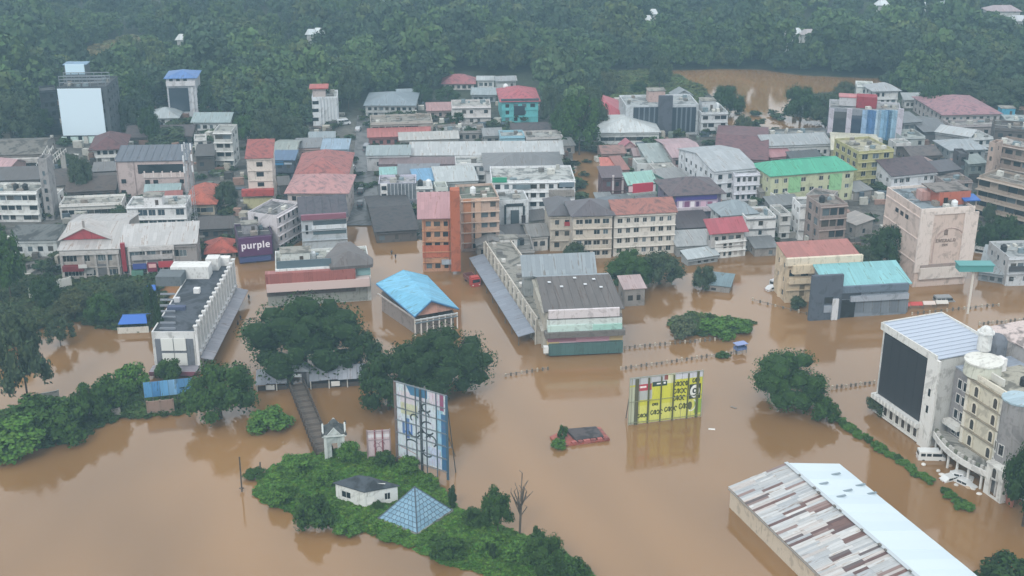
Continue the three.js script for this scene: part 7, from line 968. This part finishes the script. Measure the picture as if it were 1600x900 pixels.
// ---------- forest: one mass of crowns and palms ----------
{
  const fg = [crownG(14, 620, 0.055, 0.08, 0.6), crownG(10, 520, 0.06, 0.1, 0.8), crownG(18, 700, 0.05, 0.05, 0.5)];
  const fronds = []; for (let i = 0; i < 15; i++) { const a = i * 2.4, e = rr(0.1, 0.9), d = V(Math.cos(a), 0, Math.sin(a)), sd = V(-d.z, 0, d.x); let p = V(0, 0.8, 0); for (let k = 0; k < 3; k++) { const q = p.clone().addScaledVector(d, 0.17).add(V(0, 0.1 * e - 0.09 * k, 0)), w0 = [0.02, 0.06, 0.05][k], w1 = [0.06, 0.05, 0.005][k]; fronds.push(...quadL(p.clone().addScaledVector(sd, -w0), p.clone().addScaledVector(sd, w0), q.clone().addScaledVector(sd, w1), q.clone().addScaledVector(sd, -w1))); p = q; } }
  const pg = mergeGeometries([fin(tri(fronds)), fin(new THREE.CylinderGeometry(0.015, 0.022, 0.82, 5).translate(0, 0.41, 0))]); const pc = new Float32Array(pg.attributes.position.count * 3).fill(1); pg.setAttribute('color', new THREE.BufferAttribute(pc, 3)); pg.deleteAttribute('uv');
  const spots = [[], [], [], []], M = new THREE.Matrix4(), Q = new THREE.Quaternion(), FIELD = poly([[946, 116], [1040, 111], [1100, 140], [1100, 172], [960, 178], [938, 150]]), MEADOW = poly([[118, 88], [205, 60], [240, 70], [205, 104], [160, 122], [118, 112]]), edge = poly([[-300, 226], [40, 200], [86, 150], [170, 190], [215, 196], [250, 164], [330, 172], [420, 205], [480, 196], [530, 176], [566, 150], [680, 142], [700, 112], [840, 118], [880, 190], [915, 176], [945, 146], [1040, 118], [1250, 122], [1340, 132], [1460, 172], [1480, 152], [1560, 150], [1600, 178], [1700, 190], [2400, 200], [2400, -40], [-300, -40]]);
  const depth = [];
  for (let D = 395; D < 1500; D *= 1.0135) for (let x = -0.56 * D; x < 0.56 * D; x += D * 0.0145) {
    const px = x + rr(-3, 3) * D / 600, pz = -D + rr(-4, 4) * D / 600; if (D < 760 && sdPoly(edge, px, pz) > 0) continue; if (sdPoly(RIVER, px, pz) < 3 || sdPoly(FIELD, px, pz) < 1 || sdPoly(MEADOW, px, pz) < 1) continue;
    if (clearings.some(([hx, hz, m]) => Math.abs(px - hx) < m * 0.5 + 4 && pz - hz > -m * 0.3 - 5 && pz - hz < 26)) continue;
    const gy = landAt(px, pz); if (gy < 0) continue; const k = rnd(), pal = k < 0.03, s = pal ? rr(8, 11) : (rr(6, 13) + (rnd() < 0.12 ? rr(4, 9) : 0)) * (0.95 + 0.45 * noise.noise(px * 0.013, 3, pz * 0.013)) * Math.max(D < 640 ? 1.3 : 1, D / 900);
    spots[pal ? 3 : Math.floor(rnd() * 3)].push([px, gy - 0.3, pz, s, pal ? s : s * rr(0.75, 1.15), rnd() * 6.28]);
  }
  const tones = [[0.95, 1, 0.9], [1.25, 1.15, 0.8], [0.75, 0.85, 0.9], [1.1, 1.25, 0.85], [0.8, 0.95, 0.75], [1.45, 1.25, 0.95]], C = new THREE.Color();
  spots.forEach((list, i) => {
    const im = new THREE.InstancedMesh(i === 3 ? pg : fg[i], leafMat(...(i === 3 ? [0.058, 0.08, 0.04] : [0.056, 0.086, 0.046])), list.length); im.castShadow = im.receiveShadow = true;
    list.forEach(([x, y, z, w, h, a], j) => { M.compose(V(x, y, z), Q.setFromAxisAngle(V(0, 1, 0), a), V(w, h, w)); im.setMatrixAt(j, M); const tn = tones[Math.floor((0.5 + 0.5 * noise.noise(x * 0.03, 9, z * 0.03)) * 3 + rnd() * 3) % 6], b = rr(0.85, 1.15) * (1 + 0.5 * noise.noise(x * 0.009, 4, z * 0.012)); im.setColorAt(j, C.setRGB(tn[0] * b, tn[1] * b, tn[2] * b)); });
    im.name = ['forest', 'forest_001', 'forest_002', 'palm_grove'][i]; tag(im, ['dense broadleaf forest covering the far hills', 'rounder crowned trees mixed through the far forest', 'spreading crowned trees mixed through the far forest', 'coconut palms scattered through the far forest'][i], 'forest', null, 'stuff'); scene.add(im);
  });
  // jumble in the yards and lanes of the town: crates, sheets, stalls, scrub too mixed to count
  { const n = 1500, im = new THREE.InstancedMesh(fin(new THREE.BoxGeometry(1, 1, 1)), mat('#ffffff', 'concrete'), n), cols = ['#8d8a86', '#5f5b57', '#b5b3ae', '#7a5f55', '#4d5a66', '#9a7b70', '#6e7a72', '#3f3c3a', '#a9a39a', '#c4c3bf']; let j = 0, gd = 0; while (j < n && gd++ < 40000) { const D = rr(300, 500), x = rr(-0.45, 0.45) * D; if (sdPoly(LAND, x, -D) > -3 || landAt(x, -D) < 0.1) continue; const pxv = x / D; if (Math.abs(x - (-0.1193 * D)) < 7) continue; const hh = rr(0.5, 2.6); M.compose(V(x, 0.15 + hh / 2, -D), Q.setFromAxisAngle(V(0, 1, 0), rr(-0.3, 0.3)), V(rr(0.8, 3.6), hh, rr(0.8, 3))); im.setMatrixAt(j, M); im.setColorAt(j, C.set(cols[Math.floor(rnd() * 10)])); j++; } im.count = j; im.name = 'yard_clutter'; im.castShadow = im.receiveShadow = true; tag(im, 'mixed crates, sheets and sheds jumbled in the town yards', 'clutter', null, 'stuff'); scene.add(im); }
  // island and bank ground cover, garden undergrowth
  const tuft = crownG(5, 46, 0.16, 0, 1.0, 0), put = (name, label, n, box_, P, col, s0, s1) => { const list = []; let guard = 0; while (list.length < n && guard++ < n * 30) { const x = rr(box_[0], box_[1]), z = rr(box_[2], box_[3]); if (sdPoly(P, x, z) > -0.2) continue; list.push([x, z]); } const im = new THREE.InstancedMesh(tuft, leafMat(...col), list.length); list.forEach(([x, z], j) => { const s = rr(s0, s1); M.compose(V(x, Math.max(0, landAt(x, z)) - 0.15, z), Q.setFromAxisAngle(V(0, 1, 0), rnd() * 6), V(s * 1.5, s * rr(0.4, 0.8), s * 1.5)); im.setMatrixAt(j, M); const b = rr(0.7, 1.35); im.setColorAt(j, C.setRGB(b * rr(0.85, 1.2), b, b * 0.9)); }); im.name = name; im.castShadow = im.receiveShadow = true; tag(im, label, 'ground cover', null, 'stuff'); scene.add(im); };
  const bb = (P) => [Math.min(...P.map((p) => p[0])), Math.max(...P.map((p) => p[0])), Math.min(...P.map((p) => p[1])), Math.max(...P.map((p) => p[1]))];
  put('island_weeds', 'thick bright green weeds covering the island', 5200, bb(ISLAND), ISLAND, [0.066, 0.15, 0.025], 0.6, 1.2);
  put('bank_weeds', 'weeds along the left flood bank', 900, bb(BANK), BANK, [0.045, 0.085, 0.025], 0.9, 2); put('garden_weeds', 'undergrowth of the half flooded garden', 1300, bb(GARDEN), GARDEN, [0.05, 0.075, 0.032], 1, 2.2); put('sand_bar_weeds', 'weeds on the sand bar in the flood', 260, bb(BAR), BAR, [0.06, 0.1, 0.035], 0.8, 1.5);
  put('lane_scrub', 'scrub and creepers in the town yards and lanes', 900, bb(LAND).map((v, i) => [-190, 190, -480, -300][i]), LAND, [0.045, 0.07, 0.032], 1.5, 4.5);
  put('field_grass', 'tall grass of the far field', 900, bb(FIELD), FIELD, [0.085, 0.115, 0.045], 1.6, 2.8); put('meadow_grass', 'dry grass of the far clearing', 700, bb(MEADOW), MEADOW, [0.16, 0.15, 0.085], 2, 3.5);
}
// ---------- vehicles, masts, fences, people, small things ----------
function carG(len, wid, hood, roofH, van) { // body by lofted side profile
  const s = new THREE.Shape(), L = len / 2; if (van) { s.moveTo(-L, 0.35); s.lineTo(L, 0.35); s.lineTo(L, 0.95); s.lineTo(L - 0.55, 1.25); s.lineTo(L - 1.1, roofH); s.lineTo(-L + 0.15, roofH); s.lineTo(-L, 1.1); } else { s.moveTo(-L, 0.3); s.lineTo(L, 0.3); s.lineTo(L, 0.72); s.lineTo(L - 0.2, 0.85); s.lineTo(L - hood, 0.95); s.lineTo(L - hood - 0.75, roofH); s.lineTo(-L + 0.95, roofH); s.lineTo(-L + 0.25, 1.0); s.lineTo(-L, 0.92); }
  return fin(new THREE.ExtrudeGeometry(s, { depth: wid - 0.16, bevelEnabled: true, bevelSize: 0.07, bevelThickness: 0.08, bevelSegments: 2 }).translate(0, 0, -(wid - 0.16) / 2));
}
const vanG = carG(5, 1.9, 0, 2.2, true), sedG = carG(4.2, 1.7, 1.05, 1.5, false), wheelG = fin(new THREE.CylinderGeometry(0.32, 0.32, 0.22, 14).rotateX(Math.PI / 2));
function vehicle(px, py, ry, van, hex, sink, name, label, cat, gp) {
  const p = at(px, py), g = new THREE.Group(), L = van ? 5 : 4.2, W = van ? 1.9 : 1.7; part(g, 'body', van ? vanG : sedG, new THREE.MeshPhysicalMaterial({ color: new THREE.Color(hex), roughness: 0.35, clearcoat: 0.5 }));
  const gl = GLASS, z = W / 2 + 0.005; if (van) { for (const s of [-1, 1]) for (const x of [-1.7, -0.6, 0.5, 1.35]) box(g, 'side_window', gl, x, 1.62, s * z, 0.85, 0.6, 0.03); const f = box(g, 'windscreen', gl, 1.7, 1.75, 0, 0.05, 0.85, 1.5); f.rotation.z = 0.55; box(g, 'rear_window', gl, -2.52, 1.65, 0, 0.04, 0.6, 1.4); } else { for (const s of [-1, 1]) for (const x of [-0.75, 0.25]) box(g, 'side_window', gl, x, 1.2, s * z, 0.9, 0.4, 0.03); const f = box(g, 'windscreen', gl, 0.72, 1.24, 0, 0.05, 0.85, 1.4); f.rotation.z = 0.95; const r = box(g, 'rear_window', gl, -1.48, 1.27, 0, 0.05, 0.75, 1.35); r.rotation.z = -0.95; }
  for (const x of [-L * 0.31, L * 0.31]) for (const s of [-1, 1]) part(g, 'wheel', wheelG, DARK).position.set(x, 0.32, s * (W / 2 - 0.1)); for (const s of [-1, 1]) { box(g, 'headlight', mat('#dfe3e4', 'glass'), L / 2 + 0.06, van ? 0.8 : 0.66, s * (W / 2 - 0.32), 0.06, 0.18, 0.36); box(g, 'tail_light', mat('#8a1d1d', 'glass'), -L / 2 - 0.06, 0.8, s * (W / 2 - 0.25), 0.06, 0.3, 0.24); }
  g.position.set(p.x, -sink, p.z); g.rotation.y = ry; top(g, name, label, cat, gp);
}
vehicle(1454, 716, -0.05, true, '#d9dad8', 0.45, 'van', 'white van standing in the hotel forecourt flood', 'van');
vehicle(1502, 746, -0.5, false, '#d9dad9', 0.5, 'car', 'white car nearest the hotel canopy in the flood', 'car', 'white cars swamped at the hotel'); vehicle(1486, 748, 0.4, false, '#cfd0ce', 0.75, 'car', 'white car farther from the hotel canopy, deeper in the flood', 'car', 'white cars swamped at the hotel'); vehicle(1508, 756, -0.9, false, '#d4d5d4', 0.7, 'car', 'white car with its nose toward the red brown wall', 'car', 'white cars swamped at the hotel');
vehicle(564, 302, 1.5, false, '#3a3c40', -0.25, 'car', 'dark car driving down the main street', 'car'); vehicle(563, 322, 1.6, false, '#55595e', -0.25, 'car', 'grey car near the flood edge of the main street', 'car'); vehicle(550, 266, 1.5, false, '#c9ccce', -0.25, 'car', 'white car parked on the left of the main street', 'car'); vehicle(573, 236, 1.5, true, '#6a6e74', -0.25, 'van', 'grey van far up the main street', 'van'); vehicle(548, 282, 1.5, false, '#7b3034', -0.25, 'car', 'maroon car parked behind the white street car', 'car'); vehicle(560, 205, 1.5, false, '#a9adb0', -0.25, 'car', 'silver car at the far end of the main street', 'car'); vehicle(537, 196, 0.4, true, '#c9cdd0', -0.25, 'van', 'white van beside the finned tower', 'van'); vehicle(1208, 452, 0.5, false, '#c3c5c6', 0.5, 'car', 'white car swamped left of the cream villa', 'car'); vehicle(1216, 444, 0.7, true, '#b4b7ba', 0.7, 'van', 'grey van swamped beside the cream villa stair', 'van'); vehicle(1475, 470, 0.1, true, '#8b8f92', 0.9, 'van', 'grey van sunk before the beige hotel', 'van');
{ // floating litter beside the cars
  const at_ = [[1478, 744], [1494, 758], [1513, 762], [1530, 772], [1466, 736], [1484, 728], [1443, 726], [1520, 764], [1495, 742], [1472, 742]]; at_.forEach(([x, y], i) => { const p = at(x, y), g = new THREE.Group(); part(g, 'sack', fin(new THREE.IcosahedronGeometry(0.5, 1).scale(rr(0.8, 1.5), 0.5, rr(0.7, 1.2))), mat(['#d6d5d0', '#c3c1bb', '#b59f86'][i % 3])); g.position.set(p.x, 0.06, p.z); g.rotation.y = i; top(g, 'floating_sack', ['pale', 'grey', 'tan'][i % 3] + ' sack floating ' + ['left of the middle white car', 'below the nose of the near car', 'beside the rear of the near car', 'close to the red brown wall', 'alone left of the cars', 'behind the cars toward the van', 'under the front of the white van', 'right of the near car', 'between the two upper cars', 'at the tail of the deep car'][i], 'sack', 'sacks floating by the hotel'); });
  for (const [x, y, l] of [[1112, 671, 'white scrap floating right of the yellow billboard'], [1146, 637, 'grey plank floating left of the lone flood tree'], [701, 700, 'dark plank floating right of the tall billboard']]) { const p = at(x, y), g = new THREE.Group(); part(g, 'scrap', fin(bx(0, 0.04, 0, 1.3, 0.14, 0.5)), mat(x === 1112 ? '#d9d8d4' : '#7d756c')); g.position.copy(p); g.rotation.y = x; top(g, 'floating_scrap', l, 'debris'); }
}
{ // blue handcart
  const p = at(1156, 551), g = new THREE.Group(); part(g, 'tray', mergeF([bx(0, 1.0, 0, 2.6, 0.2, 1.6), bx(0, 1.35, -0.75, 2.6, 0.5, 0.1), bx(1.25, 1.35, 0, 0.1, 0.5, 1.5), bx(-1.25, 1.35, 0, 0.1, 0.5, 1.5)]), mat('#5c6f9a', 'paint')); part(g, 'canopy', fin(bx(0, 2.3, 0, 2.9, 0.12, 1.9)), mat('#7d8bb5', 'paint')); for (const x of [-1.2, 1.2]) for (const z of [-0.7, 0.7]) box(g, 'post', STEEL, x, 1.2, z, 0.08, 2.4, 0.08); g.position.copy(p); g.rotation.y = 0.4; top(g, 'handcart', 'blue handcart stranded in the flood near the sand bar', 'cart');
}
{ // red brown wall, low walls, blue fence sheet
  const w = (pts, h, th, hex, kind, name, label, cat) => { const g = new THREE.Group(), P = pts.map(([x, y]) => at(x, y)), c = P[0].clone(); g.position.copy(c); for (let i = 0; i < P.length - 1; i++) { const a = P[i].clone().sub(c), b = P[i + 1].clone().sub(c), d = b.clone().sub(a), L = d.length(), n = Math.max(1, Math.round(L / 3)); for (let k = 0; k < n; k++) { const q = a.clone().lerp(b, (k + 0.5) / n), o = box(g, 'wall_panel', mat(hex, kind), q.x, h / 2 - 0.3, q.z, L / n - 0.05, h + 0.6, th); o.rotation.y = Math.atan2(-d.z, d.x); } for (let k = 0; k <= n; k++) { const q = a.clone().lerp(b, k / n), o = box(g, 'pier', mat(hex, 'concrete'), q.x, h / 2 - 0.25, q.z, 0.35, h + 0.75, th + 0.15); o.rotation.y = Math.atan2(-d.z, d.x); } } top(g, name, label, cat || 'wall'); };
  w([[1554, 770], [1580, 792]], 3.4, 0.3, '#a86a55', 'plaster', 'boundary_wall', 'red brown wall at the hotel porch'); w([[140, 656], [188, 652]], 2, 0.25, '#8d8985', 'concrete', 'boundary_wall', 'grey low wall at the water left of the brick stub'); w([[232, 650], [272, 646]], 3.2, 0.3, '#8a7468', 'plaster', 'boundary_wall', 'reddish brick stub wall below the blue sheet'); w([[48, 470], [112, 452]], 3.4, 0.25, '#c9c9c4', 'plaster', 'boundary_wall', 'white wall behind the left garden tree');
  w([[60, 628], [92, 622]], 1.8, 0.25, '#8f8e8a', 'concrete', 'boundary_wall', 'grey wall stub under the tall grey green tree');
  const b = start({ A: [223, 598], B: [300, 590], h: heightOver(260, 594, 634), d: 3 }), m = ['#5d9acb', '#4f8cc2', '#6aa6d4', '#83b4dc', '#5a93c4']; const n = 6, sh = 3.4; for (let i = 0; i < n; i++) part(b.g, 'sheet', fin(bx(-b.w / 2 + (i + 0.5) * b.w / n, b.h - sh / 2, b.d / 2, b.w / n - 0.05, sh, 0.06), i), mat(m[i % 5], 'metal')); for (let i = 0; i <= n; i++) box(b.g, 'post', STEEL, -b.w / 2 + i * b.w / n, b.h / 2 - 0.4, b.d / 2 - 0.1, 0.12, b.h + 0.8, 0.12); for (const y of [0.4, sh - 0.4]) box(b.g, 'rail', STEEL, 0, b.h - y, b.d / 2 - 0.12, b.w, 0.1, 0.08); top(b.g, 'sheet_fence', 'bright blue corrugated sheet fence by the left shrubs', 'fence');
}
{ // blue tarpaulin shelters in the garden
  for (const [A, Bq, yb, k, base, l] of [[[184, 507], [230, 505], 520, 492, '#c9c6bd', 'blue roofed shelter with a pale base in the flooded garden'], [[228, 455], [244, 454], 466, 446, '#b7b3aa', 'small blue tarpaulin tent beside the dark roofed block']]) { const b = start({ A, B: Bq, yb, k, r: { t: 'gable', p: 1 } }), { g, w, d, h } = b; part(g, 'tarpaulin_roof', mergeF([slab([V(-w / 2, h, d / 2), V(w / 2, h, d / 2), V(w * 0.4, h + 1, 0), V(-w * 0.4, h + 1, 0)], 0.06), slab([V(w / 2, h, -d / 2), V(-w / 2, h, -d / 2), V(-w * 0.4, h + 1, 0), V(w * 0.4, h + 1, 0)], 0.06)]), mat('#2f63b4', 'paint')); part(g, 'base_wall', fin(bx(0, h * 0.3, d / 2 + 0.1, w + 0.4, h * 0.7, 0.25)), mat(base)); for (const x of [-1, 1]) for (const z of [-1, 1]) box(g, 'post', STEEL, x * (w / 2 - 0.2), h / 2 - 0.3, z * (d / 2 - 0.2), 0.12, h + 0.5, 0.12); top(g, 'shelter', l, 'shelter'); }
}
// rows of posts: submerged road railings
[[[790, 588], [856, 578], 9, 'railing posts in the water before the market hall corner'], [[976, 545], [1140, 530], 22, 'curving row of railing posts from the hall to the sand bar'], [[970, 578], [1150, 552], 24, 'lower row of railing posts right of the market hall'], [[1300, 608], [1366, 599], 10, 'dark railing posts between flood tree and hotel'], [[1530, 508], [1620, 500], 14, 'railing posts in the water at the right edge'], [[1425, 492], [1560, 478], 16, 'low kerb posts before the beige hotel'], [[1176, 470], [1260, 492], 8, 'posts along the drowned road left of the dark shop house']].forEach(([a, b, n, l]) => { const g = new THREE.Group(), P = at(...a), Q = at(...b), d = Q.clone().sub(P); g.position.copy(P); for (let i = 0; i < n; i++) { const v = d.clone().multiplyScalar(i / (n - 1)); box(g, 'post', mat(i % 3 ? '#6f675e' : '#b5aa9c', 'concrete'), v.x, 0.0, v.z, 0.34, 1.5 + rr(-0.3, 0.3), 0.34); } const r = part(g, 'rail', fin(bar(V(0, 0.45, 0), V(d.x, 0.45, d.z), 0.06, 4)), mat('#6e665d', 'paint')); top(g, 'railing', l, 'railing'); });
// poles in the river and a lamp post
for (const [x, yb, yt, l] of [[378, 768, 714, 'leaning pole in the water with a rope tangle'], [407, 742, 722, 'short pole beside the weed clump']]) { const p = at(x, yb), H = heightOver(x, yt, yb), g = new THREE.Group(); part(g, 'pole', fin(bar(V(0, -1, 0), V(0.1, H, 0), 0.14, 6)), mat('#4f473d')); part(g, 'rope_tangle', fin(new THREE.TorusGeometry(0.35, 0.12, 5, 9).rotateX(1.2).translate(0, 0.7, 0)), mat('#5d5146')); g.position.copy(p); top(g, 'mooring_pole', l, 'pole'); }
function lattice(px, yb, yt, w, label, ant) { const p = at(px, yb), H = heightOver(px, yt, yb), g = new THREE.Group(), m = mat('#9a9da0', 'paint'), list = [], n = Math.round(H / 2.2), C = (i, k) => { const s = w / 2 * (1 - 0.55 * i / n), a = k * Math.PI / 2 + 0.785; return V(Math.cos(a) * s, i * H / n, Math.sin(a) * s); }; for (let k = 0; k < 4; k++) part(g, 'leg', fin(bar(C(0, k).setY(-0.5), C(n, k), 0.09, 4)), m); for (let i = 0; i < n; i++) for (let k = 0; k < 4; k++) list.push(bar(C(i, k), C(i + 1, (k + 1) % 4), 0.045, 3), bar(C(i + 1, k), C(i + 1, (k + 1) % 4), 0.045, 3)); part(g, 'bracing', mergeF(list), m); for (let i = 0; i < ant; i++) { const a = i * 2.1, y = H - 0.8 - Math.floor(i / 3) * 3.2; box(g, 'antenna', mat('#d9dadb', 'paint'), Math.cos(a) * (w * 0.25 + 0.5), y, Math.sin(a) * (w * 0.25 + 0.5), 0.4, 1.9, 0.25, -a); } g.position.set(p.x, 0.2, p.z); top(g, 'lattice_mast', label, 'mast'); }
lattice(302, 352, 226, 3.4, 'tall grey lattice mast with white antennas beside the pinkish hall', 9); lattice(514, 160, 100, 2.6, 'slim pale lattice mast beside the white finned tower', 4); lattice(309, 404, 348, 2.4, 'short lattice mast at the right end of the pale shop hall', 3);
// people wading
{
  const R = 34, mc = new MarchingCubes(R, DARK, false, false, 60000), S = 1.05, J = { hd: [0, 1.58, 0], nk: [0, 1.42, 0], ch: [0, 1.25, 0.02], pv: [0, 0.92, 0], sl: [-0.19, 1.36, 0], sr: [0.19, 1.36, 0], el: [-0.27, 1.08, 0.02], er: [0.27, 1.1, 0.06], wl: [-0.26, 0.85, 0.1], wr: [0.28, 0.88, 0.2], hl: [-0.1, 0.9, 0], hr: [0.1, 0.9, 0], kl: [-0.11, 0.5, 0.1], kr: [0.12, 0.48, -0.04], al: [-0.1, 0.08, 0.02], ar: [0.13, 0.1, -0.2], tl: [-0.1, 0.04, 0.17], tr: [0.13, 0.05, -0.05] };
  const bones = [['hd', 'hd', 0.11, 0.11], ['nk', 'hd', 0.055, 0.07], ['ch', 'nk', 0.16, 0.07], ['pv', 'ch', 0.15, 0.17], ['sl', 'sr', 0.085, 0.085], ['sl', 'el', 0.062, 0.05], ['sr', 'er', 0.062, 0.05], ['el', 'wl', 0.05, 0.036], ['er', 'wr', 0.05, 0.036], ['hl', 'kl', 0.095, 0.065], ['hr', 'kr', 0.095, 0.065], ['kl', 'al', 0.065, 0.045], ['kr', 'ar', 0.065, 0.045], ['al', 'tl', 0.045, 0.035], ['ar', 'tr', 0.045, 0.035]];
  mc.isolation = 0; const v = (n) => V(...J[n]); for (let z = 0; z < R; z++) for (let y = 0; y < R; y++) for (let x = 0; x < R; x++) { const p = V((x / R * 2 - 1) * S, (y / R * 2 - 1) * S + 0.86, (z / R * 2 - 1) * S); let d = 9; for (const [a, b, r0, r1] of bones) { const A = v(a), Bv = v(b).sub(A), L2 = Bv.lengthSq() || 1, k = Math.max(0, Math.min(1, p.clone().sub(A).dot(Bv) / L2)), q = p.distanceTo(A.addScaledVector(Bv, k)) - (r0 + (r1 - r0) * k), h = Math.max(0.05 - Math.abs(d - q), 0) / 0.05; d = Math.min(d, q) - h * h * 0.0125; } mc.field[x + y * R + z * R * R] = -d; }
  mc.update(); const n = mc.count, pos = mc.positionArray.slice(0, n * 3), nor = mc.normalArray.slice(0, n * 3); for (let i = 0; i < n; i++) { pos[3 * i] *= S; pos[3 * i + 1] = pos[3 * i + 1] * S + 0.86; pos[3 * i + 2] *= S; }
  const mk = (shirt, legs) => { const g = new THREE.BufferGeometry(); g.setAttribute('position', new THREE.BufferAttribute(pos.slice(), 3)); g.setAttribute('normal', new THREE.BufferAttribute(nor.slice(), 3)); const col = new Float32Array(n * 3), c1 = new THREE.Color(shirt), c2 = new THREE.Color(legs), sk = new THREE.Color('#7a5440'); for (let i = 0; i < n; i++) { const y = pos[3 * i + 1], ax = Math.abs(pos[3 * i]); const c = y > 1.45 || (ax > 0.22 && y < 1.12) || y < 0.12 ? sk : y > 0.93 ? c1 : c2; col.set([c.r, c.g, c.b], 3 * i); } g.setAttribute('color', new THREE.BufferAttribute(col, 3)); return g; };
  const hair = fin(new THREE.SphereGeometry(0.125, 10, 6, 0, 6.3, 0, 1.7).translate(0, 1.61, -0.015)), pm = new THREE.MeshStandardMaterial({ vertexColors: true, roughness: 0.85 });
  for (const [x, y, ry, s, l, sh, lg] of [[389, 468, 3, 0.35, 'dark green shirt', '#2e3a35', '#2a2a2e'], [376, 500, 2.6, 0.35, 'black shirt', '#26262a', '#35322f'], [372, 508, 2.8, 0.4, 'brown shirt', '#5a4638', '#2c2c30'], [612, 398, 0.4, 0.3, 'grey shirt', '#4f4f52', '#3b3632'], [618, 404, 0.9, 0.3, 'navy shirt', '#2d3550', '#2b2b2d']]) { const p = at(x, y), g = new THREE.Group(); part(g, 'body', mk(sh, lg), pm); part(g, 'hair', hair, DARK); g.position.set(p.x, -s, p.z); g.rotation.y = ry; top(g, 'person', 'person in a ' + l + ' wading ' + (x < 500 ? 'down the left flooded street' : 'at the foot of the main street'), 'person', 'people wading in the flood'); }
}
// rooftop clutter that fills the lanes: small sheds and lean-tos
[[110, 352, 150, 350, 366, '#8b8683', 'grey yard shed behind the red gabled shop hall'], [436, 290, 452, 289, 304, '#6a645f', 'dark lean-to left of the pink pyramid roof'], [1002, 320, 1030, 318, 330, '#77797b', 'grey lean-to under the crimson sign shop'], [960, 320, 990, 318, 332, '#6e7476', 'slate lean-to left below the crimson sign'], [1188, 300, 1206, 299, 318, '#8f8a86', 'worn lean-to at the left end of the green roofed school'], [1336, 300, 1362, 296, 312, '#8a8b8c', 'grey lean-to right of the green roofed school'], [1310, 340, 1338, 352, 366, '#9d948d', 'sloping roof shed beside the long wall of the beige hotel'], [1400, 300, 1440, 296, 304, '#9a9c9d', 'pale parapet shed behind the beige hotel roof'], [1180, 388, 1215, 386, 400, '#76797a', 'slate lean-to by the flood under the boxy house'], [684, 322, 704, 321, 336, '#a09a97', 'pale lean-to behind the orange block'], [820, 346, 858, 342, 356, '#6a6664', 'dark lean-to right of the white showroom'], [880, 228, 898, 227, 240, '#8d8d8a', 'grey hut left of the tall alley tree'], [935, 316, 958, 315, 326, '#8a8f92', 'pale hut at the alley mouth'], [976, 452, 1008, 450, 478, '#b59d9b', 'small pinkish hut standing in the flood right of the market hall'], [1105, 444, 1140, 448, 456, '#6d8790', 'blue grey sunken shed roof beside the dull tree']].forEach(([x0, y0, x1, y1, yb, c, l]) => building({ l, A: [x0, y0], B: [x1, y1], yb, d: 6, w: '#8b8783', r: shd(c, 0.9, 0.4), f: 1, n: Math.max(1, Math.round((x1 - x0) / 18)), s: 1, lg: 0, nm: 'lean_to', c: 'shed' }));
renderer.render(scene, camera);
